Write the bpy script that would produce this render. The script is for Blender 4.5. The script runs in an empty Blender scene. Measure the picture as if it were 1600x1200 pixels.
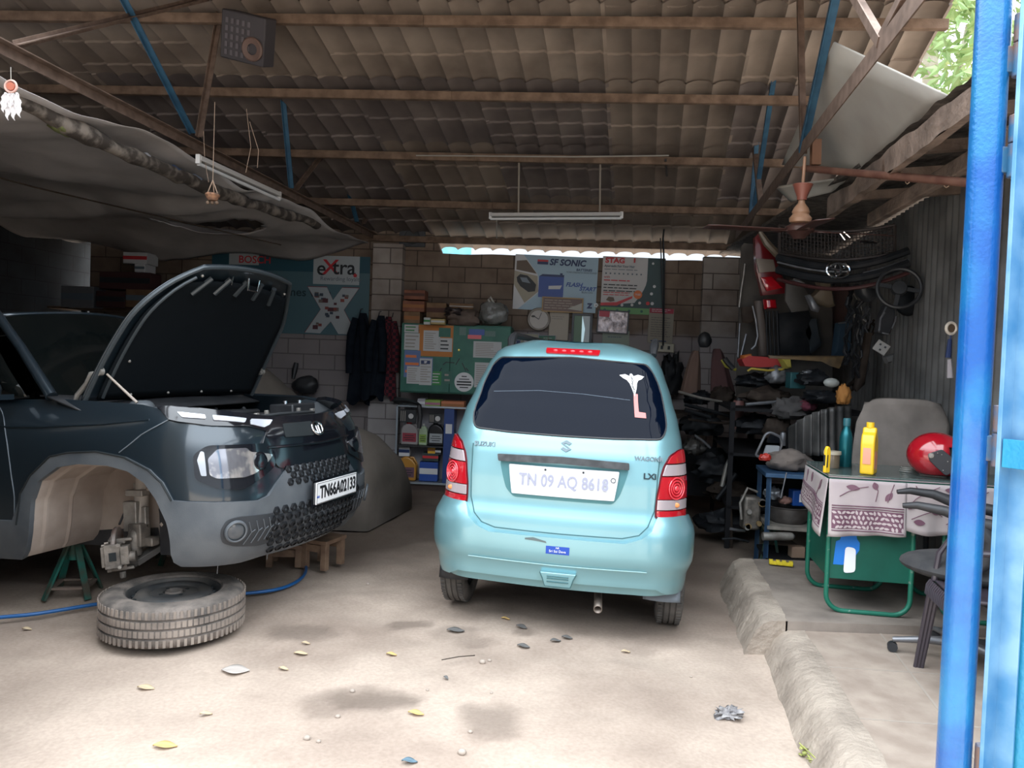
import bpy, bmesh, math, random
from mathutils import Vector, Matrix
from math import sin, cos, pi, radians as R
random.seed(7)
# ---------------------------------------------------------------- camera, sky, exposure
F = 1180.0; CAMZ = 1.5; PITCH = R(1.58); ROLL = R(2.1)
_X0 = Vector((1, 0, 0)); _U0 = Vector((0, sin(PITCH), cos(PITCH))); FW = Vector((0, cos(PITCH), -sin(PITCH)))
XC = _X0*cos(ROLL)+_U0*sin(ROLL); YC = -_X0*sin(ROLL)+_U0*cos(ROLL); EYE = Vector((0, 0, CAMZ))
def ray(px, py): return (XC*((px-800)/F)+YC*((600-py)/F)+FW)
def W(px, py, Y):            # the point seen there that stands at distance Y
    d = ray(px, py); return EYE+d*(Y/d.y)
def G(px, py, z=0.0):        # the point seen there that lies at height z
    d = ray(px, py); return EYE+d*((z-CAMZ)/d.z)
def PX(p):
    d = Vector(p)-EYE; w = d.dot(FW); return (800+F*d.dot(XC)/w, 600-F*d.dot(YC)/w)
S = bpy.context.scene; COL = S.collection
cam = bpy.data.objects.new('camera', bpy.data.cameras.new('camera')); COL.objects.link(cam)
m3 = Matrix((XC, YC, -FW)).transposed(); cam.matrix_world = Matrix.Translation(EYE) @ m3.to_4x4()
cam.data.sensor_width = 36; cam.data.lens = F/1600*36; cam.data.clip_start = .05; cam.data.clip_end = 300
S.camera = cam
S.view_settings.view_transform = 'Standard'; S.view_settings.look = 'None'
S.view_settings.exposure = 0.76; S.view_settings.gamma = 1
wd = bpy.data.worlds.new('sky'); S.world = wd; wd.use_nodes = True
nt = wd.node_tree; bg = nt.nodes['Background']
tc = nt.nodes.new('ShaderNodeTexCoord'); sx = nt.nodes.new('ShaderNodeSeparateXYZ'); rp = nt.nodes.new('ShaderNodeValToRGB')
nt.links.new(tc.outputs['Generated'], sx.inputs[0]); nt.links.new(sx.outputs['Z'], rp.inputs[0]); nt.links.new(rp.outputs[0], bg.inputs[0])
rp.color_ramp.elements[0].position = .0; rp.color_ramp.elements[0].color = (.13, .145, .165, 1)
rp.color_ramp.elements[1].position = .55; rp.color_ramp.elements[1].color = (.86, .93, 1, 1)
e = rp.color_ramp.elements.new(.22); e.color = (.17, .185, .205, 1)
bg.inputs[1].default_value = 3.8
sd = bpy.data.lights.new('sun', 'SUN'); sd.energy = 3.0; sd.angle = R(6); sd.color = (1, .94, .86)
sun = bpy.data.objects.new('sun', sd); COL.objects.link(sun); sun.location = (0, 0, 12); sun.rotation_euler = (R(-27), 0, R(-8))
S.cycles.use_denoising = True; S.cycles.max_bounces = 8; S.cycles.diffuse_bounces = 5
S.cycles.sample_clamp_indirect = 6
# ---------------------------------------------------------------- materials
MT = {}
def mat(key, col=(.5, .5, .5), rough=.6, metal=0.0, n2=None, ns=6, bump=0, bs=30, coat=0, spec=.5, alpha=1, trans=0, emit=0, wave=None, ramp=(.35, .65)):
    if key in MT: return MT[key]
    m = bpy.data.materials.new(key); m.use_nodes = True; MT[key] = m
    t = m.node_tree; b = t.nodes['Principled BSDF']
    b.inputs['Base Color'].default_value = (*col, 1); b.inputs['Roughness'].default_value = rough
    b.inputs['Metallic'].default_value = metal; b.inputs['Specular IOR Level'].default_value = spec
    b.inputs['Coat Weight'].default_value = coat; b.inputs['Coat Roughness'].default_value = .06
    b.inputs['Alpha'].default_value = alpha; b.inputs['Transmission Weight'].default_value = trans
    if emit: b.inputs['Emission Color'].default_value = (*col, 1); b.inputs['Emission Strength'].default_value = emit
    if n2 or bump:
        c = t.nodes.new('ShaderNodeTexCoord')
    if n2:
        n = t.nodes.new('ShaderNodeTexNoise'); n.inputs['Scale'].default_value = ns; n.inputs['Detail'].default_value = 6
        r = t.nodes.new('ShaderNodeValToRGB'); r.color_ramp.elements[0].color = (*col, 1); r.color_ramp.elements[1].color = (*n2, 1)
        r.color_ramp.elements[0].position, r.color_ramp.elements[1].position = ramp
        t.links.new(c.outputs['Object'], n.inputs['Vector']); t.links.new(n.outputs[0], r.inputs[0]); t.links.new(r.outputs[0], b.inputs['Base Color'])
    if bump:
        n = t.nodes.new('ShaderNodeTexNoise'); n.inputs['Scale'].default_value = bs; n.inputs['Detail'].default_value = 5
        u = t.nodes.new('ShaderNodeBump'); u.inputs['Strength'].default_value = bump; u.inputs['Distance'].default_value = .02
        t.links.new(c.outputs['Object'], n.inputs['Vector']); t.links.new(n.outputs[0], u.inputs['Height']); t.links.new(u.outputs[0], b.inputs['Normal'])
    return m
def nodes(m): return m.node_tree, m.node_tree.nodes['Principled BSDF']
# ---------------------------------------------------------------- mesh building
def T(x=0, y=0, z=0): return Matrix.Translation((x, y, z))
def RX(a): return Matrix.Rotation(R(a), 4, 'X')
def RY(a): return Matrix.Rotation(R(a), 4, 'Y')
def RZ(a): return Matrix.Rotation(R(a), 4, 'Z')
def SC(x, y, z): return Matrix.Diagonal((x, y, z, 1))
def frame(o, x, y):          # matrix with origin o, x axis x, y axis about y
    x = Vector(x).normalized(); z = x.cross(Vector(y)).normalized(); y = z.cross(x)
    m = Matrix((x, y, z)).transposed().to_4x4(); m.translation = o; return m
class MB:
    def __init__(s, M=None): s.v = []; s.f = []; s.mi = []; s.M = M; s.k = 0
    def add(s, vs, fs, M=None):
        o = len(s.v)
        for v in vs:
            v = Vector(v)
            if M is not None: v = M @ v
            if s.M is not None: v = s.M @ v
            s.v.append(v)
        for f in fs: s.f.append([o+i for i in f]); s.mi.append(s.k)
        return s
    def box(s, c, d, M=None):
        x, y, z = c; a, b, h = d[0]/2, d[1]/2, d[2]/2
        vs = [(x+i*a, y+j*b, z+k*h) for i in (-1, 1) for j in (-1, 1) for k in (-1, 1)]
        return s.add(vs, [(0, 1, 3, 2), (4, 6, 7, 5), (0, 4, 5, 1), (2, 3, 7, 6), (0, 2, 6, 4), (1, 5, 7, 3)], M)
    def bar(s, p, q, w, h=None, up=(0, 0, 1)):     # box from p to q
        p, q = Vector(p), Vector(q); d = q-p; L = d.length; h = h or w
        if abs(d.normalized().dot(Vector(up))) > .99: up = (0, 1, 0)
        z = Vector(up); m = frame((p+q)/2, d, z.cross(d))
        return s.box((0, 0, 0), (L, w, h), m)
    def tube(s, pts, r, n=8, closed=False, cap=True, M=None):
        pts = [Vector(p) for p in pts]; N = len(pts); rr = r if isinstance(r, (list, tuple)) else [r]*N
        vs = []; pu = None
        for i, p in enumerate(pts):
            a = pts[(i-1) % N] if (i or closed) else p; b = pts[(i+1) % N] if (i < N-1 or closed) else p
            t = (b-a).normalized()
            if pu is None: pu = Vector((0, 0, 1)) if abs(t.z) < .9 else Vector((1, 0, 0))
            u = (pu-t*pu.dot(t)).normalized(); w = t.cross(u); pu = u
            for k in range(n):
                g = 2*pi*k/n; vs.append(p+(u*cos(g)+w*sin(g))*rr[i])
        fs = [(i*n+k, i*n+(k+1) % n, ((i+1) % N)*n+(k+1) % n, ((i+1) % N)*n+k) for i in range(N if closed else N-1) for k in range(n)]
        if cap and not closed: fs += [tuple(range(n-1, -1, -1)), tuple((N-1)*n+k for k in range(n))]
        return s.add(vs, fs, M)
    def cyl(s, p, q, r, r2=None, n=20, M=None): return s.tube([p, q], [r, r if r2 is None else r2], n, M=M)
    def lathe(s, prof, n=32, M=None, a0=0, a1=360):
        full = a1-a0 >= 360; K = n if full else n+1
        vs = [(r*cos(R(a0+(a1-a0)*k/n)), r*sin(R(a0+(a1-a0)*k/n)), z) for r, z in prof for k in range(K)]
        fs = [(i*K+k, i*K+(k+1) % K, (i+1)*K+(k+1) % K, (i+1)*K+k) for i in range(len(prof)-1) for k in range(n)]
        return s.add(vs, fs, M)
    def prism(s, poly, z0, z1, M=None):
        n = len(poly); vs = [(x, y, z0) for x, y in poly]+[(x, y, z1) for x, y in poly]
        return s.add(vs, [tuple(range(n-1, -1, -1)), tuple(range(n, 2*n))]+[(i, (i+1) % n, n+(i+1) % n, n+i) for i in range(n)], M)
    def grid(s, fn, nu, nv, M=None, cu=False):
        K = nu if cu else nu+1
        vs = [fn(i/nu, j/nv) for j in range(nv+1) for i in range(K)]
        return s.add(vs, [(j*K+i, j*K+(i+1) % K, (j+1)*K+(i+1) % K, (j+1)*K+i) for j in range(nv) for i in range(nu)], M)
    def ball(s, c, r, n=12, M=None):
        r = (r, r, r) if not isinstance(r, (tuple, list)) else r
        return s.grid(lambda u, v: (c[0]+r[0]*cos(2*pi*u)*sin(pi*v), c[1]+r[1]*sin(2*pi*u)*sin(pi*v), c[2]-r[2]*cos(pi*v)), n, max(6, n//2), M, True)
    def build(s, name, m, parent=None, smooth=40, bevel=0, solid=0, sub=0, label=None, cat=None, group=None, kind=None, seg=2, origin=None):
        me = bpy.data.meshes.new(name)
        off = Vector((0, 0, 0))
        if parent is None and cat and s.v:
            lo = [min(v[i] for v in s.v) for i in range(3)]; hi = [max(v[i] for v in s.v) for i in range(3)]
            off = Vector(((lo[0]+hi[0])/2, (lo[1]+hi[1])/2, lo[2]))
        me.from_pydata([v-off for v in s.v], [], s.f); 
        ms = m if isinstance(m, (list, tuple)) else [m]
        for q in ms: me.materials.append(q)
        if len(ms) > 1: me.polygons.foreach_set('material_index', s.mi)
        bm = bmesh.new(); bm.from_mesh(me); bmesh.ops.remove_doubles(bm, verts=bm.verts, dist=1e-5)
        if not getattr(s, 'open', False): bmesh.ops.recalc_face_normals(bm, faces=bm.faces)
        bm.to_mesh(me); bm.free()
        if smooth:
            me.polygons.foreach_set('use_smooth', [True]*len(me.polygons)); me.set_sharp_from_angle(angle=R(smooth))
        me.update()
        o = bpy.data.objects.new(name, me); COL.objects.link(o); o.location = off
        if parent is not None: o.parent = parent; o.location = (0, 0, 0)
        if solid: d = o.modifiers.new('solid', 'SOLIDIFY'); d.thickness = solid; d.offset = 0
        if bevel: d = o.modifiers.new('bevel', 'BEVEL'); d.width = bevel; d.segments = seg; d.limit_method = 'ANGLE'; d.angle_limit = R(35)
        if sub: d = o.modifiers.new('sub', 'SUBSURF'); d.levels = d.render_levels = sub
        if label: o['label'] = label
        if cat: o['category'] = cat
        if group: o['group'] = group
        if kind: o['kind'] = kind
        return o
def thing(name, label, cat, loc=(0, 0, 0), rot=(0, 0, 0), group=None, M=None):
    o = bpy.data.objects.new(name, None); COL.objects.link(o); o.empty_display_size = .1
    if M is not None: o.matrix_world = M
    else: o.location = loc; o.rotation_euler = [R(a) for a in rot]
    o['label'] = label; o['category'] = cat
    if group: o['group'] = group
    return o
def struct(mb, name, m, **k): return mb.build(name, m, kind='structure', **k)
def textmb(body, size, M, ext=.001, bold=0, align='CENTER', sx=1, shear=0, mb=None):
    cu = bpy.data.curves.new('t', 'FONT'); cu.body = body; cu.size = size; cu.extrude = ext; cu.align_x = align; cu.align_y = 'CENTER'
    cu.offset = bold; cu.shear = shear; cu.resolution_u = 3
    o = bpy.data.objects.new('t', cu); COL.objects.link(o)
    dg = bpy.context.evaluated_depsgraph_get(); me = bpy.data.meshes.new_from_object(o.evaluated_get(dg))
    mb = mb or MB(); mb.add([Vector((v.co.x*sx, v.co.y, v.co.z)) for v in me.vertices], [tuple(p.vertices) for p in me.polygons], M)
    bpy.data.objects.remove(o); bpy.data.curves.remove(cu); bpy.data.meshes.remove(me); return mb
def text(name, body, size, M, m, parent=None, label=None, **k):
    return textmb(body, size, M, **k).build(name, m, parent, smooth=0, label=label)
def copy_tree(o, parent=None):
    c = o.copy(); COL.objects.link(c)
    if parent is not None: c.parent = parent
    for ch in list(o.children): copy_tree(ch, c)
    return c
U = Vector((sin(R(10)), cos(R(10)), 0)); V = Vector((cos(R(10)), -sin(R(10)), 0)); ZZ = Vector((0, 0, 1))   # the shop's depth and right
EX = Vector((cos(R(3.5)), -sin(R(3.5)), 0)); EN = Vector((sin(R(3.5)), cos(R(3.5)), 0))                    # along and across the back wall
WALLD = 9.3; SL = .30
def roofz(x, y): return 3.06+SL*(WALLD-(x*EN.x+y*EN.y))
def wallpt(px, py, d=WALLD):   # on the plane parallel to the back wall at depth d
    r = ray(px, py); return EYE+r*(d/(r.x*EN.x+r.y*EN.y))
def rfp(px, py, dz=0):         # on the roof plane
    r = ray(px, py); k = (3.06+dz+SL*WALLD-CAMZ)/(r.z+SL*(r.x*EN.x+r.y*EN.y)); return EYE+r*k
from mathutils import noise as NZ
def nz(x, y, z=0, s=1): return NZ.noise(Vector((x*s, y*s, z*s)))
# ---------------------------------------------------------------- floor
dirt = mat('dirt', (.40, .33, .27), .95)
t, b = nodes(dirt)
c = t.nodes.new('ShaderNodeTexCoord'); n1 = t.nodes.new('ShaderNodeTexNoise'); n1.inputs['Scale'].default_value = 1.1; n1.inputs['Detail'].default_value = 8
n2_ = t.nodes.new('ShaderNodeTexNoise'); n2_.inputs['Scale'].default_value = 55; n2_.inputs['Detail'].default_value = 6
r1 = t.nodes.new('ShaderNodeValToRGB'); r1.color_ramp.elements[0].position = .36; r1.color_ramp.elements[1].position = .60
r1.color_ramp.elements[0].color = (.33, .255, .205, 1); r1.color_ramp.elements[1].color = (.51, .41, .335, 1)
r2 = t.nodes.new('ShaderNodeValToRGB'); r2.color_ramp.elements[0].position = .3; r2.color_ramp.elements[1].position = .7
r2.color_ramp.elements[0].color = (.84, .83, .82, 1); r2.color_ramp.elements[1].color = (1.0, 1.0, 1.0, 1)
mx = t.nodes.new('ShaderNodeMix'); mx.data_type = 'RGBA'; mx.blend_type = 'MULTIPLY'; mx.inputs[0].default_value = 1
at = t.nodes.new('ShaderNodeAttribute'); at.attribute_name = 'stain'  # holds the stain spots and the shade painted toward the back
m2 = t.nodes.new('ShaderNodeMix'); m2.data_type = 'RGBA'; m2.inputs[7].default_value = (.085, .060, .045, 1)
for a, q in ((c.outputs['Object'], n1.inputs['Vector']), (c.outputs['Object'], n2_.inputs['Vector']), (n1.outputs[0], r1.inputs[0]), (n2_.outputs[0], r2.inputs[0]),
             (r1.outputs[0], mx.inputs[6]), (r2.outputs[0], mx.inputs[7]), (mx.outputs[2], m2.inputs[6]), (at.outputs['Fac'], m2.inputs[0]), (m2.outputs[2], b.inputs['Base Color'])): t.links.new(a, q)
bu = t.nodes.new('ShaderNodeBump'); bu.inputs['Strength'].default_value = .45; bu.inputs['Distance'].default_value = .005
t.links.new(n2_.outputs[0], bu.inputs['Height']); t.links.new(bu.outputs[0], b.inputs['Normal'])
stains = [(575, 1085, .20, .05, .62), (510, 1090, .10, .06, .35), (765, 1120, .13, .08, .45), (640, 970, .12, .03, .5), (712, 986, .13, .05, .38), (470, 986, .18, .06, .45), (745, 1000, .12, .03, .35), (1000, 1010, .1, .03, .25), (820, 985, .05, .03, .5), (1140, 1000, .12, .04, .3)]
SP = [(G(x, y), rx, ry, k) for x, y, rx, ry, k in stains]
def floorz(x, y):
    f = min(1, max(0, (y-2.0)/1))
    return (.020*nz(x, y, 0, 1.3)+.012*nz(x, y, 3, 3.7)+.006*nz(x, y, 5, 9)-.018)
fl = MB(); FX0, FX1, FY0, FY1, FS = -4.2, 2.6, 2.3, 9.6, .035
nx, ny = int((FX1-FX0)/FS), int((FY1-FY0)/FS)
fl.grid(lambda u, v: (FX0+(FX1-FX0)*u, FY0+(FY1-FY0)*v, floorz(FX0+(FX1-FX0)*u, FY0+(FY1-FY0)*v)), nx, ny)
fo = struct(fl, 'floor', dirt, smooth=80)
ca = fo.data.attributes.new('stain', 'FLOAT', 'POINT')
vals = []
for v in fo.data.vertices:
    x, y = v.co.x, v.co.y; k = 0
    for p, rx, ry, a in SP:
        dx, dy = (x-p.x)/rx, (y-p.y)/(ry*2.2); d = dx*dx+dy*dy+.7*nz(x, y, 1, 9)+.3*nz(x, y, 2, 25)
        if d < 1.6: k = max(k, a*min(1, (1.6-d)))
    oil = max(0, nz(x, y, 9, .55)+.25*nz(x, y, 4, 3)+min(1.0, max(-.6, (y-4.75)*.5)))  # oil patches, plus painted-in shade that deepens toward the back
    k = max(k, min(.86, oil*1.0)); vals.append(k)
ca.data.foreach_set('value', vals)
go = MB()
go.box((0, -12, -.09), (80, 28.6, .1)); go.box((-22.1, 12, -.09), (35.8, 20, .1)); go.box((21.3, 12, -.09), (37.4, 20, .1)); go.box((-.8, 20, -.09), (6.8, 20.8, .1))
struct(go, 'ground', mat('yard', (.44, .36, .29), .95, n2=(.56, .46, .37), ns=.8), smooth=0)
# ---------------------------------------------------------------- walls
def blockmat(key, c1, c2, mortar, white=None, zsplit=0, bw=.40, bh=.19, gap=.008):
    m = mat(key, c1, .9); t, b = nodes(m)
    c = t.nodes.new('ShaderNodeTexCoord'); mp = t.nodes.new('ShaderNodeMapping'); mp.inputs['Rotation'].default_value = (R(-90), 0, 0)
    br = t.nodes.new('ShaderNodeTexBrick'); br.inputs['Scale'].default_value = 1; br.inputs['Brick Width'].default_value = bw; br.inputs['Row Height'].default_value = bh
    br.inputs['Mortar Size'].default_value = gap; br.inputs['Mortar Smooth'].default_value = .3; br.inputs['Bias'].default_value = 0
    br.inputs['Color1'].default_value = (*c1, 1); br.inputs['Color2'].default_value = (*c2, 1); br.inputs['Mortar'].default_value = (*mortar, 1)
    no = t.nodes.new('ShaderNodeTexNoise'); no.inputs['Scale'].default_value = 3; no.inputs['Detail'].default_value = 8
    rr = t.nodes.new('ShaderNodeValToRGB'); rr.color_ramp.elements[0].color = (.55, .5, .47, 1); rr.color_ramp.elements[0].position = .35; rr.color_ramp.elements[1].position = .62
    mu = t.nodes.new('ShaderNodeMix'); mu.data_type = 'RGBA'; mu.blend_type = 'MULTIPLY'; mu.inputs[0].default_value = .8
    L = t.links.new
    L(c.outputs['Object'], mp.inputs[0]); L(mp.outputs[0], br.inputs[0]); L(c.outputs['Object'], no.inputs['Vector']); L(no.outputs[0], rr.inputs[0])
    L(br.outputs[0], mu.inputs[6]); L(rr.outputs[0], mu.inputs[7]); out = mu.outputs[2]
    if white:
        se = t.nodes.new('ShaderNodeSeparateXYZ'); L(c.outputs['Object'], se.inputs[0])
        n3 = t.nodes.new('ShaderNodeTexNoise'); n3.inputs['Scale'].default_value = 1.6; n3.inputs['Detail'].default_value = 6; L(c.outputs['Object'], n3.inputs['Vector'])
        ma = t.nodes.new('ShaderNodeMath'); ma.operation = 'MULTIPLY_ADD'; ma.inputs[1].default_value = .35; L(n3.outputs[0], ma.inputs[0]); L(se.outputs['Z'], ma.inputs[2])
        mr = t.nodes.new('ShaderNodeMapRange'); mr.inputs[1].default_value = zsplit+.10; mr.inputs[2].default_value = zsplit+.17; mr.inputs[3].default_value = .62; mr.inputs[4].default_value = 0; L(ma.outputs[0], mr.inputs[0])
        b2 = t.nodes.new('ShaderNodeMix'); b2.data_type = 'RGBA'; b2.blend_type = 'MIX'; b2.inputs[7].default_value = (*white, 1); L(mr.outputs[0], b2.inputs[0]); L(out, b2.inputs[6])
        m4 = t.nodes.new('ShaderNodeMix'); m4.data_type = 'RGBA'; m4.blend_type = 'MULTIPLY'; m4.inputs[0].default_value = 1; L(b2.outputs[2], m4.inputs[6])
        r5 = t.nodes.new('ShaderNodeValToRGB'); r5.color_ramp.elements[0].color = (1, 1, 1, 1); r5.color_ramp.elements[1].color = (.62, .6, .6, 1); L(br.outputs['Fac'], r5.inputs[0]); L(r5.outputs[0], m4.inputs[7]); out = m4.outputs[2]
    L(out, b.inputs['Base Color'])
    bu = t.nodes.new('ShaderNodeBump'); bu.invert = True; bu.inputs['Distance'].default_value = .006; bu.inputs['Strength'].default_value = .35; L(br.outputs['Fac'], bu.inputs['Height']); L(bu.outputs[0], b.inputs['Normal'])
    return m
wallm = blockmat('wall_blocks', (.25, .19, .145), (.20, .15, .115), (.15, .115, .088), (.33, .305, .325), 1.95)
def wq(px, py, d=WALLD): return wallpt(px, py, d)
wO = EN*WALLD
def wall_obj(name, x0, x1, z0, z1, th, d, m, tops=None):
    mb = MB(); n = max(1, int((x1-x0)/.4)); top = [(x0+(x1-x0)*i/n) for i in range(n+1)]
    pts = [(x0, z0), (x1, z0)]+[(x, z1+(.03*nz(x, 5, 0, 3) if tops else 0)) for x in reversed(top)]
    mb.prism(pts, 0, th); o = struct(mb, name, m, smooth=0)
    o.matrix_world = Matrix.Translation(EN*d) @ RZ(-3.5) @ RX(90) @ SC(1, 1, -1)
    return o
# geometry baked upright so that object coordinates run x along, z up
def upright(name, poly, th, d, m):
    mb = MB(RX(90) @ SC(1, 1, -1)); mb.prism(poly, 0, th); o = struct(mb, name, m, smooth=0)
    o.matrix_world = Matrix.Translation(EN*d) @ RZ(-3.5); return o
xs = [-6.0+.125*i for i in range(81)]
ztop = [(2.825 if x > -1.62 else 3.11)+.02*nz(x, 1, 0, 2) for x in xs]
upright('wall_back', [(-6, -.1), (4.2, -.1), (4.2, 2.8)]+[(x, z) for x, z in zip(reversed(xs), reversed(ztop))], .2, WALLD, wallm)
colm = blockmat('column_blocks', (.40, .36, .33), (.33, .28, .25), (.2, .17, .15), (.42, .40, .41), 1.95, bw=.6)
a = wallpt(580, 500, 9.15); b2 = wallpt(626, 500, 9.15)
upright('pillar', [(a.dot(EX), -.1), (b2.dot(EX), -.1), (b2.dot(EX), 2.9), (a.dot(EX), 2.9)], .16, 9.14, colm)
a = wallpt(1096, 500, 9.2); b2 = wallpt(1160, 500, 9.2)
upright('pillar', [(a.dot(EX), -.1), (b2.dot(EX), -.1), (b2.dot(EX), 2.86), (a.dot(EX), 2.86)], .1, 9.2, colm)
lw = MB(RX(90) @ SC(1, 1, -1)); lw.prism([(-9, -.1), (.6, -.1), (.3, 3.9), (-9, 3.9)], 0, .2)
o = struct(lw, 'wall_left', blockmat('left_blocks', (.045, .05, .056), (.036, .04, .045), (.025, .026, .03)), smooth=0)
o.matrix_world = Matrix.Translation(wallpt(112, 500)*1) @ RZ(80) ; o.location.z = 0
# corrugated right wall
def corrug(L, H, pitch=.075, amp=.014, M=None, seams=.8, mb=None, per=6):
    mb = mb or MB(); n = int(L/pitch*per)
    def f(u, v):
        x = u*L; return (x, amp*sin(2*pi*x/pitch)+(.006 if int(x/seams) % 2 else 0), v*H)
    return mb.grid(f, n, 1, M)
RW = lambda y: Vector((2.95+.1763*(y-5), y, 0))
mb = MB(); mb.box((-5.25, 2.5, 1.5), (6.7, .2, 3.2)); struct(mb, 'unseen_shade_wall', mat('shade_wall_plaster', (.35, .33, .30), .9), smooth=0)  # unseen wall added in front to darken the left bay
sheetm = mat('grey_sheet', (.11, .108, .105), .55, .3, n2=(.21, .205, .20), ns=3)
rw = corrug(8.0, 2.86, .11, .018)
o = struct(rw, 'wall_right', sheetm, smooth=60); o.matrix_world = Matrix.Translation(RW(9.3)) @ RZ(-100); o.location.z = 0
# ---------------------------------------------------------------- roof
roofm = mat('roof_sheet', (.135, .105, .085), .7, .1, n2=(.225, .18, .145), ns=1.6, bump=.1, bs=12)
RW_ = .225
def rpt(a, d, dz=0):      # a along EX measured in the roof, d = distance across the wall direction
    # lines of constant a run along U
    k = (d)/U.dot(EN); p = EX*a+U*k; return Vector((p.x, p.y, roofz(p.x, p.y)+dz))
def a_of(px, py): p = rfp(px, py); k = p.dot(EN)/U.dot(EN); return (p-U*k).dot(EX)
A0 = a_of(948, 75)
PUR = [9.28, 8.42, 7.49, 6.57, 5.71]
def sheet(a0, npan, d0, d1, steps, holes=(), dz=0, ridge=1):
    mb = MB(); mb.open = True; per = 8; n = npan*per+1; rows = []
    ds = [d0]+[d0+(d1-d0)*s for s in steps for _ in (0, 1)]+[d1]; lift = 0; k = 0; vs = []; K = n+1
    lv = []
    for i, d in enumerate(ds):
        lv.append((-.010 if i % 2 == 0 else .010)-dz)
    for i, d in enumerate(ds):
        for j in range(K):
            t_ = (j % per)/per; pr = (-.016 if t_ == 0 else .0) if t_ < .2 else .004+.016*sin(pi*(t_-.12)/.88)**.8
            vs.append(rpt(a0+j*RW_/per, d+(.045*sin(pi*t_) if 0 < i < len(ds)-1 else 0), pr-lv[i]))
    fs = [(i*K+j, i*K+j+1, (i+1)*K+j+1, (i+1)*K+j) for i in range(len(ds)-1) for j in range(n) if not any(i == h[0] and h[1] <= j < h[2] for h in holes)]
    mb.add(vs, fs); return mb
rows = [(9.62, 8.42), (8.42, 7.49), (7.49, 6.57), (6.57, 5.71), (5.71, 5.25)]
rnd_g = random.Random(3); gaps = {}
AR = a_of(1452, 65); NLAST = max(1, round((AR-A0)/RW_)-10)
spec = {(3, 0): [.5], (3, -1): [.45], (3, 1): [.12, .48, .85], (2, 1): [.45], (2, 0): [.12, .3, .48, .66, .84], (2, -1): [.5, .85], (1, 0): [.3, .65], (1, 1): [.35, .7], (1, -1): [.3, .65]}
struct_tints = [roofm, mat('roof_sheet_b', (.16, .125, .10), .7, .1, n2=(.26, .21, .17), ns=2.2), mat('roof_sheet_c', (.105, .085, .08), .65, .15, n2=(.17, .14, .125), ns=2.6)]
for ri, (d0, d1) in enumerate(rows):
    for ci in range(-7, 4):
        a0 = A0+(ci-1)*RW_*5
        if ri == 0: st = [.25, .55, .75][:rnd_g.choice((2, 3))]
        else: st = spec.get((ri, ci), [rnd_g.uniform(.15, .3), rnd_g.uniform(.45, .6), rnd_g.uniform(.75, .9)][:rnd_g.choice((1, 2, 3))])
        npan = 5
        if ci == 3: npan = NLAST
        tone = struct_tints[0 if (ri, ci) in ((3, 1), (2, 1)) else 1 if ri >= 3 else rnd_g.choice((0, 2))]
        dzz = .005 if ci % 2 else 0
        struct(sheet(a0-RW_/8, npan, d0+.10, d1-.08, sorted(st), dz=dzz+.006*ri, holes=gaps.get((ri, ci), ())), 'roof', tone, smooth=50)
fr = MB(); fr.open = True
rg = 3.06+SL*(WALLD-5.25)
def fpt(a, d):
    p = rpt(a, d); p.z = rg-.02-.42*(5.25-d); return p
fr.grid(lambda u, v: fpt(A0-8*1.125+u*(AR-A0+9), 5.27-v*1.35)+Vector((0, 0, .02*sin(u*(AR-A0+9)/RW_*2*pi))), 300, 1)
struct(fr, 'roof', roofm, smooth=60)
woodm = mat('old_timber', (.10, .062, .040), .85, n2=(.19, .125, .085), ns=9, bump=.2, bs=40)
for d in PUR:
    mb = MB(); p, q = rpt(A0-9, d, -.085), rpt(AR+.03, d, -.085); N = 12
    for i in range(3):
        a_, b_ = p.lerp(q, i/3), p.lerp(q, (i+1)/3); mb.bar(a_+Vector((0, 0, .008*(i % 2))), b_+Vector((0, 0, .006*((i+1) % 2))), .05, .075)
    struct(mb, 'purlin', woodm, smooth=0, bevel=.006)
# ---------------------------------------------------------------- trusses
bluem = mat('blue_steel', (.022, .070, .125), .6, .2, n2=(.035, .11, .18), ns=14)
rustm = mat('brown_steel', (.12, .08, .06), .7, .3, n2=(.19, .13, .10), ns=16)
darkst = mat('dark_steel', (.05, .06, .075), .6, .4, n2=(.10, .09, .085), ns=12)
def plane_hit(px, py, P0):     # the vertical plane through P0 along the depth direction
    n = V; r = ray(px, py); return EYE+r*((P0-EYE).dot(n)/r.dot(n))
def truss(P0, chord, top, webs, who):
    h = lambda p: plane_hit(p[0], p[1], P0)
    for pts, m, w in [(chord, rustm if who else rustm, .06), (top, bluem, .05)]:
        mb = MB(); a_, b_ = h(pts[0]), h(pts[1]); w = w*(1.5 if who and m is rustm else 1); mb.bar(a_, b_, .007, w, up=(0, 0, 1)); mb.bar(a_+Vector((.025, 0, w/2)), b_+Vector((.025, 0, w/2)), .05, .007)
        struct(mb, 'roof_truss_chord', m, smooth=0)
    for i, (p, q, m) in enumerate(webs):
        mb = MB(); a_, b_ = h(p), h(q); mb.bar(a_-V*.006*(i % 2), b_-V*.006*(i % 2), .006, .045, up=(0, 0, 1)); mb.bar(a_+V*.02, b_+V*.02, .04, .006, up=(0, 0, 1))
        struct(mb, 'roof_truss_brace', m, smooth=0)
PL = G(600, 378, 3.0); LT = lambda p: plane_hit(p[0], p[1], PL)
truss(PL, [(-260, -57), (628, 392)], [(366, -8), (632, 386)],
      [((188, -6), (298, 208), bluem), ((346, -6), (309, 214), rustm), ((433, 78), (453, 294), bluem), ((521, 218), (460, 297), rustm), ((521, 220), (556, 346), bluem), ((584, 318), (566, 350), rustm), ((352, -10), (22, 70), rustm)], 0)
PR = G(1190, 312, 3.0)
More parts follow.
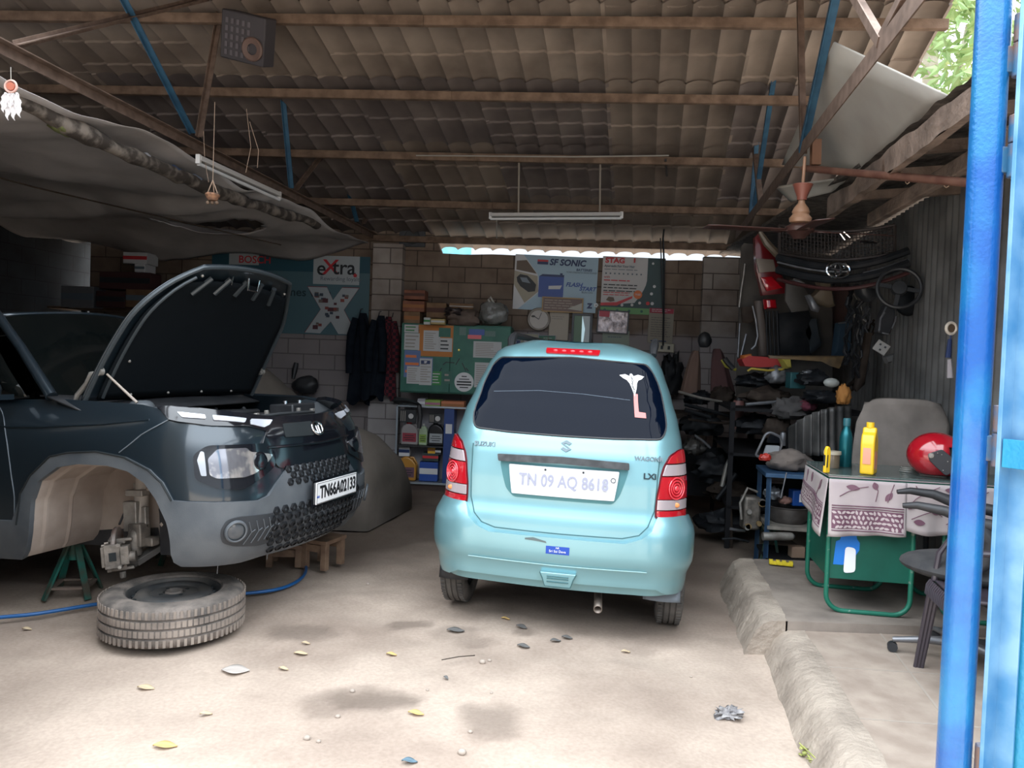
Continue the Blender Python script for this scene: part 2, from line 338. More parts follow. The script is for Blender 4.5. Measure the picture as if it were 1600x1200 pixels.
truss(PR, [(1580, -195), (1150, 368)], [(1224, -8), (1137, 378)],
      [((1246, -4), (1251, 240), rustm), ((1302, -6), (1250, 236), bluem), ((1180, 215), (1170, 340), bluem), ((1176, 222), (1186, 316), rustm), ((1206, 120), (1176, 322), bluem), ((1332, -8), (1374, 66), rustm), ((1408, -8), (1370, 66), rustm)], 1)
# timber lying along the right chord, sloped
# ---------------------------------------------------------------- raised platform at the right
cem = mat('cement', (.25, .205, .165), .95, n2=(.42, .35, .285), ns=5, bump=.6, bs=35)
tilem = mat('floor_tile', (.30, .235, .19), .8, n2=(.40, .325, .265), ns=7, bump=.1, bs=60)
def eL(y, dx=0): return Vector((1.335+.1763*(y-3.05)+dx, y, 0))
mb = MB()
def slab(y0, y1, z, dx, slope, m, name, rough=.008):
    mb = MB(); ys = [y0+(y1-y0)*i/24 for i in range(25)]
    prof = [(-slope, -.03), (-slope*.45, z*.55), (-.012, z-.02), (.03, z), (.12, z+.003)]
    def f(u, v):
        i = v*24; y = y0+(y1-y0)*v; k = u*4; j = min(3, int(k)); a_, b_ = prof[j], prof[j+1]; w_ = k-j
        x = a_[0]+(b_[0]-a_[0])*w_; z_ = a_[1]+(b_[1]-a_[1])*w_
        p = eL(y, dx+x); p.x += rough*nz(y, z_, dx, 4)+rough*.7*nz(y, z_*2, 4, 19); p.z = z_+.004*nz(p.x, y, 0, 12); return p
    mb.grid(f, 12, 60)
    for v_ in (0, 1):
        en = [Vector(f(i/12, v_)) for i in range(13)]; e2 = [Vector((p.x, p.y, -.03)) for p in (en[0], en[-1])]; mb.add(en+[e2[1], e2[0]], [tuple(range(15))])
    o = struct(mb, name, cem, smooth=60)
    m2_ = MB(); a_, b_ = eL(y0, dx+.11), eL(y1, dx+.11)
    w0, w1 = RW(y0).x-a_.x-.02, RW(y1).x-b_.x-.02
    m2_.add([(a_.x, y0, z), (b_.x, y1, z), (b_.x+w1, y1, z), (a_.x+w0, y0, z), (a_.x, y0, -.03), (b_.x, y1, -.03), (b_.x+w1, y1, -.03), (a_.x+w0, y0, -.03)],
            [(0, 1, 2, 3), (0, 4, 5, 1), (1, 5, 6, 2), (2, 6, 7, 3), (3, 7, 4, 0)])
    struct(m2_, name, m, smooth=0)
slab(.6, 4.02, .12, 0, .11, tilem, 'floor_platform')
slab(4.02, 5.35, .17, -.10, .12, mat('worn_cement', (.17, .14, .12), .9, n2=(.30, .25, .21), ns=3.5, bump=.2, bs=25), 'floor_platform', .013)
gm = mat('grout', (.37, .315, .265), .9)
mb = MB()
for p, q in [((1277, 1041), (1600, 1062)), ((1318, 1121), (1600, 1142)), ((1372, 985), (1475, 1120)), ((1475, 1120), (1600, 1290))]:
    mb.bar(G(*p, .1205), G(*q, .1205), .010, .003)
struct(mb, 'floor_joint', gm, smooth=0)
# ---------------------------------------------------------------- outside
cy = MB(); corrug(1.9, 3.25, .18, .03, mb=cy)
o = cy.build('fence_sheet', mat('cyan_sheet', (.20, .52, .62), .6), smooth=60, label='light blue corrugated sheet standing outside behind the back wall gap', cat='sheet'); o.matrix_world = Matrix.Translation(wallpt(640, 400, 11.5)) @ RZ(-3.5); o.location.z = 0
leafm = mat('leaf', (.16, .27, .08), .6, n2=(.35, .46, .20), ns=2)
barkm = mat('bark', (.34, .30, .24), .9, n2=(.5, .46, .4), ns=5)
def leaves(mb, c, r, n, s, rng):
    for i in range(n):
        d = Vector((rng.gauss(0, 1), rng.gauss(0, 1), rng.gauss(0, 1))); p = Vector(c)+d.normalized()*r*rng.random()**.4
        m_ = Matrix.Translation(p) @ Matrix.Rotation(rng.uniform(0, 6.3), 4, (rng.random(), rng.random(), rng.random()+.1))
        mb.add([(-s, 0, 0), (0, -s*.4, .1*s), (s, 0, 0), (0, s*.4, .1*s)], [(0, 1, 2, 3)], m_)
def tree(px, py, Y, h, label, seed, rr=1.3):
    rng = random.Random(seed); top = W(px, py, Y); base = Vector((top.x+.1, top.y, -.05))
    t_ = thing('tree', label, 'tree', loc=base, group=None)
    tr = MB(Matrix.Translation(-base)); tr.tube([base, base.lerp(top, .5)+Vector((.12, 0, 0)), top+Vector((0, 0, h*.3))], [.22, .18, .08], 10)
    tr.tube([base.lerp(top, .6)+Vector((.08, 0, 0)), top+Vector((.7, .2, .5))], [.1, .04], 8)
    tr.build('trunk', barkm, t_)
    lf = MB(Matrix.Translation(-base)); lf.open = True
    for i in range(14):
        c_ = top+Vector((rng.uniform(-rr, rr), rng.uniform(-1, 1), rng.uniform(-.7, 1.6))); leaves(lf, c_, .5, 90, .10, rng)
    lf.build('foliage', leafm, t_, smooth=0)
tree(1450, 80, 11.5, 3, 'green leafy tree with pale trunk seen outside above the white board', 4, .9)
tree(1560, 90, 8.5, 3, 'green leafy tree outside showing between the beam and the blue post', 9, 1.0)
# ---------------------------------------------------------------- car bodies are wrapped by (s, z): s runs along the plan outline, z is the height
def lerpt(tab, z):
    if z <= tab[0][0]: return tab[0][1:]
    for a, b in zip(tab, tab[1:]):
        if z <= b[0]:
            k = (z-a[0])/(b[0]-a[0]); k = k*k*(3-2*k)*.35+k*.65
            return [p+(q-p)*k for p, q in zip(a[1:], b[1:])]
    return tab[-1][1:]
class Shell:
    # plan: end face at y=y0 crowned, corners of radius r, half width w0, sides running off to y=L ; local y is away from the end face
    def __init__(s, w0, y0, r, crown, L, prof, nexp=2.4):
        s.w0, s.L, s.prof = w0, L, prof; pts = []
        n = 24; flat = w0-r
        for i in range(n): x = flat*i/n; pts.append((x, y0+crown*(x/w0)**2))
        yb = y0+crown*(flat/w0)**2
        for i in range(n+1):
            g = (pi/2)*i/n; pts.append((flat+r*sin(g)**(2/nexp), yb+r*(1-cos(g)**(2/nexp))))
        pts.append((w0, L)); s.pts = pts; s.cum = [0]
        for a, b in zip(pts, pts[1:]): s.cum.append(s.cum[-1]+math.hypot(b[0]-a[0], b[1]-a[1]))
        s.smax = s.cum[-1]
    def C(s, u):
        g = -1 if u < 0 else 1; u = min(abs(u), s.smax-1e-6)
        lo, hi = 0, len(s.cum)-1
        while hi-lo > 1:
            m = (lo+hi)//2
            if s.cum[m] <= u: lo = m
            else: hi = m
        k = (u-s.cum[lo])/(s.cum[hi]-s.cum[lo]+1e-12); a, b = s.pts[lo], s.pts[hi]
        return g*(a[0]+(b[0]-a[0])*k), a[1]+(b[1]-a[1])*k
    def base(s, u, z):
        x, y = s.C(u); yo, w = lerpt(s.prof, z)[:2]; return Vector((x*w/s.w0, y+yo, z))
    def N(s, u, z):
        e = .004; du = s.base(u+e, z)-s.base(u-e, z); dz = s.base(u, z+e)-s.base(u, z-e)
        n = du.cross(dz); return n.normalized()
    def P(s, u, z, off=0):
        p = s.base(u, z); return p+s.N(u, z)*off if off else p
    def find(s, M, px, py, off=0, u0=-2.2, u1=2.2, z0=.1, z1=1.7):   # the (s, z) seen at a pixel
        best = None
        for rnd_ in range(6):
            for i in range(25):
                for j in range(25):
                    u = u0+(u1-u0)*i/24; z = z0+(z1-z0)*j/24; w = M @ s.P(u, z, off); q = PX(w)
                    nrm = M.to_3x3() @ s.N(u, z)
                    if nrm.dot(w-EYE) > .02*(w-EYE).length: continue
                    d = (q[0]-px)**2+(q[1]-py)**2
                    if best is None or d < best[0]: best = (d, u, z)
            du, dz = (u1-u0)/8, (z1-z0)/8; u0, u1, z0, z1 = best[1]-du, best[1]+du, best[2]-dz, best[2]+dz
        return round(best[1], 3), round(best[2], 3), round(best[0]**.5, 1)
# silver-teal hatchback: origin under the rear axle, local y forward
HM = Matrix.Translation((.352, 4.60, 0)) @ RZ(-10) @ RY(.9)
HS = Shell(.705, -.50, .26, .07, 3.0, [(.18, .05, .63), (.26, .02, .665), (.34, .0, .68), (.50, -.01, .695), (.64, 0.0, .695), (.72, .025, .69), (.86, .03, .685), (1.0, .045, .67), (1.08, .07, .657), (1.2, .12, .63), (1.34, .195, .585), (1.48, .275, .535), (1.56, .33, .495), (1.60, .38, .45), (1.625, .46, .37)])
# dark compact SUV: origin under the front axle, local y runs rearward, local x away from the camera
PH = Vector((cos(R(18)), -sin(R(18)), 0)).normalized()
PM = Matrix(((-PH.y, PH.x*-1, 0, -1.869), (PH.x, -PH.y, 0, 4.69), (0, 0, 1, 0), (0, 0, 0, 1))) @ Matrix.Translation((0, 2.445, 0)) @ RX(-3.9) @ Matrix.Translation((0, -2.445, 0))
PS = Shell(.83, -.85, .42, .22, 3.1, [(.18, .12, .79), (.26, .05, .81), (.38, .0, .83), (.55, -.01, .83), (.70, .01, .83), (.82, .03, .825), (.92, .07, .805), (.99, .12, .77), (1.04, .19, .74), (1.08, .28, .71)])
def surfM(S_, s, z, off=0, rot=0):
    e = .01; du = (S_.P(s+e, z)-S_.P(s-e, z)).normalized(); n = S_.N(s, z); y = n.cross(du)
    m = Matrix((du, y, n)).transposed().to_4x4(); m.translation = S_.P(s, z, off); return m @ RZ(rot)
def patch(S_, poly, off, th=.006, step=.05, mb=None, fn=None):
    mb = mb or MB(); bm = bmesh.new()
    f = bm.faces.new([bm.verts.new((a, b, 0)) for a, b in poly])
    xs_ = [p[0] for p in poly]; zs = [p[1] for p in poly]
    for ax, lo, hi in ((0, min(xs_), max(xs_)), (1, min(zs), max(zs))):
        k = math.floor(lo/step)+1
        while k*step < hi:
            no = (1, 0, 0) if ax == 0 else (0, 1, 0); co = (k*step, 0, 0) if ax == 0 else (0, k*step, 0)
            bmesh.ops.bisect_plane(bm, geom=list(bm.verts)+list(bm.edges)+list(bm.faces), dist=1e-6, plane_co=co, plane_no=no); k += 1
    bm.verts.index_update(); bm.normal_update(); vs = [v.co.copy() for v in bm.verts]; n = len(vs)
    flip = sum(f.normal.z*f.calc_area() for f in bm.faces) < 0
    fs = [[v.index for v in (reversed(f.verts) if flip else f.verts)] for f in bm.faces]
    P_ = fn or (lambda s, z, o: S_.P(s, z, o))
    out = [P_(v.x, v.y, off) for v in vs]
    if th:
        out += [P_(v.x, v.y, off-th) for v in vs]; fs2 = [[i+n for i in reversed(f)] for f in fs]
        ed = {}
        for f in fs:
            for a, b in zip(f, f[1:]+f[:1]): ed[(a, b)] = 1
        side = [[b, a, a+n, b+n] for a, b in ed if (b, a) not in ed]
        fs = fs+fs2+side
    bm.free(); mb.add(out, fs); return mb
def clip(poly, zlo, zhi, ax=1):
    for lim, sg in ((zlo, 1), (zhi, -1)):
        o = []
        for a, b in zip(poly, poly[1:]+poly[:1]):
            ia, ib = (a[ax]-lim)*sg >= 0, (b[ax]-lim)*sg >= 0
            if ia: o.append(a)
            if ia != ib: k = (lim-a[ax])/(b[ax]-a[ax]); o.append(tuple(a[i]+(b[i]-a[i])*k for i in (0, 1)))
        poly = o
    return poly
def rnd(poly, r=.02, n=3):        # round the corners of a polygon
    out = []; N = len(poly)
    for i in range(N):
        a, b, c = Vector(poly[i-1]), Vector(poly[i]), Vector(poly[(i+1) % N]); u = (a-b); w = (c-b)
        ra = min(r, u.length*.45); rb = min(r, w.length*.45); p = b+u.normalized()*ra; q = b+w.normalized()*rb
        for k in range(n+1):
            t_ = k/n; out.append(tuple(p*(1-t_)**2+b*2*t_*(1-t_)+q*t_*t_))
    return out
def mir(poly): return [(-a, b) for a, b in reversed(poly)]
def line(S_, pts, off, r, mb=None, step=.03, n=6, closed=False):
    out = []
    for a, b in zip(pts, pts[1:]+(pts[:1] if closed else [])):
        k = max(1, int(math.hypot(a[0]-b[0], a[1]-b[1])/step)); out += [(a[0]+(b[0]-a[0])*i/k, a[1]+(b[1]-a[1])*i/k) for i in range(k)]
    if not closed: out.append(pts[-1])
    mb = mb or MB(); return mb.tube([S_.P(s, z, off) for s, z in out], r, n, closed=closed)
# ---------------------------------------------------------------- shared car materials
blackp = mat('black_plastic', (.018, .019, .022), .45, n2=(.03, .031, .034), ns=10)
seamm = mat('panel_gap', (.006, .010, .012), .7)
rubber = mat('tyre_rubber', (.035, .034, .033), .85, n2=(.11, .10, .09), ns=7)
whitep = mat('white_paint', (.78, .79, .80), .35)
blackt = mat('black_lettering', (.012, .012, .014), .5)
chrome = mat('chrome', (.75, .76, .78), .14, 1.0)
redlens = mat('red_lens', (.42, .006, .014), .08, coat=1, spec=.8)
pinklens = mat('bright_red_lens', (.75, .05, .07), .12, coat=1)
clearlens = mat('clear_lens', (.48, .41, .43), .2, .3, coat=.5)
def wheel_tyre(mb, R_, w, M, tread=4):     # axis along local z, centred
    h = w/2; prof = [(R_*.66, -h*.82), (R_*.70, -h*.98), (R_*.84, -h*1.02), (R_*.95, -h*.90), (R_*.99, -h*.72)]
    zz = [-.72, -.38, -.34, -.02, .02, .34, .38, .72]
    for i, z_ in enumerate(zz): prof.append((R_ if i % 4 in (0, 1) else R_, z_*h))
    prof = [(R_*.64, -h*.80), (R_*.68, -h*.96), (R_*.80, -h*1.02), (R_*.93, -h*.93), (R_*.985, -h*.76)]
    for a in (-.42, -.0, .42): prof += [(R_, (a-.045)*h-.001), (R_-.007, (a-.04)*h), (R_-.007, (a+.04)*h), (R_, (a+.045)*h+.001)]
    prof += [(R_*.985, h*.76), (R_*.93, h*.93), (R_*.80, h*1.02), (R_*.68, h*.96), (R_*.64, h*.80)]
    mb.lathe(prof, 72, M)
def tread_blocks(mb, R_, w, M, n=64):
    h = w/2
    for k in range(n):
        for zc in (-.66, .66):
            mb.box((R_-.0005, 0, zc*h), (.006, 2*pi*R_/n*.42, h*.34), M @ RZ(360*k/n+(2 if zc > 0 else 0)))
def steel_rim(mb, R_, w, M):
    r = R_*.66; h = w/2
    mb.lathe([(r, -h*.8), (r*.98, -h*.3), (r*.9, -h*.1), (r*.9, h*.45), (r*.95, h*.62), (r*1.02, h*.80), (r*1.03, h*.86), (r*.97, h*.80), (r*.90, h*.52), (r*.86, h*.30), (r*.80, h*.22), (r*.70, h*.42), (r*.60, h*.50), (r*.50, h*.46), (r*.42, h*.30), (r*.34, h*.30), (r*.20, h*.34), (r*.19, h*.20), (0, h*.20)], 64, M)
# ================================================================ the hatchback
paint = mat('teal_paint', (.20, .40, .445), .36, .55, coat=.9)
paint_t, paint_b = nodes(paint); paint_b.inputs['Coat Roughness'].default_value = .12
darkglass = mat('dark_glass', (.0010, .0032, .0100), .05, spec=.10)
hb = thing('hatchback_car', 'light teal hatchback parked nose-in, rear window carrying a pink letter L sticker', 'car', M=HM)
side_s = 3.5
zs = [.27+(1.625-.27)*i/44 for i in range(45)]
def hbody(u, v): return HS.P(-side_s+2*side_s*u, .27+1.355*v)
mb = MB(); ss = sorted(set([round(-side_s+i*.25, 4) for i in range(11)]+[round(-1+i*.04, 4) for i in range(51)]+[round(1+i*.25, 4) for i in range(11)]))
vs = [HS.P(s, z) for z in zs for s in ss]; K = len(ss)
mb.add(vs, [(j*K+i, j*K+i+1, (j+1)*K+i+1, (j+1)*K+i) for j in range(len(zs)-1) for i in range(K-1)
            if not ((abs(ss[i]) > .98 and abs(ss[i+1]) < 1.66 and zs[j] < .62 and abs(ss[i]) > 1.0))])
top = [HS.P(s, 1.625) for s in ss]
crown = [p*1.0 for p in top]
mb.add(top+[Vector((p.x*.8, p.y+.12*(1-abs(p.x)/.4 if abs(p.x) < .4 else 0), 1.645)) for p in top], [(i, i+1, K+i+1, K+i) for i in range(K-1)])
t2 = [Vector((p.x*.8, p.y+.12*(1-abs(p.x)/.4 if abs(p.x) < .4 else 0), 1.645)) for p in top]
mb.add(t2, [(i, i+1, K-2-i, K-1-i) for i in range(K//2)])
mb.build('body', paint, hb, smooth=50)
mb = MB(); fr_ = [HS.P(-side_s, z) for z in zs[::4]]; mb.add(fr_+[Vector((-p.x, p.y, p.z)) for p in reversed(fr_)], [tuple(range(2*len(fr_)))])
mb.build('front_panel', paint, hb, smooth=0)
mb = MB(); mb.box((0, 1.4, .36), (1.2, 3.3, .14)); mb.build('underbody', blackp, hb, smooth=0)
# bumper: a fatter skin over the lower body, with the tailgate cut into its top edge
btop = [(-.70, .705), (-.535, .70), (-.50, .635), (-.455, .590), (-.37, .560), (0, .562), (.37, .560), (.465, .590), (.512, .635), (.545, .70), (.70, .705)]
bump = [(-.98, .66), (-.86, .69)]+btop+[(.86, .69), (.98, .66), (.98, .31), (.80, .285), (.62, .300), (.56, .33), (.17, .33), (.0, .33), (-.17, .33), (-.56, .33), (-.62, .300), (-.80, .285), (-.98, .31)]
def hbump(s, z, o):
    k = min(1, max(0, (.70-z)/.10)); k = k*k*(3-2*k); m_ = 1-max(0, (z-.64)/.08)
    c_ = .035 if z > .425 else .035-.020*min(1, (.425-z)/.012)
    return HS.P(s, z, (o+.012+(c_)*k if o > 0 else -.01))
bm_ = patch(HS, bump, .01, .03, .035, fn=hbump); bm_.build('bumper', paint, hb, smooth=45)
mb = line(HS, [(-.49, .424), (0, .422), (.50, .424)], .0575, .0025); mb.build('bumper_seam', mat('light_seam', (.35, .55, .57), .3, .4), hb)
tgl = [(-.545, 1.03), (-.528, .90), (-.515, .732), (-.482, .650), (-.435, .602), (-.355, .580), (0, .578), (.36, .580), (.45, .602), (.495, .650), (.53, .732), (.545, .90), (.565, 1.03)]
line(HS, tgl, .0005, .003).build('tailgate_seam', mat('teal_gap', (.03, .10, .11), .6), hb)
patch(HS, [(-.075, .382), (.125, .382), (.095, .318), (-.045, .318)], .064, .03, .03).build('bumper_step', paint, hb, bevel=.004)
mb = MB()
for z_ in (.362, .35, .338): line(HS, [(-.035, z_), (.085, z_)], .0655, .003, mb)
line(HS, [(-.075, .382), (-.045, .318), (.095, .318), (.125, .382)], .062, .004, mb); mb.build('bumper_step_slot', mat('dark_teal', (.04, .12, .13), .5), hb)  # step slots and outline in a darker teal
mb = patch(HS, [(-.165, .549), (-.12, .556), (-.05, .541), (-.045, .532), (-.10, .538), (-.165, .541)], .059, .001, .03); mb.build('paint_scratch', mat('scratch', (.10, .13, .13), .7), hb, label='scraped grey patch on the bumper')
# rear window
glass = rnd([(-.600, 1.525), (.0, 1.545), (.60, 1.525), (.648, 1.44), (.652, 1.31), (.630, 1.17), (.585, 1.118), (.30, 1.108), (0, 1.106), (-.35, 1.108), (-.560, 1.118), (-.600, 1.17), (-.622, 1.31), (-.640, 1.46)], .03)
patch(HS, glass, .003, .006, .04).build('rear_window', darkglass, hb)
line(HS, glass, .002, .006, closed=True).build('window_seal', blackp, hb)
line(HS, [(-.52, 1.325), (-.2, 1.345), (.1, 1.340), (.42, 1.32)], .0040, .0012).build('reflection_line', mat('reflection_pale', (.16, .21, .27), .4), hb, label='thin pale line across the rear glass')  # faint reflection painted on the glass as a pale line
pinkm = mat('pink_sticker', (.62, .23, .22), .7)
lw_ = patch(HS, [(.448, 1.355), (.476, 1.355), (.466, 1.258), (.508, 1.254), (.505, 1.226), (.434, 1.228)], .0065, .001, .03); lw_.build('letter_sticker', pinkm, hb, label='pink letter L sticker')
st = MB()
wing = [(.362, 1.456), (.405, 1.463), (.436, 1.453), (.444, 1.466), (.459, 1.466), (.466, 1.453), (.500, 1.463), (.543, 1.454), (.520, 1.438), (.494, 1.430), (.480, 1.412), (.472, 1.388), (.450, 1.342), (.436, 1.388), (.428, 1.412), (.412, 1.430), (.386, 1.440)]
wing = [(a*1.0+.004, b) for a, b in wing]
patch(HS, wing, .0065, .001, .03, mb=st); st.ball(HS.P(.453, 1.46, .0065), (.008, .003, .008), 10); st.build('caduceus_sticker', whitep, hb, label='white winged staff sticker')
mb = MB(); line(HS, [(.453, 1.455), (.453, 1.36)], .0078, .0015, mb)
line(HS, [(.453+.010*sin(i*.9), 1.445-.0085*i) for i in range(9)], .0078, .0016, mb); mb.build('sticker_print', blackt, hb)
# lamps
lamp = rnd([(.770, 1.060), (.700, 1.056), (.632, 1.028), (.592, .977), (.562, .900), (.545, .815), (.538, .700), (.70, .690), (.760, .690), (.775, .80), (.780, .95)], .015, 2)
for sg in (1, -1):
    P_ = lambda poly: poly if sg == 1 else [(-a, b) for a, b in poly]
    la = patch(HS, P_(rnd([(a*1.0+(.004 if a > .65 else -.007), b+(.006 if b > .9 else -.006)) for a, b in lamp], .01, 1)), .004, .02, .035).build('tail_lamp', mat('lamp_housing', (.10, .003, .008), .3), hb)
    for nm, lo, hi, m_ in (('red_lens', .992, 1.07, redlens), ('clear_lens', .925, .985, clearlens), ('round_red_lens', .800, .919, redlens), ('reflector_lens', .742, .795, clearlens), ('lower_red_lens', .68, .737, redlens)):
        patch(HS, P_(clip(lamp, lo, hi)), .016, .010, .03).build(nm, m_, la, bevel=.002)
    c0 = surfM(HS, sg*.655, .858, .017); mb = MB()
    for r_ in (.026, .042, .058): mb.tube([c0 @ Vector((r_*cos(2*pi*k/28), r_*sin(2*pi*k/28), 0)) for k in range(28)], .004, 6, closed=True)
    mb.lathe([(0, .008), (.012, .006), (.016, 0)], 16, c0); mb.build('lens_ring', pinklens, la)
    mb = MB(); mb.ball(HS.P(sg*.655, .768, .017), (.018, .006, .014)); mb.build('indicator_bulb', mat('amber', (.7, .25, .08), .3), la)
sp = patch(HS, rnd([(-.245, 1.592), (.245, 1.592), (.222, 1.562), (-.222, 1.562)], .008), .008, .012, .03).build('high_stop_lamp', redlens, hb)
mb = MB()
for k in range(5): mb.ball(HS.P(-.15+.075*k, 1.577, .009), (.014, .004, .006))
mb.build('lamp_bead', pinklens, sp)
# handle bar, plate recess, plate
patch(HS, rnd([(-.372, .985), (0, .996), (.385, .985), (.385, .945), (0, .957), (-.362, .945)], .008), .038, .036, .03).build('tailgate_garnish', mat('worn_black', (.022, .026, .03), .5, n2=(.06, .065, .07), ns=20), hb, bevel=.005)
rec = rnd([(-.362, .948), (.388, .948), (.335, .80), (.30, .755), (-.262, .755), (-.31, .80)], .02)
patch(HS, rec, .003, .004, .03).build('plate_recess', mat('teal_recess', (.075, .21, .235), .4, .5), hb)
pl = patch(HS, rnd([(-.300, .935), (.332, .935), (.306, .776), (-.270, .776)], .008), .022, .016, .05).build('number_plate', mat('plate_white', (.62, .65, .68), .4), hb, bevel=.003)
M_ = surfM(HS, .02, .858, .0235); text('plate_number', 'TN 09 AQ 8618', .094, M_, mat('overexposed_grey', (.30, .31, .40), .5), pl, sx=.78, bold=.0012)  # numerals paled to paint in the plate's overexposed glare
for s in (-.085, .13): mb = MB(); mb.ball(HS.P(s, .918, .024), .006); mb.build('plate_screw', blackt, pl)
mb = MB(); c0 = surfM(HS, .297, .886, .024); mb.tube([c0 @ Vector((.012*cos(2*pi*k/20), .012*sin(2*pi*k/20), 0)) for k in range(20)], .0018, 6, closed=True); mb.build('key_ring_mark', blackt, pl)
bad = mat('badge_grey', (.13, .17, .19), .4, .5)
mb = MB(); c0 = surfM(HS, .022, 1.052, .004)      # angular S emblem
mb.prism([(.030, .018), (.0, .034), (-.030, .016), (-.008, .001), (.012, -.011), (.004, -.016), (-.016, -.006), (-.030, -.017), (0, -.034), (.030, -.016), (.008, -.001), (-.012, .011), (-.004, .016), (.016, .006)], 0, .004, c0)
mb.build('emblem', bad, hb)
text('badge_lettering', 'SUZUKI', .036, surfM(HS, -.470, 1.030, .0035), bad, hb, sx=1.0, bold=.001, ext=.0018)
text('badge_lettering', 'WAGONR', .033, surfM(HS, .500, 1.012, .0035), bad, hb, sx=1.0, bold=.001, ext=.0018)
text('badge_lettering', 'LXi', .044, surfM(HS, .503, .918, .0035), mat('dark_badge', (.03, .05, .06), .4, .6), hb, sx=1.15, bold=.0015, ext=.0018)
stk = patch(HS, [(-.047, .519), (.080, .519), (.080, .484), (-.047, .484)], .0595, .001, .03).build('dealer_sticker', mat('blue_sticker', (.01, .06, .36), .5), hb, label='small blue sticker with white writing')
text('sticker_text', "Sri Sai Deva", .019, surfM(HS, .016, .498, .0605), whitep, stk, ext=.0006)
text('sticker_text', "NR", .014, surfM(HS, .016, .511, .0605), whitep, stk, ext=.0006)
# wheels, flaps, exhaust, rails, side glass
for sx_, yy in ((-.6425+.005, 0), (.6425-.005, 0), (-.63, 2.36), (.63, 2.36)):
    w = MB(); M_ = T(sx_, yy, .285) @ RY(90 if sx_ > 0 else -90); wheel_tyre(w, .285, .155, M_); tread_blocks(w, .285, .155, M_, 60); wo = w.build('wheel', rubber, hb)
    r_ = MB(); steel_rim(r_, .285, .155, M_); r_.build('rim', mat('rim_grey', (.25, .26, .27), .4, .8), wo)
for sx_, m_, dz, wd_ in ((-.60, blackp, .03, .17), (.585, mat('flap_grey', (.13, .15, .17), .7), -.02, .20)):
    mb = MB(); mb.grid(lambda u, v: (sx_+(u-.5)*wd_*(1-.0*v), -.325-.03*v-(.02*cos(pi*(u-.5))), .345+dz-(.10)*v if sx_ > 0 else .47-(.24)*v), 8, 5); mb.build('mud_flap', m_, hb, solid=.012)
mb = MB(); mb.tube([(.20, .4, .22), (.22, -.1, .22), (.24, -.38, .195), (.245, -.47, .175)], [.02, .02, .021, .022], 14, cap=False); mb.build('exhaust_pipe', mat('exhaust', (.24, .20, .17), .5, .7), hb, solid=.004)
mb = MB(); mb.tube([(-.2, -.05, .27), (-.5, -.12, .27), (-.56, -.1, .25)], .02, 8); mb.box((.42, -.1, .28), (.14, .2, .09)); mb.box((-.1, .3, .25), (.5, .6, .12)); mb.build('rear_axle', blackp, hb, bevel=.01)
for sg in (-1, 1):
    mb = MB(); mb.tube([(sg*.47, .40, 1.59), (sg*.475, .46, 1.655), (sg*.48, .56, 1.685), (sg*.49, 2.2, 1.70), (sg*.49, 2.4, 1.64)], [.022, .030, .024, .02, .012], 8); mb.build('roof_rail', blackp, hb)
    mb = patch(HS, [(sg*1.05, 1.12), (sg*3.2, 1.10), (sg*3.0, 1.50), (sg*1.15, 1.50)], .003, .005, .12); mb.build('side_window', darkglass, hb)
# ================================================================ the compact SUV
spaint = mat('slate_paint', (.017, .028, .038), .30, .45, coat=.9)
nodes(spaint)[1].inputs['Coat Roughness'].default_value = .10
cladm = mat('cladding_plastic', (.060, .070, .082), .55, n2=(.095, .105, .115), ns=5, bump=.08, bs=200)
dust = mat('dusty_liner', (.25, .20, .17), .95, n2=(.38, .32, .275), ns=3.5)
gloss = mat('gloss_black', (.006, .007, .010), .12, coat=.6)
grime = mat('greasy_metal', (.11, .10, .09), .55, .5, n2=(.26, .23, .20), ns=14, bump=.2, bs=60)
alum = mat('dull_aluminium', (.40, .38, .35), .5, .6, n2=(.24, .22, .20), ns=12)
sv = thing('compact_suv', 'dark slate compact SUV with raised bonnet and its near front wheel off', 'car', M=PM)
arch_out = [(-1.985, .40), (-1.958, .567), (-1.866, .668), (-1.714, .769), (-1.587, .790), (-1.395, .797), (-1.216, .768), (-1.072, .705), (-1.006, .642), (-.967, .552)]
arch_in = [(-1.892, .21), (-1.895, .40), (-1.885, .53), (-1.821, .635), (-1.674, .712), (-1.536, .730), (-1.340, .724), (-1.206, .696), (-1.113, .640), (-1.060, .565), (-.995, .444), (-.950, .28)]
def sh(p, d): return [(a+d, b) for a, b in p]
rearend = 4.42
hs = [(0, .655), (-.274, .661), (-.312, .645), (-.468, .526), (-.536, .512)]
tops = [(-rearend, 1.03), (-3.4, 1.075), (-1.877, 1.075), (-1.505, 1.070), (-1.026, 1.032), (-.958, 1.012), (-.922, .955), (-.725, .916), (-.517, .898), (-.348, .872), (-.2, .862), (0, .862)]
half = tops+hs+list(reversed(arch_out))+[(-1.985, .36)]+[(-3.42, .36)]+list(reversed([(a-2.43, b) for a, b in arch_out]))[:0]+list(reversed(sh(arch_out, -2.43)))[0:]+[(-rearend, .36)]
patch(PS, half, 0, .02, .05).build('body', spaint, sv)
patch(PS, mir(half), 0, .02, .06).build('body', spaint, sv)
bb = [(-.926, .24), (-.875, .215), (-.566, .187), (-.211, .185), (0, .185)]
ch = list(reversed(hs))+list(reversed(bb))+list(reversed(arch_in))[:-1]+[(-1.895, .205), (-3.30, .205)]+list(reversed(sh(arch_in, -2.43)))[1:]+[(-rearend, .21), (-rearend, .42)]+sh(arch_out, -2.43)+[(-3.30, .42), (-2.02, .42)]+arch_out[1:]
def cladf(s, z, o):
    e = o
    if s > -.55: pass
    return PS.P(s, z, e)
patch(PS, ch, .016, .035, .05).build('cladding', cladm, sv, bevel=.004)
patch(PS, mir(ch), .016, .035, .06).build('cladding', cladm, sv, bevel=.004)
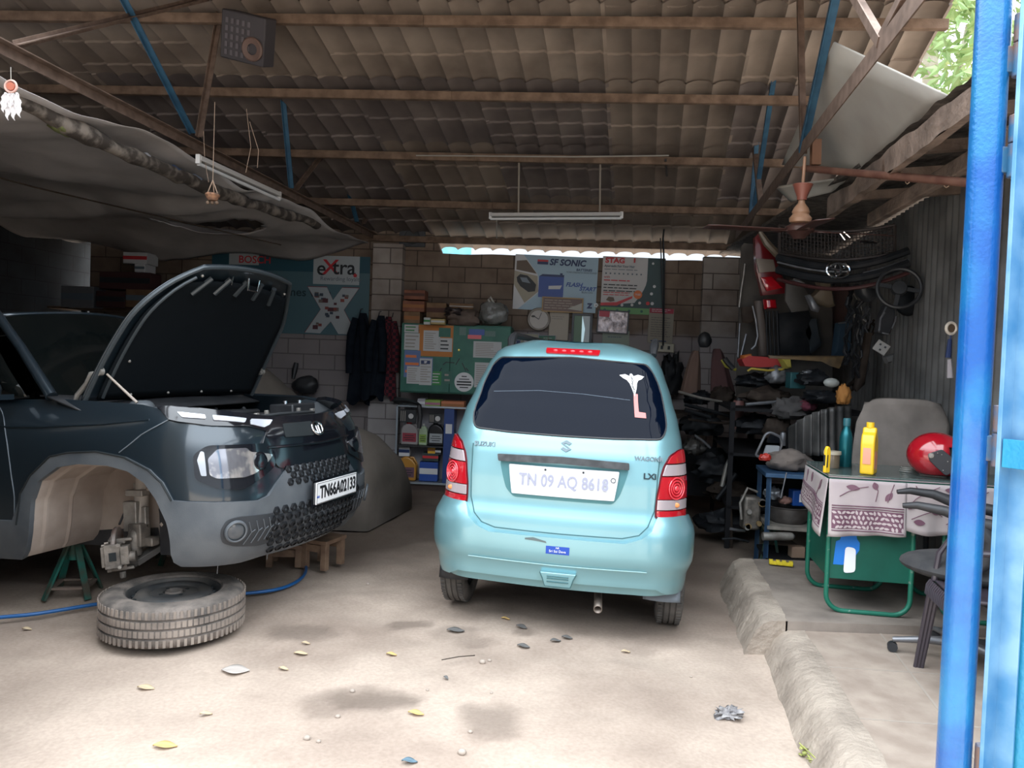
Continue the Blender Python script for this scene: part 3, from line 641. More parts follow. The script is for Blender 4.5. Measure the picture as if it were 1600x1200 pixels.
line(PS, arch_out, .018, .005).build('arch_seam', seamm, sv)
for q_ in ([(-.925, .952), (-1.099, .88), (-1.261, .790)], [(-2.02, .42), (-2.03, 1.07)], [(-3.35, .42), (-3.32, .9), (-3.25, 1.07)]): line(PS, q_, .001, .003).build('door_seam', mat('seam_light', (.12, .14, .16), .5), sv)
# crease on the fender and doors
mb = line(PS, [(-1.03, .955), (-1.35, .935), (-1.75, .925), (-2.3, .93), (-3.3, .95)], -.001, .006); mb.build('fender_crease', spaint, sv)
# daylight strip, bonnet shut line
drl = [(-.958, 1.014), (-.925, .950), (-.879, .938), (-.725, .913), (-.517, .895), (-.40, .862), (-.30, .868), (-.305, .935), (-.488, .958), (-.701, .992), (-.866, 1.018)]
for sg in (1, -1):
    f = (lambda p: p) if sg == 1 else mir
    dl = patch(PS, f(drl), .010, .03, .04).build('daytime_lamp', gloss, sv, bevel=.003)
    for cpoly in ([(-.868, .986), (-.742, .963), (-.744, .944), (-.852, .956)], [(-.708, .960), (-.523, .934), (-.545, .917), (-.71, .936)], [(-.495, .930), (-.335, .919), (-.365, .893), (-.407, .881), (-.505, .905)]):
        patch(PS, f(rnd(cpoly, .006)), .015, .006, .04).build('light_strip', mat('strip_clear', (.72, .76, .85), .18, .4, coat=1), dl)
    hp = rnd([(-.838, .773), (-.768, .818), (-.413, .800), (-.370, .740), (-.385, .670), (-.537, .610), (-.633, .578), (-.752, .600), (-.843, .650)], .025)
    ho = patch(PS, f(hp), .014, .03, .04).build('headlight', gloss, sv, bevel=.004)
    lp = rnd([(-.775, .748), (-.725, .795), (-.576, .788), (-.558, .765), (-.392, .735), (-.451, .698), (-.542, .653), (-.612, .640), (-.745, .648), (-.775, .668)], .012)
    patch(PS, f(lp), .020, .008, .03).build('headlight_lens', mat('headlight_lens', (.30, .30, .33), .10, .75, coat=1, n2=(.75, .70, .66), ns=9, ramp=(.45, .55)), ho)
    patch(PS, f(rnd([(-.822, .745), (-.800, .790), (-.785, .785), (-.788, .665), (-.812, .668)], .006)), .020, .006, .03).build('side_lens', chrome, ho)
    c0 = surfM(PS, -sg*-.56*-1 if sg == 1 else .56, .705, .023); mb = MB(); mb.lathe([(0, .004), (.03, .006), (.045, .003), (.05, 0)], 24, surfM(PS, -.50*sg, .712, .020)); mb.build('projector', gloss, ho)
    fg = rnd([(-.740, .385), (-.712, .438), (-.650, .446), (-.464, .430), (-.22, .424), (-.16, .268), (-.507, .268), (-.66, .298), (-.725, .330)], .02)
    patch(PS, f(fg), .019, .01, .04).build('fog_recess', mat('recess_plastic', (.028, .031, .036), .6), sv)
    fc = surfM(PS, -.668*sg, .378, .022); mb = MB(); mb.lathe([(.046, .012), (.052, .014), (.058, .010), (.060, 0)], 32, fc); fo_ = mb.build('fog_lamp', cladm, sv)
    mb = MB(); mb.lathe([(0, .012), (.03, .010), (.047, .004)], 32, fc); mb.build('fog_glass', mat('fog_glass', (.05, .06, .07), .15, coat=1), fo_)
gr = [(-.305, .935), (-.06, .930), (.06, .930), (.305, .935), (.40, .862), (.46, .80), (.36, .66), (.25, .645), (-.25, .645), (-.36, .66), (-.46, .80), (-.40, .862)]
gp = patch(PS, rnd(gr, .02), .012, .03, .04).build('grille', gloss, sv, bevel=.003)
patch(PS, rnd([(-.27, .892), (-.02, .892), (-.04, .815), (-.285, .820)], .01), .016, .004, .04).build('grille_slot', seamm, gp)
mb = MB(); c0 = surfM(PS, .0, .846, .02); mb.tube([c0 @ Vector((.050*cos(2*pi*k/30), .040*sin(2*pi*k/30), .004)) for k in range(30)], .007, 8, closed=True)
mb.tube([c0 @ Vector(p) for p in ((-.026, .016, .005), (0, .020, .006), (.026, .016, .005))], .006, 6); mb.tube([c0 @ Vector(p) for p in ((-.012, .018, .005), (-.010, -.034, .005))], .006, 6); mb.tube([c0 @ Vector(p) for p in ((.012, .018, .005), (.010, -.034, .005))], .006, 6)
mb.build('emblem', chrome, gp)
mb = line(PS, [(-.42, .775), (0, .765), (.42, .775)], .016, .008); mb.build('grille_bar', gloss, gp)
# lower honeycomb
mb = MB(); honey = mat('honeycomb_plastic', (.008, .009, .011), .6, spec=.25)
for j in range(6):
    for i in range(-7, 8):
        s_, z_ = i*.062+(j % 2)*.031, .225+j*.042
        if abs(s_) > .43+(j*.01) : continue
        mb.lathe([(.012, .012), (.022, .010), (.026, 0)], 6, surfM(PS, s_, z_, .016))
mb.build('bumper_mesh', honey, sv); mb = MB()
for j in range(3):
    for i in range(-5, 6): mb.lathe([(.010, .010), (.020, .008), (.024, 0)], 6, surfM(PS, i*.06+(j % 2)*.03, .575+j*.035, .016))
mb.build('bumper_mesh', honey, sv)
for sg in (1, -1):
    mb = MB()
    for k in range(5): s_ = -.60+k*.045; line(PS, [(s_*sg, .41), ((s_+.02)*sg, .36), ((s_-.01)*sg, .30)], .022, .003, mb); line(PS, [((s_+.02)*sg, .36), ((s_+.04)*sg, .37)], .022, .003, mb)
    mb.build('fog_recess_rib', cladm, sv)
pl = MB(); c0 = surfM(PS, .085, .492, .045); pl.box((0, 0, 0), (.50, .125, .008), c0); po = pl.build('number_plate', whitep, sv, bevel=.003)
mb = MB(); mb.box((0, 0, 0), (.55, .15, .008), surfM(PS, .085, .492, .036)); mb.build('plate_holder', gloss, po)
mb = MB()
for d in ((0, .058), (0, -.058)): mb.box((0, d[1], .0046), (.485, .003, .001), c0)
for d in (-.243, .243): mb.box((d, 0, .0046), (.003, .117, .001), c0)
mb.build('plate_border', blackt, po)
text('plate_number', 'TN66A02133', .100, c0 @ T(.012, 0, .005), blackt, po, sx=.80, bold=.003)
text('plate_emblem', 'IND', .018, c0 @ T(-.228, -.02, .005), mat('blue_ink', (.02, .08, .4), .5), po)
# wheel wells
PA = lambda s, z: PS.P(s, z, -.012)
for k, (dx, far) in enumerate(((0, 0), (-2.43, 0), (0, 1), (-2.43, 1))):
    mb = MB(); ring = []
    ai = sh(arch_in, dx)
    dense = []
    for a, b_ in zip(ai, ai[1:]):
        for q in range(5): dense.append((a[0]+(b_[0]-a[0])*q/5, a[1]+(b_[1]-a[1])*q/5))
    dense.append(ai[-1]); deps = [0, .05, .06, .075, .085, .20, .21, .225, .42]; shr = [0, .0, .012, .012, 0, .0, .014, .0, .0]
    rows_ = []
    for d_, s_ in zip(deps, shr):
        row = []
        for q, (a, z_) in enumerate(dense):
            p = PA(a, z_); cy = PS.P(-1.42+dx, .35)
            vv = Vector((0, cy.y-p.y, .35-p.z)); p = p+Vector((d_, 0, 0))+vv.normalized()*(s_+.03*(d_/.42)); row.append(p)
        rows_.append(row)
    n = len(dense); vs = [p for r in rows_ for p in r]
    mb.add(vs, [(j*n+i, j*n+i+1, (j+1)*n+i+1, (j+1)*n+i) for j in range(len(rows_)-1) for i in range(n-1)])
    last = rows_[-1]; mb.add(last, [tuple(range(n))])
    if far: mb.v = [Vector((-v.x, v.y, v.z)) for v in mb.v]
    mb.build('wheel_well', dust, sv, smooth=30)
# the hanging suspension in the open wheel well
hc = Vector((-.60, .075, .235)); ax = Vector((-.55, .83, -.05)).normalized(); sd_ = ax.cross(Vector((0, 0, 1))).normalized()
ar = MB()
ar.tube([(-.44, .02, .80), (-.45, .02, .66), (-.455, .02, .60)], .034, 18); ar.lathe([(.0, .02), (.075, .018), (.098, .006), (.10, -.004), (.0, -.006)], 32, T(-.45, .02, .665) @ RX(4)); ar.lathe([(.0, .01), (.06, .01), (.085, .0), (.0, -.002)], 28, T(-.445, .02, .735))
ar.tube([(-.445, .02, .745), (-.45, .02, .67)], .058, 18)
ar.tube([(-.455, .02, .655), (-.475, .02, .50), (-.49, .02, .35)], [.036, .041, .041], 18)
so = ar.build('strut', mat('strut_dusty', (.30, .265, .235), .8, .2, n2=(.42, .38, .34), ns=8), sv, bevel=.002)
mb = MB(); mb.box((-.495, .03, .53), (.06, .12, .035)); mb.box((-.515, .045, .40), (.055, .09, .17)); mb.box((-.505, -.03, .395), (.03, .03, .12)); [mb.cyl((-.54, .035, z_), (-.51, .035, z_), .012, n=8) for z_ in (.45, .37)]; mb.box((-.47, .055, .555), (.02, .04, .05)); mb.build('strut_bracket', alum, so, bevel=.005)
mb = MB(); mb.tube([(-.47, -.075, .545), (-.455, -.11, .36)], .0065, 8); mb.ball((-.47, -.070, .55), .020, 10); mb.ball((-.455, -.112, .35), .024, 10); mb.cyl((-.47, -.07, .55), (-.48, -.02, .545), .010, n=8); mb.build('stabiliser_link', mat('dusty_steel', (.42, .36, .31), .7, .3), sv)
mb = MB(); mb.tube([(-.42, .06, .60), (-.43, .07, .50), (-.45, .10, .47), (-.50, .12, .42), (-.56, .10, .36)], .006, 6); mb.tube([(-.40, .03, .66), (-.41, .06, .56), (-.41, .06, .5)], .005, 6); mb.build('brake_hose', blackp, sv)
kn = MB(); kn.box((-.52, 0, .30), (.08, .09, .13)); kn.tube([(-.52, 0, .34), (-.55, .02, .26), (-.54, 0, .18)], [.035, .045, .03], 10); kn.box((-.50, -.05, .26), (.06, .09, .05)); kn.build('knuckle', grime, sv, bevel=.008)
Md = Matrix((sd_, Vector((0, 0, 1)), ax)).transposed().to_4x4(); Md = Md.copy(); Md.translation = hc
Md2 = frame(hc, sd_, ax.cross(sd_)); 
Md2 = Matrix((sd_, ax.cross(sd_), ax)).transposed().to_4x4(); Md2.translation = hc
di = MB(); di.lathe([(.05, -.012), (.118, -.012), (.120, -.008), (.114, -.006), (.114, .004), (.120, .006), (.118, .010), (.072, .010), (.070, .032), (.045, .040), (.03, .040), (.028, .052), (.0, .052)], 40, Md2)
do_ = di.build('brake_disc', mat('rusty_disc', (.23, .13, .10), .6, .5, n2=(.30, .27, .25), ns=9), sv)
mb = MB(); [mb.cyl(Md2 @ Vector((.045*cos(R(45+90*k)), .045*sin(R(45+90*k)), .03)), Md2 @ Vector((.045*cos(R(45+90*k)), .045*sin(R(45+90*k)), .072)), .0065, n=8) for k in range(4)]; mb.build('wheel_stud', chrome, do_)
ca_ = MB(Md2); s0 = -1
ca_.box((-.09, .02, .0), (.07, .13, .085)); ca_.box((-.085, .02, .050), (.055, .11, .022)); ca_.box((-.095, .02, -.055), (.06, .10, .05)); ca_.cyl((-.095, .035, -.11), (-.095, .035, -.05), .03, n=16); ca_.tube([(-.06, .10, .03), (-.06, .10, -.09)], .011, 10); ca_.tube([(-.06, -.055, .03), (-.06, -.055, -.09)], .011, 10); ca_.box((-.055, .095, -.02), (.03, .03, .07)); ca_.box((-.055, -.05, -.02), (.03, .03, .07)); ca_.cyl((-.07, .115, -.03), (-.07, .15, -.03), .016, n=12)
cc = ca_.build('brake_caliper', grime, sv, bevel=.007)
mb = MB(Md2); mb.box((-.127, .02, .0), (.008, .045, .035)); mb.build('pad_window', seamm, cc)
mb = MB(Md2); [mb.cyl((-.13, y_, -.03), (-.118, y_, -.03), .010, n=6) for y_ in (.08, -.04)]; mb.cyl((-.06, .10, .025), (-.06, .10, .045), .014, n=6); mb.build('caliper_bolt', alum, cc)
mb = MB(); mb.bar((-.56, 0, .15), (-.30, -.10, .27), .07, .035); mb.bar((-.56, 0, .15), (-.28, .22, .24), .045, .03); mb.ball((-.57, 0, .16), .035, 12); mb.tube([(-.50, .06, .27), (-.25, .08, .27)], .012, 8); mb.tube([(-.5, 0, .23), (-.1, 0, .30)], .016, 10); mb.build('control_arm', mat('dark_arm', (.07, .065, .06), .7), sv, bevel=.006)
mb = MB(); mb.ball((-.415, -.13, .42), (.012, .09, .085), 20); mb.build('liner_opening', seamm, sv)
for sx_, yy in ((.75, 0.0), (-.74, 2.445), (.74, 2.445)):
    w = MB(); M_ = T(sx_-(.08 if sx_ > 0 else -.08)*.4, yy, .32-(.08 if yy == 0 else 0)) @ RY(90 if sx_ > 0 else -90); wheel_tyre(w, .315, .185, M_); wo = w.build('wheel', rubber, sv)
    r_ = MB(); steel_rim(r_, .315, .185, M_); r_.build('rim', mat('rim_grey'), wo)
mb = MB(); mb.box((0, 1.5, .27), (.76, 3.0, .16)); mb.box((0, -.35, .33), (.95, .5, .30)); mb.build('underbody', blackp, sv, smooth=0)
mb = MB(); mb.add([(-.50, -.52, .22), (-.42, -.50, .22), (-.36, -.40, .20), (-.50, -.50, .10)], [(0, 1, 2, 3)]); mb.add([(-.22, -.62, .19), (-.17, -.60, .19), (-.20, -.60, .11)], [(0, 1, 2)]); mb.build('undertray_tab', mat('tab_grey', (.20, .21, .22), .6), sv, solid=.004, smooth=0)
# engine bay
mb = MB(); bay = []
for s_, z_ in [(a, b - .012) for a, b in tops[4:]]+[(-a, b-.012) for a, b in reversed(tops[4:-1])]:
    p = PS.P(s_, z_, -.004); bay.append(p)
inn = [Vector((p.x*.88, p.y*.9+.03, p.z-.035)) for p in bay]; n = len(bay)
mb.add(bay+inn, [(i, i+1, n+i+1, n+i) for i in range(n-1)])
low = [Vector((p.x*.98, p.y, .62)) for p in inn]
mb.add(inn+low, [(i, i+1, n+i+1, n+i) for i in range(n-1)]); mb.add(low, [tuple(range(n))])
mb.build('engine_bay', mat('bay_paint', (.02, .026, .032), .5), sv, smooth=20)
mb = MB(); mb.box((.05, -.10, .86), (.55, .42, .16)); mb.box((.05, -.10, .95), (.42, .30, .03)); mb.tube([(-.25, .1, .9), (-.35, .0, .93), (-.4, -.2, .9), (-.3, -.4, .88)], .035, 12); eo = mb.build('engine_cover', blackp, sv, bevel=.03)
mb = MB(); mb.box((.02, -.60, .90), (.95, .07, .05)); mb.tube([(-.4, -.58, .93), (-.1, -.64, .945), (.3, -.62, .94)], .010, 8); mb.build('radiator_support', mat('worn_metal', (.07, .075, .08), .45, .5), sv, bevel=.006)
mb = MB(); mb.box((.42, -.38, .90), (.26, .18, .18)); bo = mb.build('battery', blackp, sv, bevel=.01)
mb = MB(); [mb.cyl((x_, -.38, .985), (x_, -.38, 1.01), .018, n=10) for x_ in (.34, .50)]; mb.build('battery_terminal', chrome, bo)
mb = MB(); mb.box((-.50, -.02, .96), (.16, .16, .10)); mb.lathe([(.0, .03), (.05, .03), (.07, 0), (.07, -.08)], 20, T(-.50, -.02, 1.02)); mb.build('strut_tower', mat('tower_paint', (.09, .10, .11), .5), sv, bevel=.02)
rng = random.Random(5)
for k in range(9):
    x_ = rng.uniform(-.5, .5); y_ = rng.uniform(-.5, .15); mb = MB(); mb.tube([(x_, y_, .90), (x_+rng.uniform(-.1, .1), y_+.06, .965), (x_+rng.uniform(-.2, .2), y_+.15, .94), (x_+rng.uniform(-.2, .2), y_+.2, .86)], rng.choice((.008, .013, .018)), 8); mb.build('engine_hose', blackp, sv)
for sg in (-1, 1):
    mb = MB(); mb.box((sg*.28, -.62, .95), (.03, .02, .02)); mb.box((sg*.16, -.60, .955), (.02, .02, .03)); mb.build('latch_bracket', alum, sv, bevel=.003)
# cowl, windshield, roof, pillars
def gs(y, v, sg):     # glasshouse side: y along, v from belt to roof
    bx, bz = .755, 1.07; tx, tz = .585, 1.595-.05*abs((y-1.9)/1.2)**2; return Vector((sg*(bx+(tx-bx)*v+.02*sin(pi*v)), y+.0, bz+(tz-bz)*v))
mb = MB()
def roofp(u, v): y = .90+v*2.0; x = (u-.5)*2; z = 1.60+.045*(1-x*x)-.05*abs((y-1.9)/1.2)**2+.0; return (x*.60, y-(.10*(1-x*x) if v < .01 else 0), z)
mb.grid(roofp, 16, 20); mb.build('roof_panel', spaint, sv, solid=.02)
mb = MB(); mb.grid(lambda u, v: ((u-.5)*2*(.71-.12*v), .36+.54*v-.16*(1-((u-.5)*2)**2)*(1-.4*v), 1.09+.475*v+.045*(1-((u-.5)*2)**2)*v), 16, 8); mb.build('windshield', mat('tinted_glass', (.003, .004, .004), .05, spec=.2), sv)
mb = MB(); mb.grid(lambda u, v: ((u-.5)*2*.76, .12+.26*v-.12*(1-((u-.5)*2)**2), 1.00+.09*v), 16, 3); mb.build('cowl', blackp, sv, solid=.01)
for sg in (-1, 1):
    pm = [(0.36, .02), (.92, .98), (1.02, 1.0), (.50, .02)]
    mb = MB(); mb.tube([(sg*.735, .36, 1.085), (sg*.66, .66, 1.36), (sg*.598, .93, 1.585)], [.032, .028, .026], 10); mb.tube([(sg*.598, .93, 1.585), (sg*.60, 1.9, 1.635), (sg*.60, 2.85, 1.56)], .022, 10); mb.build('pillar', spaint, sv)
    for y0_, y0t, y1_, y1t in ((.52, 1.02, 1.38, 1.38), (1.46, 1.46, 2.25, 2.22), (2.32, 2.30, 2.75, 2.6)):
        mb = MB(); mb.grid(lambda u, v: gs((y0_+(y1_-y0_)*u)*(1-v)+(y0t+(y1t-y0t)*u)*v, .04+v*.92, sg), 6, 5); mb.build('side_window', mat('tinted_glass'), sv, solid=.006)
    for yy in (1.42, 2.285):
        mb = MB(); mb.grid(lambda u, v: gs(yy-.05+.1*u, v, sg)+Vector((sg*.003, 0, 0)), 2, 5); mb.build('pillar', gloss, sv, solid=.01)
    mb = MB(); mb.ball((sg*.93, .60, 1.13), (.09, .05, .07), 16); mb.box((sg*.84, .60, 1.09), (.12, .04, .03)); mb.build('side_mirror', spaint, sv)
    mb = line(PS, [(sg*2.90, .93), (sg*3.10, .93)], .025, .012); mb.build('door_handle', spaint, sv)
mb = MB(); mb.grid(lambda u, v: ((u-.5)*2*(.80-.22*max(0, (v-.55)/.45)), 2.93+.10*(1-((u-.5)*2)**2)-.12*max(0, (v-.5)*2)**1.5, .25+1.32*v), 12, 12); mb.build('tailgate', spaint, sv, solid=.02)
# bonnet, raised
al = R(52); hy, hz = .17, 1.055; L_ = .98
def bon(x, l, o=0):   # x across, l along from the hinge
    k = l/L_; cv = .10*(k**2.2)+.03*(1-(x/.8)**2)*1     # outer skin bulges away
    h = .075*sin(pi*min(1, k*.9))*(.55+.45*(1-(x/.75)**2))-.10*max(0, k-.78)**1.3*2 + o
    return Vector((x, hy-l*cos(al)+h*sin(al), hz+l*sin(al)+h*cos(al)))
hw = lambda l: (.725-.10*(l/L_)**2-.22*max(0, (l/L_-.60)/.40)**2)
def bonf(u, v, o=0, ins=0):
    l = v*(L_-ins); w = hw(l)-ins; x = (u-.5)*2*w; l2 = l-(.16*(x/.75)**2)*v; return bon(x, max(0, l2), o)
mb = MB(); mb.grid(lambda u, v: bonf(u, v), 28, 24); bo = mb.build('bonnet', spaint, sv, solid=.006)
mb = MB(); mb.grid(lambda u, v: bonf(u, .04+.90*v, -.030, .07), 24, 18); mb.build('bonnet_liner', mat('bonnet_inner', (.005, .007, .009), .9, spec=.1, bump=.3, bs=9), bo, solid=.008)
mb = MB()
edge = [bonf(0, v/20, -.012, .015) for v in range(21)]+[bonf(u/16, 1, -.012, .015) for u in range(1, 16)]+[bonf(1, v/20, -.012, .015) for v in range(20, -1, -1)]
mb.tube(edge, .014, 8); edge = [bonf(.05, v/20, -.035, .03) for v in range(1, 20)]; mb.tube(edge, .010, 8)
for u in (.2, .35, .5, .65, .8): mb.tube([bonf(u, .80, -.034, .03), bonf(u, .93, -.028, .03)], .016, 8)
mb.build('bonnet_frame', mat('frame_paint', (.045, .055, .062), .4, .3), bo)
mb = MB(); a_, b_, c_, d_ = bonf(.47, .90, -.05), bonf(.60, .90, -.05), bonf(.60, .84, -.08), bonf(.50, .84, -.08); mb.tube([bonf(.48, .93, -.03), bonf(.50, .86, -.075), bonf(.58, .86, -.075), bonf(.585, .93, -.03)], .006, 8); mb.build('latch_loop', chrome, bo); mb = MB(); mb.tube([bonf(.34, .93, -.03), bonf(.38, .87, -.05)], .005, 8); mb.build('latch_rod', chrome, bo)
for u, v in ((.1, .93), (.9, .90), (.12, .3), (.2, .06), (.4, .06), (.6, .06), (.8, .06)): mb = MB(); mb.ball(bonf(u, v, -.035), .009, 8); mb.build('liner_clip', alum, bo)
for sg in (-1, 1):
    pts = [(sg*.70, .30, 1.00), (sg*.70, .24, 1.035), (sg*.70, .22, 1.09), (sg*.70, .15, 1.15), (sg*.695, .12, 1.20), (sg*.69, .05, 1.21)]
    mb = MB(); mb.tube(pts, [.012, .013, .013, .014, .017, .010], 8); mb.cyl((sg*.71, .06, 1.215), (sg*.685, .06, 1.215), .024, n=14); mb.build('bonnet_hinge', alum, sv)
mb = MB(); mb.tube([(-.66, .05, 1.20), (-.63, -.12, 1.04)], [.006, .008], 8); mb.build('bonnet_strut', mat('dusty_steel'), sv)
# ---------------------------------------------------------------- things on and before the back wall
def wallrect(x0, y0, x1, y1, d=WALLD):       # upright frame at distance d: centre, width, height
    a, b, c, e = [wallpt(*p, d) for p in ((x0, y0), (x1, y0), (x1, y1), (x0, y1))]
    cx = (a+b+c+e)/4; w = ((b+c)/2-(a+e)/2).dot(EX); h = ((a+b)/2-(c+e)/2).z
    m = Matrix((EX, ZZ, -EN)).transposed().to_4x4(); m.translation = cx; return m, abs(w), abs(h)
class Board:
    def __init__(s, name, label, cat, rect, col, th=.012, d=WALLD-.012, tilt=0, group=None, frame=None, mroot=None, rough=.5):
        m, s.w, s.h = wallrect(*rect, d) if mroot is None else mroot
        s.root = thing(name, label, cat, M=m @ RZ(tilt), group=group); s.k = 0
        mb = MB(); mb.box((0, 0, -th/2), (s.w, s.h, th)); mb.build('panel', mat(*col) if isinstance(col, tuple) and isinstance(col[0], str) else col, s.root, bevel=.001)
        if frame:
            fm, fw = frame; mb = MB()
            for a, b_ in (((0, s.h/2-fw/2), (s.w, fw)), ((0, -s.h/2+fw/2), (s.w, fw)), ((s.w/2-fw/2, 0), (fw, s.h)), ((-s.w/2+fw/2, 0), (fw, s.h))): mb.box((a[0], a[1], .006), (b_[0], b_[1], .016))
            mb.build('frame', fm, s.root, bevel=.002)
    def xy(s, p): return ((p[0]-.5)*s.w, (.5-p[1])*s.h)
    def poly(s, name, pts, m, z=None, th=.0012, label=None):
        s.k += 1; z = z if z is not None else .0006+.0006*s.k
        mb = MB(); mb.prism([s.xy(p) for p in pts], z-.0005, z+th); return mb.build(name, m, s.root, smooth=0, label=label)
    def rect(s, name, x0, y0, x1, y1, m, **k): return s.poly(name, [(x0, y0), (x1, y0), (x1, y1), (x0, y1)], m, **k)
    def disc(s, name, x, y, r, m, **k):
        return s.poly(name, [(x+r/s.w*cos(2*pi*i/28), y+r/s.h*sin(2*pi*i/28)) for i in range(28)], m, **k)
    def text(s, body, x, y, h, m, name='lettering', sx=1, bold=0, align='LEFT', shear=0, rot=0):
        s.k += 1; a, b_ = s.xy((x, y)); return text(name, body, h*s.h, T(a, b_, .0015+.0006*s.k) @ RZ(rot), m, s.root, ext=.0005, sx=sx, bold=bold, align=align, shear=shear)
    def lines(s, x0, y0, x1, y1, n, m, name='print_lines', th=.3, seed=1, ragged=.25):
        r = random.Random(seed); s.k += 1; mb = MB(); dy = (y1-y0)/n
        for i in range(n):
            y = y0+dy*(i+.2); xe = x1-(x1-x0)*r.random()*ragged; x = x0
            while x < xe-.01:
                w = min(xe-x, (x1-x0)*r.uniform(.08, .25)); a, b_ = s.xy((x, y)), s.xy((x+w, y+dy*th))
                mb.box(((a[0]+b_[0])/2, (a[1]+b_[1])/2, .0012+.0006*s.k), (b_[0]-a[0], a[1]-b_[1], .0006)); x += w+(x1-x0)*.03
        o = mb.build(name, m, s.root, smooth=0); o['kind'] = 'stuff'; return o
wh = mat('sign_white', (.62, .62, .63), .45); redp = mat('sign_red', (.55, .03, .04), .45); navy = mat('sign_navy', (.012, .03, .11), .45); blk = mat('sign_black', (.015, .018, .022), .5)
skyb = mat('sign_sky', (.36, .50, .60), .45); greyt = mat('sign_grey_text', (.12, .15, .18), .5); blu = mat('sign_blue', (.02, .07, .32), .4); grn = mat('sign_green', (.03, .12, .09), .5); org = mat('sign_orange', (.70, .18, .05), .5)
# large teal sign behind the bonnet
B = Board('shop_sign', 'large teal parts sign with a white X filled with small parts, behind the raised bonnet', 'sign', (330, 398, 577, 521), ('sign_teal', (.075, .155, .185), .5))
B.rect('header_band', 0, 0, 1, .21, mat('sign_teal_dark', (.02, .085, .12), .5))
B.rect('brand_panel', .645, .0, .935, .36, mat('sign_panel', (.42, .46, .48), .5))
B.text('e', .665, .165, .26, blk, bold=.003); B.text('X', .705, .15, .26, redp, bold=.004, sx=1.1); B.text('tra', .765, .15, .26, blk, bold=.003); B.text('.', .893, .165, .30, redp, bold=.006)
B.text('Rewarding loyalty', .69, .29, .075, greyt)
B.rect('small_brand_panel', .11, .0, .30, .145, mat('sign_panel')); B.text('BOSCH', .17, .08, .13, redp, bold=.002)
B.text('comes with', .405, .475, .15, mat('sign_dark_teal_text', (.015, .04, .05), .5), bold=.002, sx=1.05)
X_ = [(.615, .40), (.735, .40), (.775, .56), (.83, .40), (.935, .40), (.845, .68), (.93, 1-.01), (.815, .985), (.765, .83), (.70, .985), (.605, .98), (.70, .68)]
B.poly('letter_outline', [((x-.77)*1.03+.77, (y-.69)*1.03+.69 if y < .95 else y) for x, y in X_], mat('sign_maroon', (.22, .04, .06), .5)); B.poly('letter_x', X_, mat('sign_panel'), )
r = random.Random(11)
for k in range(26):
    t_ = r.uniform(.06, .94); side = r.choice((0, 1)); x = (.66+(.88-.66)*t_) if side else (.88-(.88-.66)*t_); y = .44+.52*t_; x += r.uniform(-.02, .02)
    s_ = r.uniform(.007, .017); B.rect('part_picture', x-s_, y-s_*1.6, x+s_, y+s_*1.6, mat('pic%d' % (k % 4), [(.10, .03, .04), (.05, .07, .10), (.16, .13, .12), (.25, .06, .05)][k % 4], .5))
# battery board
B = Board('advert_board', 'white battery advert board with a blue battery and a red and navy logo', 'sign', (803, 400, 933, 486), wh, tilt=-1.2)
B.poly('sky_wedge', [(.10, .0), (1, 0), (1, 1), (.06, 1), (.32, .66), (.28, .35)], skyb)
B.poly('photo_field', [(0, .30), (.28, .38), (.30, .66), (.14, .88), (0, .55)], mat('sand_photo', (.40, .36, .28), .6)); B.poly('photo_field', [(.02, .12), (.14, .10), (.27, .34), (.02, .28)], mat('brown_photo', (.16, .12, .09), .6))
B.poly('car_picture', [(.03, .42), (.07, .36), (.16, .38), (.22, .46), (.27, .54), (.26, .66), (.18, .68), (.08, .58), (.04, .50)], blk); B.poly('car_picture_glass', [(.07, .42), (.15, .42), (.20, .52), (.10, .50)], mat('pic_glass', (.18, .22, .26), .4))
B.rect('battery_picture', .30, .38, .60, .76, blu); B.poly('battery_top', [(.30, .38), (.34, .34), (.60, .34), (.60, .38)], navy); B.rect('battery_terminal', .55, .31, .58, .35, navy); B.poly('battery_logo', [(.42, .55), (.58, .53), (.56, .60), (.42, .61)], wh)
B.rect('logo_flag', .27, .08, .40, .115, redp); B.rect('logo_flag', .27, .115, .40, .165, navy)
B.text('SF SONIC', .415, .12, .155, navy, bold=.004, shear=.18, sx=1.0); B.text('BATTERIES', .74, .235, .06, navy, bold=.001, shear=.2); B.text('MORE STRENGTH MORE POWER', .62, .285, .042, greyt, shear=.2, sx=.9)
B.text('FLASH', .625, .51, .105, blu, bold=.002, shear=.3); B.text('START', .79, .575, .10, blu, bold=.002, shear=.3); B.text('RUN ON', .82, .64, .05, greyt)
B.text('Z', .90, .88, .12, navy, bold=.006)
# green board
B = Board('advert_board', 'dark green advert board with a white curved panel under a red heading', 'sign', (940, 402, 1038, 491), mat('sign_deep_green', (.035, .07, .075), .5), tilt=-.8)
B.poly('white_field', [(0, 0), (.66, 0)]+[(.72-.5*(max(0, t_-.5))**1.6*1.1+.0*t_, t_*.80) for t_ in [i/10 for i in range(11)]]+[(.20, .84), (0, .86)], mat('sign_pale', (.55, .53, .52), .5))
B.poly('red_curve', [(.0, .82), (.25, .80), (.50, .68), (.50, .72), (.26, .86), (0, .87)], redp); B.rect('green_strip', 0, .89, .95, 1, mat('sign_lime', (.14, .33, .12), .5))
for x in (.07, .27, .46, .66): B.disc('strip_dot', x, .945, .016, grn)
B.text('STAG', .04, .075, .12, redp, bold=.004, sx=1.15); B.rect('logo_bar', .04, .015, .36, .022, redp)
B.text('Ayurvedic For Your Hair', .03, .17, .058, greyt, bold=.001, sx=.9); B.lines(.03, .215, .62, .25, 1, greyt, seed=3)
for i in range(9): B.disc('icon', .06+.07*i, .30, .010, mat('sign_grey_text'))
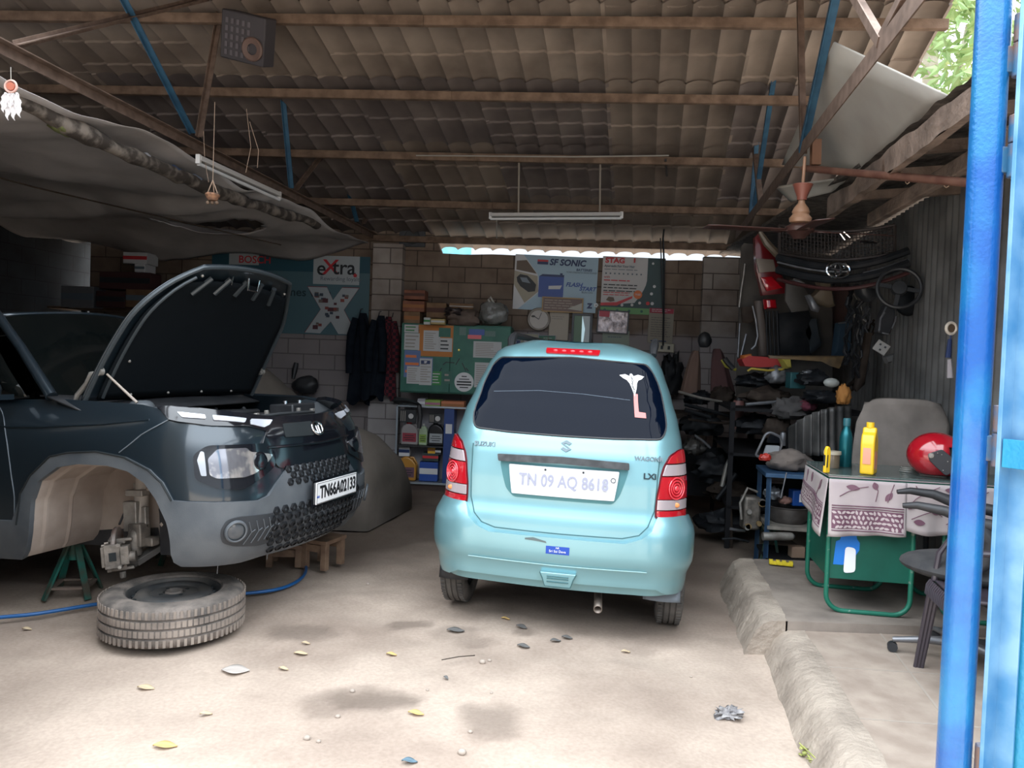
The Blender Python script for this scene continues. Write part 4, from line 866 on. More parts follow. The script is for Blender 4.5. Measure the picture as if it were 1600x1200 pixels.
B.text('with', .03, .365, .06, redp); B.lines(.03, .40, .52, .46, 1, redp, seed=5); B.lines(.03, .48, .60, .64, 3, blk, seed=7, ragged=.15); B.lines(.03, .62, .48, .70, 2, redp, seed=8)
B.disc('offer_seal', .585, .655, .052, org); B.text('FREE', .585, .655, .05, wh, align='CENTER')
B.poly('food_picture', [(.08, .77), (.12, .71), (.20, .72), (.22, .78), (.15, .80)], mat('brown_photo')); B.disc('leaf_icon', .80, .10, .014, wh); B.disc('leaf_icon', .84, .50, .018, wh); B.disc('leaf_icon', .80, .63, .018, wh); B.disc('round_logo', .75, .80, .022, redp); B.disc('round_logo', .82, .80, .02, wh)
for x, y in ((.34, .85), (.50, .84), (.62, .80)): B.disc('small_logo', x, y, .017, mat('sign_pale'))
B.rect('bottle_icon', .49, .02, .515, .10, redp)
# framed things below the boards
cream = mat('cream_paper', (.48, .43, .36), .7); goldf = mat('gold_frame', (.30, .19, .08), .4, .4); blf = mat('black_frame', (.012, .012, .014), .3)
B = Board('plaque', 'brown lettered plaque with a thin gold frame over the battery board', 'plaque', (847, 465, 911, 488), ('plaque_brown', (.14, .075, .055), .35), d=WALLD-.06, frame=(goldf, .012), tilt=-1)
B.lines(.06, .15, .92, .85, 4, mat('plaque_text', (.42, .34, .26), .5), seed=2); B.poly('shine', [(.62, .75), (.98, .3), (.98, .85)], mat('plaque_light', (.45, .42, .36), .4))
m_, w_, h_ = wallrect(825, 482, 859, 516, WALLD-.03)
ck = thing('wall_clock', 'round wall clock with a pale face below the battery board', 'clock', M=m_)
mb = MB(); mb.lathe([(.135, 0), (.142, .018), (.134, .03), (.118, .026), (.113, .012)], 40); mb.build('rim', mat('clock_rim', (.28, .25, .22), .3, .5), ck)
mb = MB(); mb.lathe([(0, .012), (.116, .012), (.116, 0)], 40); fc_ = mb.build('face', mat('clock_face', (.50, .46, .42), .4), ck)
mb = MB(); mb.bar((0, 0, .016), (-.05, .03, .016), .010, .002); mb.build('hour_hand', blf, fc_); mb = MB(); mb.bar((0, 0, .019), (.03, .08, .019), .007, .002); mb.build('minute_hand', blf, fc_)
mb = MB(); mb.ball((-.07, .035, .014), (.025, .012, .003)); mb.build('face_mark', blf, fc_)
B = Board('framed_picture', 'cream certificate in a thin frame right of the wall clock', 'picture', (857, 487, 889, 532), cream, frame=(mat('thin_frame', (.10, .075, .055), .4), .008), d=WALLD-.02, tilt=-1)
B.lines(.15, .15, .85, .30, 2, mat('soft_text', (.30, .27, .24), .6), seed=5)
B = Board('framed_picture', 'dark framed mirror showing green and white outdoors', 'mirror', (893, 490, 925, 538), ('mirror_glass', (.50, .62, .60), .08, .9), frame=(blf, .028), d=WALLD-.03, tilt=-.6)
B.rect('reflection_green', .08, .06, .50, .94, mat('mirror_green', (.10, .19, .10), .35)); B.poly('reflection_white', [(.50, .06), (.92, .06), (.92, .94), (.60, .94), (.66, .5)], mat('mirror_white', (.55, .62, .62), .3))  # reflection of the outdoors painted onto the mirror
B = Board('framed_picture', 'black framed picture wrapped in crinkled silver foil beneath the green advert board', 'picture', (933, 485, 982, 521), mat('foil', (.42, .36, .36), .28, .8, n2=(.12, .10, .10), ns=12, bump=.9, bs=9), frame=(blf, .014), d=WALLD-.04, tilt=-2)
B.rect('foil_red_corner', .05, .05, .38, .30, mat('foil_red', (.22, .02, .03), .3, .4))
B = Board('poster', 'pale green poster half hidden below the foil picture', 'poster', (941, 517, 983, 549), ('poster_pale', (.30, .34, .28), .7), d=WALLD-.015)
B.lines(.2, .25, .8, .40, 1, greyt, seed=9)
B = Board('calendar', 'hanging calendar with a red header beside the black cable', 'calendar', (1013, 482, 1052, 536), ('calendar_paper', (.30, .27, .22), .8), d=WALLD-.02, tilt=-1.2)
B.rect('red_header', .02, .0, .98, .14, mat('calendar_red', (.35, .03, .06), .6)); B.lines(.10, .02, .9, .12, 2, wh, seed=3); B.lines(.1, .25, .9, .85, 9, mat('calendar_text', (.16, .14, .13), .7), seed=4); B.rect('calendar_foot', .12, .93, .75, .96, navy)
B = Board('switchboard', 'cream electrical switchboard screwed to the wall under the calendar', 'switchboard', (1020, 536, 1053, 550), ('switch_cream', (.46, .42, .32), .4), th=.04, d=WALLD-.045, tilt=-2, frame=(mat('switch_rim', (.30, .26, .19), .4), .006))
for x in (.15, .42, .75): B.rect('switch', x-.05, .3, x+.06, .7, blk, th=.01)
for (x0, y0, x1, y1), lab, c in (((799, 524, 818, 542), 'small blue printed card standing behind the hatchback roof, left end', (.08, .10, .22)), ((813, 521, 842, 541), 'cream printed card with round marks behind the hatchback roof', (.38, .36, .28)), ((841, 524, 868, 541), 'green and blue printed card right of the cream one behind the roof', (.06, .18, .12))):
    B = Board('printed_card', lab, 'card', (x0, y0, x1, y1), ('card%d' % x0, c, .6), d=WALLD-.03, frame=(mat('card_rim', (.34, .34, .40), .5), .006)); B.disc('card_mark', .3, .6, .02, wh); B.lines(.3, .2, .9, .5, 2, mat('sign_pale'), seed=x0)
# flower on the wall between the boards
mb = MB(); m_, _, _ = wallrect(928, 473, 935, 481, WALLD-.02)
for k in range(5): mb.ball((.018*cos(k*1.257), .018*sin(k*1.257), 0), (.012, .012, .005), 8)
o = mb.build('paper_flower', whitep, label='tiny white flower between the two advert boards', cat='flower'); o.matrix_world = m_
# cable down the wall
mb = MB(); mb.tube([rfp(1040, 250, -.1), wallpt(1044, 300, 8.6), wallpt(1036, 372, 9.2), wallpt(1038, 420, 9.25), wallpt(1037, 500, 9.22), wallpt(1036, 540, 9.22)], .012, 6); mb.tube([wallpt(1032, 372, 9.2), wallpt(1034, 430, 9.25), wallpt(1036, 490, 9.24)], .008, 6)
mb.build('cable', blackp, label='black cables running down the wall through the calendar', cat='cable')
# ---------------------------------------------------------------- green cupboard with notices
gcm = mat('green_cupboard', (.022, .115, .085), .5, .1, n2=(.035, .15, .11), ns=6)
m_, w_, h_ = wallrect(626, 507, 797, 616, 8.72)
gc = thing('metal_cupboard', 'green metal cupboard with two doors covered in paper notices', 'cupboard', M=m_)
mb = MB(); mb.box((0, 0, -.24), (w_, h_, .46)); mb.build('body', gcm, gc, bevel=.006)
xs_ = [-w_/2, -w_/2+w_*.455, w_/2]
doors = []
for a, b_ in zip(xs_, xs_[1:]):
    mb = MB(); mb.box(((a+b_)/2, 0, 0), (b_-a-.008, h_-.03, .018)); doors.append(mb.build('door', gcm, gc, bevel=.004))
def onC(px, py): q = wallpt(px, py, 8.705); l = m_.inverted() @ q; return l.x, l.y
def paper(x0, y0, x1, y1, m, name='notice', z=.011, par=None, tilt=0, lines=0, lm=None):
    a, b_ = onC(x0, y0), onC(x1, y1); cx, cy = (a[0]+b_[0])/2, (a[1]+b_[1])/2
    par = par or (doors[0] if cx < xs_[1] else doors[1]); M2 = T(cx, cy, z) @ RZ(tilt)
    mb = MB(); mb.box((0, 0, 0), (abs(b_[0]-a[0]), abs(b_[1]-a[1]), .0025), M2); o = mb.build(name, m, par, smooth=0)
    if lines:
        mb = MB(); W2, H2 = abs(b_[0]-a[0]), abs(b_[1]-a[1]); rr_ = random.Random(int(x0*7+y0))
        for i in range(lines): ww = W2*rr_.uniform(.5, .85); mb.box((-W2*.42+ww/2, H2*.42-(i+.5)*H2*.84/lines, .0018), (ww, H2*.84/lines*.35, .001), M2)
        o2 = mb.build('notice_print', lm or mat('soft_text'), o, smooth=0); o2['kind'] = 'stuff'
    return o
pw = mat('notice_white', (.50, .50, .50), .7); po_ = mat('notice_orange', (.50, .19, .05), .7); pg = mat('notice_green', (.04, .22, .06), .6); pb = mat('notice_bluesky', (.12, .18, .36), .6)
paper(632, 507, 655, 520, pw, lines=2, lm=pg); paper(632, 520, 655, 547, pw, z=.0115, lines=4); paper(654, 507, 707, 558, po_); paper(662, 516, 687, 549, pw, z=.014, lines=8); paper(687, 528, 706, 550, pw, z=.014, lines=3, lm=blk); paper(686, 512, 704, 527, gcm, z=.0145)
paper(632, 547, 656, 590, pb, z=.012, lines=3, lm=org); paper(656, 558, 675, 600, pb, z=.0125); paper(636, 572, 657, 600, pw, z=.015, lines=7); paper(656, 560, 674, 602, pw, z=.0155, lines=9); paper(658, 563, 672, 569, navy, z=.018)
a = text('notice_heading', 'SF', .035, T(*onC(665, 566), .020), wh, gc, bold=.002)
paper(675, 580, 689, 602, pg, z=.012, lines=4, lm=pw); paper(694, 580, 705, 600, grn, z=.012, lines=2)
paper(718, 511, 728, 524, mat('faded_sticker', (.12, .20, .18), .6), z=.012); paper(733, 514, 757, 524, blu, z=.013); paper(731, 523, 752, 530, mat('pink_tag', (.75, .16, .18), .5), z=.015); paper(758, 517, 774, 526, mat('faded_sticker'), z=.013)
paper(740, 533, 783, 560, pw, z=.012, lines=8); paper(742, 566, 768, 606, pw, z=.012, lines=10)
a_ = onC(725, 597); mb = MB(); mb.lathe([(0, .003), (.112, .003), (.112, 0)], 36, T(*a_, .010)); do = mb.build('round_sticker', wh, doors[1])
mb = MB()
for i, (w0, h0) in enumerate(((.06, .012), (.12, .010), (.17, .018), (.17, .018), (.10, .012))): mb.box((a_[0], a_[1]+.065-.032*i, .0142), (w0, h0, .001))
mb.build('sticker_print', blk, do, smooth=0)
a_ = onC(717, 547); mb = MB(); mb.lathe([(0, .02), (.012, .016), (.016, 0)], 14, T(*a_, .009)); mb.build('lock', mat('brass', (.75, .60, .15), .3, .6), doors[1])
mb = MB()
for p, q in (((692, 570), (697, 566)), ((697, 566), (710, 567)), ((712, 570), (718, 560)), ((722, 567), (728, 580)), ((728, 575), (732, 580)), ((690, 575), (686, 582))): mb.bar((*onC(*p), .011), (*onC(*q), .011), .010, .002, up=(0, 0, 1))
mb.build('vine_sticker', blk, gc)
# things on top of the cupboard
def stackbox(px0, py0, px1, py1, d, m, label, name='carton', cat='carton', depth=.22, rot=0, group=None, extra=None, bev=.006):
    m_, w_, h_ = wallrect(px0, py0, px1, py1, d); o = thing(name, label, cat, M=m_ @ RY(rot), group=group)
    mb = MB(); mb.box((0, 0, -depth/2), (w_, h_, depth)); mb.build('box', m, o, bevel=bev)
    mb = MB(); mb.box((0, h_*.02, .002), (w_*.98, h_*.10 if not extra else h_*.3, .003)); mb.build('band', extra or mat('tape', (.20, .12, .07), .4), o)
    return o
redc = mat('red_carton', (.17, .055, .03), .7, n2=(.24, .09, .05), ns=8); brc = mat('brown_carton', (.16, .09, .045), .8, n2=(.22, .13, .07), ns=8)
stackbox(631, 487, 656, 507, 8.75, brc, 'brown carton at the bottom of the stack on the cupboard left end', extra=mat('carton_print', (.30, .12, .04), .7))
stackbox(629, 470, 663, 487, 8.75, redc, 'reddish brown carton second from the top above the cupboard left end', extra=mat('carton_print'))
stackbox(631, 453, 664, 468, 8.75, redc, 'red carton topmost of the stack on the cupboard left end', extra=mat('carton_dark', (.08, .03, .02), .7))
stackbox(666, 473, 697, 497, 8.8, brc, 'open brown carton beside the red stack on the cupboard', extra=mat('carton_dark'))
stackbox(662, 496, 672, 507, 8.6, pw, 'tiny white and green packet on the cupboard edge', extra=pg, depth=.06)
stackbox(673, 498, 695, 507, 8.6, mat('cream_box', (.42, .32, .13), .6), 'small cream box at the cupboard front edge', depth=.10, extra=mat('tape'))
stackbox(702, 474, 740, 484, 8.85, brc, 'flat brown box lying on the bag heap on the cupboard', rot=8, depth=.18)
def blob(name, pts, rr, m, label, cat, seed=0, n=26, amp=.22, d=8.75, sy=1, parent=None, fr=3):
    # soft heap: centre pixel, half sizes in metres
    c_ = wallpt(*pts, d) if not isinstance(pts, Vector) else pts; mb = MB()
    def f(u, v):
        a_, b_ = 2*pi*u, pi*v; p = Vector((cos(a_)*sin(b_), sin(a_)*sin(b_), -cos(b_))); k = 1+amp*NZ.noise(p*fr*.6+Vector((seed*7.1, 0, 0)))+amp*.5*NZ.noise(p*fr*1.7+Vector((seed*3.1, 0, 0)))
        z_ = p.z if p.z > 0 else p.z*.999
        return (p.x*rr[0]*k, p.y*rr[1]*k, max(-rr[2]*.8, z_*rr[2]*k)+rr[2]*.8)
    mb.grid(f, n, n//2, None, True); o = mb.build(name, m, parent, smooth=70, label=label, cat=cat if parent is None else None)
    if parent is None: o.location = o.location+c_-Vector((0, 0, rr[2]*.8)) if False else c_+o.location-Vector((0, 0, rr[2]*.8))
    return o
blob('sack', (723, 498), (.20, .12, .10), mat('dark_sack', (.10, .07, .055), .8, n2=(.15, .11, .09), ns=9), 'dark brown crumpled sack on the cupboard', 'sack', 3, amp=.5)
blob('tool_bundle', (712, 488), (.12, .10, .05), mat('oily', (.05, .04, .04), .4, .3), 'dark oily bundle under the flat brown box', 'bundle', 5, amp=.7)
pk = blob('plastic_bag', (771, 491), (.17, .12, .15), mat('clear_bag', (.12, .12, .11), .25, coat=.4, n2=(.22, .22, .21), ns=8, bump=.8, bs=14), 'knotted translucent plastic bag on the cupboard right end', 'bag', 8, amp=.3)
mb = MB(); q = wallpt(771, 491, 8.75); mb.tube([wallpt(776, 486, 8.7), wallpt(768, 478, 8.7), wallpt(763, 468, 8.7), wallpt(766, 464, 8.7), wallpt(772, 474, 8.7), wallpt(777, 484, 8.7)], .012, 7); mb.build('rope', mat('rope', (.40, .38, .34), .8), label='pale rope loop tied on the plastic bag', cat='rope')
# ---------------------------------------------------------------- display rack under the cupboard
m_, w_, h_ = wallrect(619, 636, 738, 756, 8.62); rk = thing('display_rack', 'pale framed display rack of car fluids under the green cupboard', 'rack', M=m_)
fm = mat('rack_frame', (.34, .38, .42), .4, .5); mb = MB()
for a, b_ in (((0, h_/2), (w_, .022)), ((0, -h_/2), (w_, .022)), ((-w_/2, 0), (.022, h_)), ((w_/2, 0), (.022, h_))): mb.box((a[0], a[1], .0), (b_[0], b_[1], .025))
mb.build('frame', fm, rk, bevel=.002)
mb = MB(); mb.box((0, 0, -.34), (w_, h_, .012)); mb.build('back_panel', mat('rack_back', (.34, .33, .36), .7), rk)
for y_ in (-h_/2, -.02, h_/2):
    mb = MB(); mb.box((0, y_, -.17), (w_-.01, .014, .33)); mb.build('shelf', blackp if y_ == -.02 else fm, rk)
mb = MB(); mb.box((.165, 0, -.10), (.115, h_-.03, .22)); bp = mb.build('blue_panel', mat('rack_blue', (.015, .05, .20), .45), rk)
mb = MB(); mb.box((.165, .20, .012), (.075, .11, .002)); mb.build('panel_label', wh, bp)
mb = MB(); mb.box((-.0, -h_/2-.20, -.17), (w_, .38, .30)); mb.build('plinth', mat('dark_brick', (.06, .04, .035), .9), rk)
fy = lambda py: (m_.inverted() @ wallpt(680, py, 8.62)).y
fx = lambda px: (m_.inverted() @ wallpt(px, 700, 8.62)).x
def jug(name, label, M_, w, h, dp, body, cap, lab, cat='oil jug', hand=True, group=None, kind=0):
    o = thing(name, label, cat, M=M_, group=group)
    mb = MB()
    prof = [(-w/2, 0), (w/2, 0), (w/2, h*.62), (w*.30, h*.80), (w*.06, h*.90), (-w*.22, h*.90), (-w*.42, h*.78), (-w/2, h*.66)] if kind == 0 else [(-w/2, 0), (w/2, 0), (w/2, h*.70), (w*.34, h*.84), (w*.18, h*.90), (-w*.18, h*.90), (-w*.34, h*.84), (-w/2, h*.70)]
    mb.prism(prof, -dp/2, dp/2); mb.build('body', body, o, bevel=min(w, dp)*.16, seg=3)
    mb = MB(); cx = -w*.08 if kind == 0 else 0; mb.cyl((cx, h*.885, 0), (cx, h, 0), w*.15, n=18); mb.build('cap', cap, o, bevel=.002)
    if hand: mb = MB(); mb.tube([(w*.02, h*.86, 0), (w*.30, h*.86, 0), (w*.47, h*.66, 0), (w*.47, h*.40, 0)], w*.06, 8); mb.build('handle', body, o)
    mb = MB(); mb.box((0, h*.32, dp/2+.001), (w*.80, h*.38, .002)); lo = mb.build('label', lab, o)
    mb = MB(); [mb.box((0, h*(.22+.09*i), dp/2+.0024), (w*(.5+.15*(i % 2)), h*.03, .001)) for i in range(3)]; mb.build('label_print', blk, lo, smooth=0)
    return o
def onR(px, shelf, dz=-.12): y_ = {0: -.013, 1: -h_/2+.011}[shelf]; return m_ @ T(fx(px), y_, dz)
jug('oil_jug', 'grey and red fluid jug at the left of the upper rack shelf', onR(637, 0), .20, .27, .09, mat('jug_grey', (.30, .27, .27), .4), redp, mat('label_red', (.28, .03, .05), .5))
jug('fluid_bottle', 'pale green coolant bottle in the middle of the upper rack shelf', onR(658, 0), .10, .25, .08, mat('bottle_green', (.42, .52, .36), .3), mat('sign_pale'), mat('label_lime', (.22, .34, .06), .5), 'bottle', hand=False, kind=1)
jug('oil_jug', 'black oil jug with a silver label right of the green coolant bottle', onR(679, 0), .19, .28, .10, mat('jug_black', (.012, .012, .016), .3), blackp, mat('label_silver', (.34, .36, .38), .4))
jug('oil_jug', 'amber oil jug at the left of the lower rack shelf', onR(635, 1), .215, .31, .11, mat('jug_amber', (.46, .22, .04), .35), mat('sign_pale'), mat('label_purple', (.14, .07, .10), .5))
for (x0, y0, x1, y1), lab, m__, ex in (((623, 697, 640, 713), 'small white box hanging above the amber jug', wh, navy), ((655, 722, 684, 752), 'blue and white car battery carton on the lower rack shelf', blu, wh), ((660, 708, 685, 721), 'dark flat box lying on the battery carton', mat('dark_green_box', (.03, .05, .05), .5), redp), ((668, 698, 680, 709), 'yellow packet on top of the dark flat box', mat('packet_yellow', (.75, .42, .03), .5), mat('carton_print')), ((680, 700, 689, 711), 'black and white packet beside the yellow packet', blk, wh)):
    stackbox(x0, y0, x1, y1, 8.70, m__, lab, depth=.12, extra=ex, bev=.004)
for (x0, y0, x1, y1), lab in (((624, 640, 650, 660), 'black printed picture card at the upper left of the rack'), ((670, 647, 690, 661), 'black barred picture card above the black oil jug')):
    B = Board('picture_card', lab, 'card', (x0, y0, x1, y1), blk, d=8.66, th=.01); [B.rect('bar_mark', .08+.12*i, .1, .13+.12*i, .9, mat('soft_text')) for i in range(3)]; B.disc('mark', .7, .5, .03, mat('sign_pale'))
for (x0, y0, x1, y1), lab, m__, ex in (((664, 625, 688, 637), 'lime and pink printed packet lying on the display rack', mat('label_lime'), mat('packet_pink', (.35, .12, .20), .5)), ((689, 627, 725, 640), 'orange flat carton lying on the display rack', mat('carton_orange', (.46, .16, .07), .6), mat('carton_print')), ((652, 623, 664, 636), 'small grey box left of the lime packet on the rack', mat('rack_back'), wh)):
    stackbox(x0, y0, x1, y1, 8.66, m__, lab, depth=.20, extra=ex, bev=.004)
mb = MB(); mb.grid(lambda u, v: tuple(wallpt(615+42*u, 622+10*u*u+8*v*(1-u), 8.6-.1*sin(pi*v))), 8, 4); mb.tube([wallpt(655, 633, 8.55), wallpt(657, 650, 8.55), wallpt(655, 668, 8.55)], .012, 6); mb.build('umbrella', blackp, solid=.03, label='black folded cloth with a strap draped on the rack corner', cat='cloth')
# ---------------------------------------------------------------- jackets hanging on the wall
def garment(label, x0, x1, y0, y1, m, seed, d=9.12, col=None):
    top = wallpt((x0+x1)/2, y0, d); w_ = (wallpt(x1, y1, d)-wallpt(x0, y1, d)).dot(EX)/2; h_ = (wallpt((x0+x1)/2, y0, d)-wallpt((x0+x1)/2, y1, d)).z
    t_ = thing('jacket', label, 'jacket', loc=top, rot=(0, 0, -3.5))
    def f(u, v):
        a_ = 2*pi*u; k = .30+.70*min(1, v*1.6)**.7; fold = 1+.16*sin(5*a_+seed)+.10*sin(9*a_+seed*2+4*v)
        zz = -h_*v*(1+.04*sin(3*a_+seed)); return (w_*k*cos(a_)*fold+.05*sin(seed+2*v), .07*k*sin(a_)*fold, zz)
    mb = MB(); mb.grid(f, 40, 24, None, True); mb.add([f(i/40, 0) for i in range(40)], [tuple(range(40))]); mb.build('body', m, t_, smooth=70)
    for sg in (-1, 1):
        mb = MB(); mb.tube([(sg*w_*.30, -.03, -.06*h_), (sg*w_*.62, -.05, -.25*h_), (sg*w_*.72, -.06, -.5*h_), (sg*w_*.70, -.06, -.68*h_)], [.04, .055, .05, .045], 12); mb.build('sleeve', m, t_, smooth=70)
    mb = MB(); mb.tube([(0, .02, .0), (0, .06, .05), (0, .14, .06)], .006, 6); mb.build('hanging_loop', blackp, t_)
dkj = mat('dark_jacket', (.006, .009, .015), .95, n2=(.012, .016, .023), ns=9, spec=.1)
chk = mat('check_shirt', (.10, .012, .022), .9); t, b = nodes(chk); ckn = t.nodes.new('ShaderNodeTexChecker'); ckn.inputs['Scale'].default_value = 26; ckn.inputs[1].default_value = (.13, .015, .025, 1); ckn.inputs[2].default_value = (.02, .008, .015, 1); tcn = t.nodes.new('ShaderNodeTexCoord'); t.links.new(tcn.outputs['Object'], ckn.inputs[0]); t.links.new(ckn.outputs[0], b.inputs['Base Color'])
garment('long black jacket hanging leftmost on the wall pillar', 546, 577, 489, 628, dkj, 1)
garment('black jacket hanging in front of the red checked shirt', 576, 606, 493, 622, dkj, 2.3, d=9.0)
garment('dark red checked shirt hanging beside the black jackets', 600, 625, 495, 622, chk, 4, d=9.08)
# dark bag and gloves on the wall left of the jackets
blob('bag', (478, 603), (.16, .08, .12), blackp, 'dark bag hanging on the whitewashed wall behind the covered car', 'bag', 4, d=9.15); mb = MB(); mb.tube([wallpt(463, 567, 9.2), wallpt(460, 580, 9.18), wallpt(458, 592, 9.15)], [.03, .035, .02], 10); mb.build('work_glove', blackp, label='black glove hung above the dark bag on the wall', cat='glove')
# black loudspeaker box on the wall top
m_, w_, h_ = wallrect(624, 354, 665, 386, 9.3); sp_ = thing('loudspeaker', 'black box loudspeaker standing on top of the back wall', 'loudspeaker', M=m_)
mb = MB(); mb.box((0, 0, -.08), (w_, h_, .18)); mb.build('cabinet', blackp, sp_, bevel=.008); mb = MB(); mb.lathe([(0, .012), (.05, .010), (.085, .022), (.095, .014), (.095, 0)], 28); mb.build('speaker_cone', mat('cone', (.035, .037, .04), .7), sp_)
# stacked cartons on the shelf in the dark left corner
sh_m, sw, shh = wallrect(60, 480, 300, 486, 8.9); ls = thing('wall_shelf', 'dark shelf of boxes in the left back corner', 'shelf', M=sh_m)
mb = MB(); mb.box((0, 0, -.2), (sw, .03, .4)); mb.build('board', woodm, ls); mb = MB(); mb.box((-sw*.3, -.6, -.3), (.05, 1.2, .05)); mb.box((sw*.3, -.6, -.3), (.05, 1.2, .05)); mb.build('upright', darkst, ls)
for (x0, y0, x1, y1), lab, m__, ex in (((95, 447, 146, 480), 'pale carton on the dark corner shelf above the car roof', mat('pale_carton', (.16, .16, .17), .8), greyt), ((150, 455, 195, 480), 'dark red carton right of the pale carton on the corner shelf', mat('deep_red_carton', (.06, .02, .02), .8), blk), ((196, 452, 240, 480), 'brown carton on the corner shelf behind the bonnet', brc, greyt), ((155, 425, 235, 452), 'long maroon carton laid across the shelf boxes', mat('deep_red_carton'), blk), ((192, 394, 230, 412), 'white and red printed carton at the top of the dark shelf stack', wh, redp), ((210, 412, 226, 425), 'small white box under the white and red carton', wh, greyt)):
    stackbox(x0, y0, x1, y1, 8.7, m__, lab, depth=.25, extra=ex)
# ---------------------------------------------------------------- car under a brown cover
cvm = mat('car_cover', (.085, .072, .060), .9, n2=(.12, .10, .085), ns=3)
cc0 = Vector((-2.55, 7.35, 0)); cv = MB()
def cover(u, v):
    L2 = 1.95; x = -L2+3.45*u; k = (x+L2)/3.45
    e = abs(2*k-1)**4; hwid = .80*(1-e*.35)
    prof = lerpt([(-1.95, .85), (-1.6, 1.25), (-1.0, 1.50), (-.1, 1.48), (.55, 1.02), (1.2, .80), (1.45, .60), (1.5, .42)], x)[0]
    a_ = pi*v; yy = -cos(a_)*hwid; zz = sin(a_)**.55*prof if 0 < v < 1 else 0
    if k in (0, 1): pass
    n_ = 1+.035*NZ.noise(Vector((x*2.2, a_*2, 3)))*(1+1.5*abs(cos(a_)))
    bulge = 1-.12*(max(0, zz-.7)/.8)
    return (x*(1 if k < 1 else 1), yy*bulge*n_*(1.0+.06*sin(x*9)*(abs(cos(a_))**3)), zz)
cv.grid(cover, 60, 30); nose = [cover(1, j/30) for j in range(31)]; cv.add(nose, [tuple(range(31))]); tail = [cover(0, j/30) for j in range(31)]; cv.add(tail, [tuple(reversed(range(31)))])
o = cv.build('covered_car', cvm, smooth=80, label='car hidden under a dark brown dust cover behind the slate SUV', cat='car'); o.matrix_world = Matrix.Translation(cc0) @ RZ(-12) @ Matrix.Translation(o.location)
# ---------------------------------------------------------------- tarpaulin under the left roof
tpm = mat('tarpaulin', (.50, .465, .45), .9, n2=(.38, .35, .34), ns=2.4, bump=.35, bs=5)
CH0 = G(600, 378, 3.0)
def tarp(u, v):       # u 0..1 from the near end to the far end along the chord, v 0..1 leftward
    L0, L1 = -7.6, -.55; k = L0+(L1-L0)*u; w = 3.8*v
    base = CH0+U*k-V*w; far = max(0, (k+1.9)/1.4)
    sag = .10*sin(pi*min(1, v*2.2))*(1+.6*sin(k*1.9))+.05*sin(k*3.1+v*6)+.045*NZ.noise(Vector((k*1.7, w*1.3, 2)))+.020*NZ.noise(Vector((k*3.1+w*2, w*4.5, 5)))+.22*far**2*(.35+.65*math.exp(-((w-.75)/.5)**2))+.30*far**1.5*math.exp(-((w-2.4)/.7)**2)*.55
    sag += .10*max(0, 1-abs(k+2.9+.15*sin(w*2))/.22)*(1 if w > .2 else w*5)          # long hanging fold
    rag = .25*NZ.noise(Vector((w*1.2, 3, 0)))*u**6-(.9*max(0, w-1.3)**.6*.35)*u**5
    p = base+U*rag; p.z = 2.93-sag-.02*w; return p
tb = MB(); NU, NV = 110, 80
def hole(u, v):
    k = -7.6+7.05*u; w = 3.8*v; a_ = ((k+2.35)/.28)**2+((w-1.0-.25*NZ.noise(Vector((k*4, w*4, 0))))/.62)**2
    return a_ < 1
vs = [tarp(i/NU, j/NV) for j in range(NV+1) for i in range(NU+1)]
tb.add(vs, [(j*(NU+1)+i, j*(NU+1)+i+1, (j+1)*(NU+1)+i+1, (j+1)*(NU+1)+i) for j in range(NV) for i in range(NU) if not hole((i+.5)/NU, (j+.5)/NV)])
tb.build('tarpaulin', tpm, solid=.004, smooth=80, label='grey white torn tarpaulin slung under the left roof', cat='tarpaulin')
# rolled edge and rags tied along the chord
rrr = random.Random(2); pts = []; rads = []
for i in range(46):
    k = -6.3+4.5*i/45; p = CH0+U*k-V*.10; p.z = 2.90-.10*sin(pi*i/45)+.012*rrr.uniform(-1, 1); pts.append(p); rads.append(.045+.030*NZ.noise(Vector((i*.23, 1, 0)))+.010*rrr.random())
mb = MB(); mb.tube(pts, rads, 12); mb.build('rolled_tarpaulin', mat('rag_roll', (.26, .22, .185), .95, n2=(.06, .048, .04), ns=9, ramp=(.38, .55)), smooth=80, label='dirty rolled cloth edge tied along the left roof chord', cat='cloth')
for k, c_, lab in ((-4.55, (.34, .34, .36), 'white rag knotted in the rolled cloth near the roof chord'), (-4.2, (.05, .08, .16), 'navy blue rag knotted in the rolled cloth'), (-3.95, (.20, .23, .28), 'pale blue rag beside the navy one'), (-3.5, (.06, .06, .09), 'dark rag beyond the pale blue one on the roof chord'), (-5.3, (.17, .19, .07), 'olive rag in the dirtiest stretch of rolled cloth')):
    p = CH0+U*k-V*.12; p.z = 2.82; blob('rag', p, (.06, .12, .05), mat('rag%d' % int(-k*100), c_, .9), lab, 'rag', k)
mb = MB()
mb.tube([CH0+U*-8-V*2.1+Vector((0, 0, -.17)), CH0+U*-4-V*1.5+Vector((0, 0, -.23)), CH0+U*-1.6-V*.6+Vector((0, 0, -.30))], .007, 6); mb.build('rope', mat('dark_rope', (.08, .055, .04), .9), label='thin dark rope running under the tarpaulin', cat='rope')
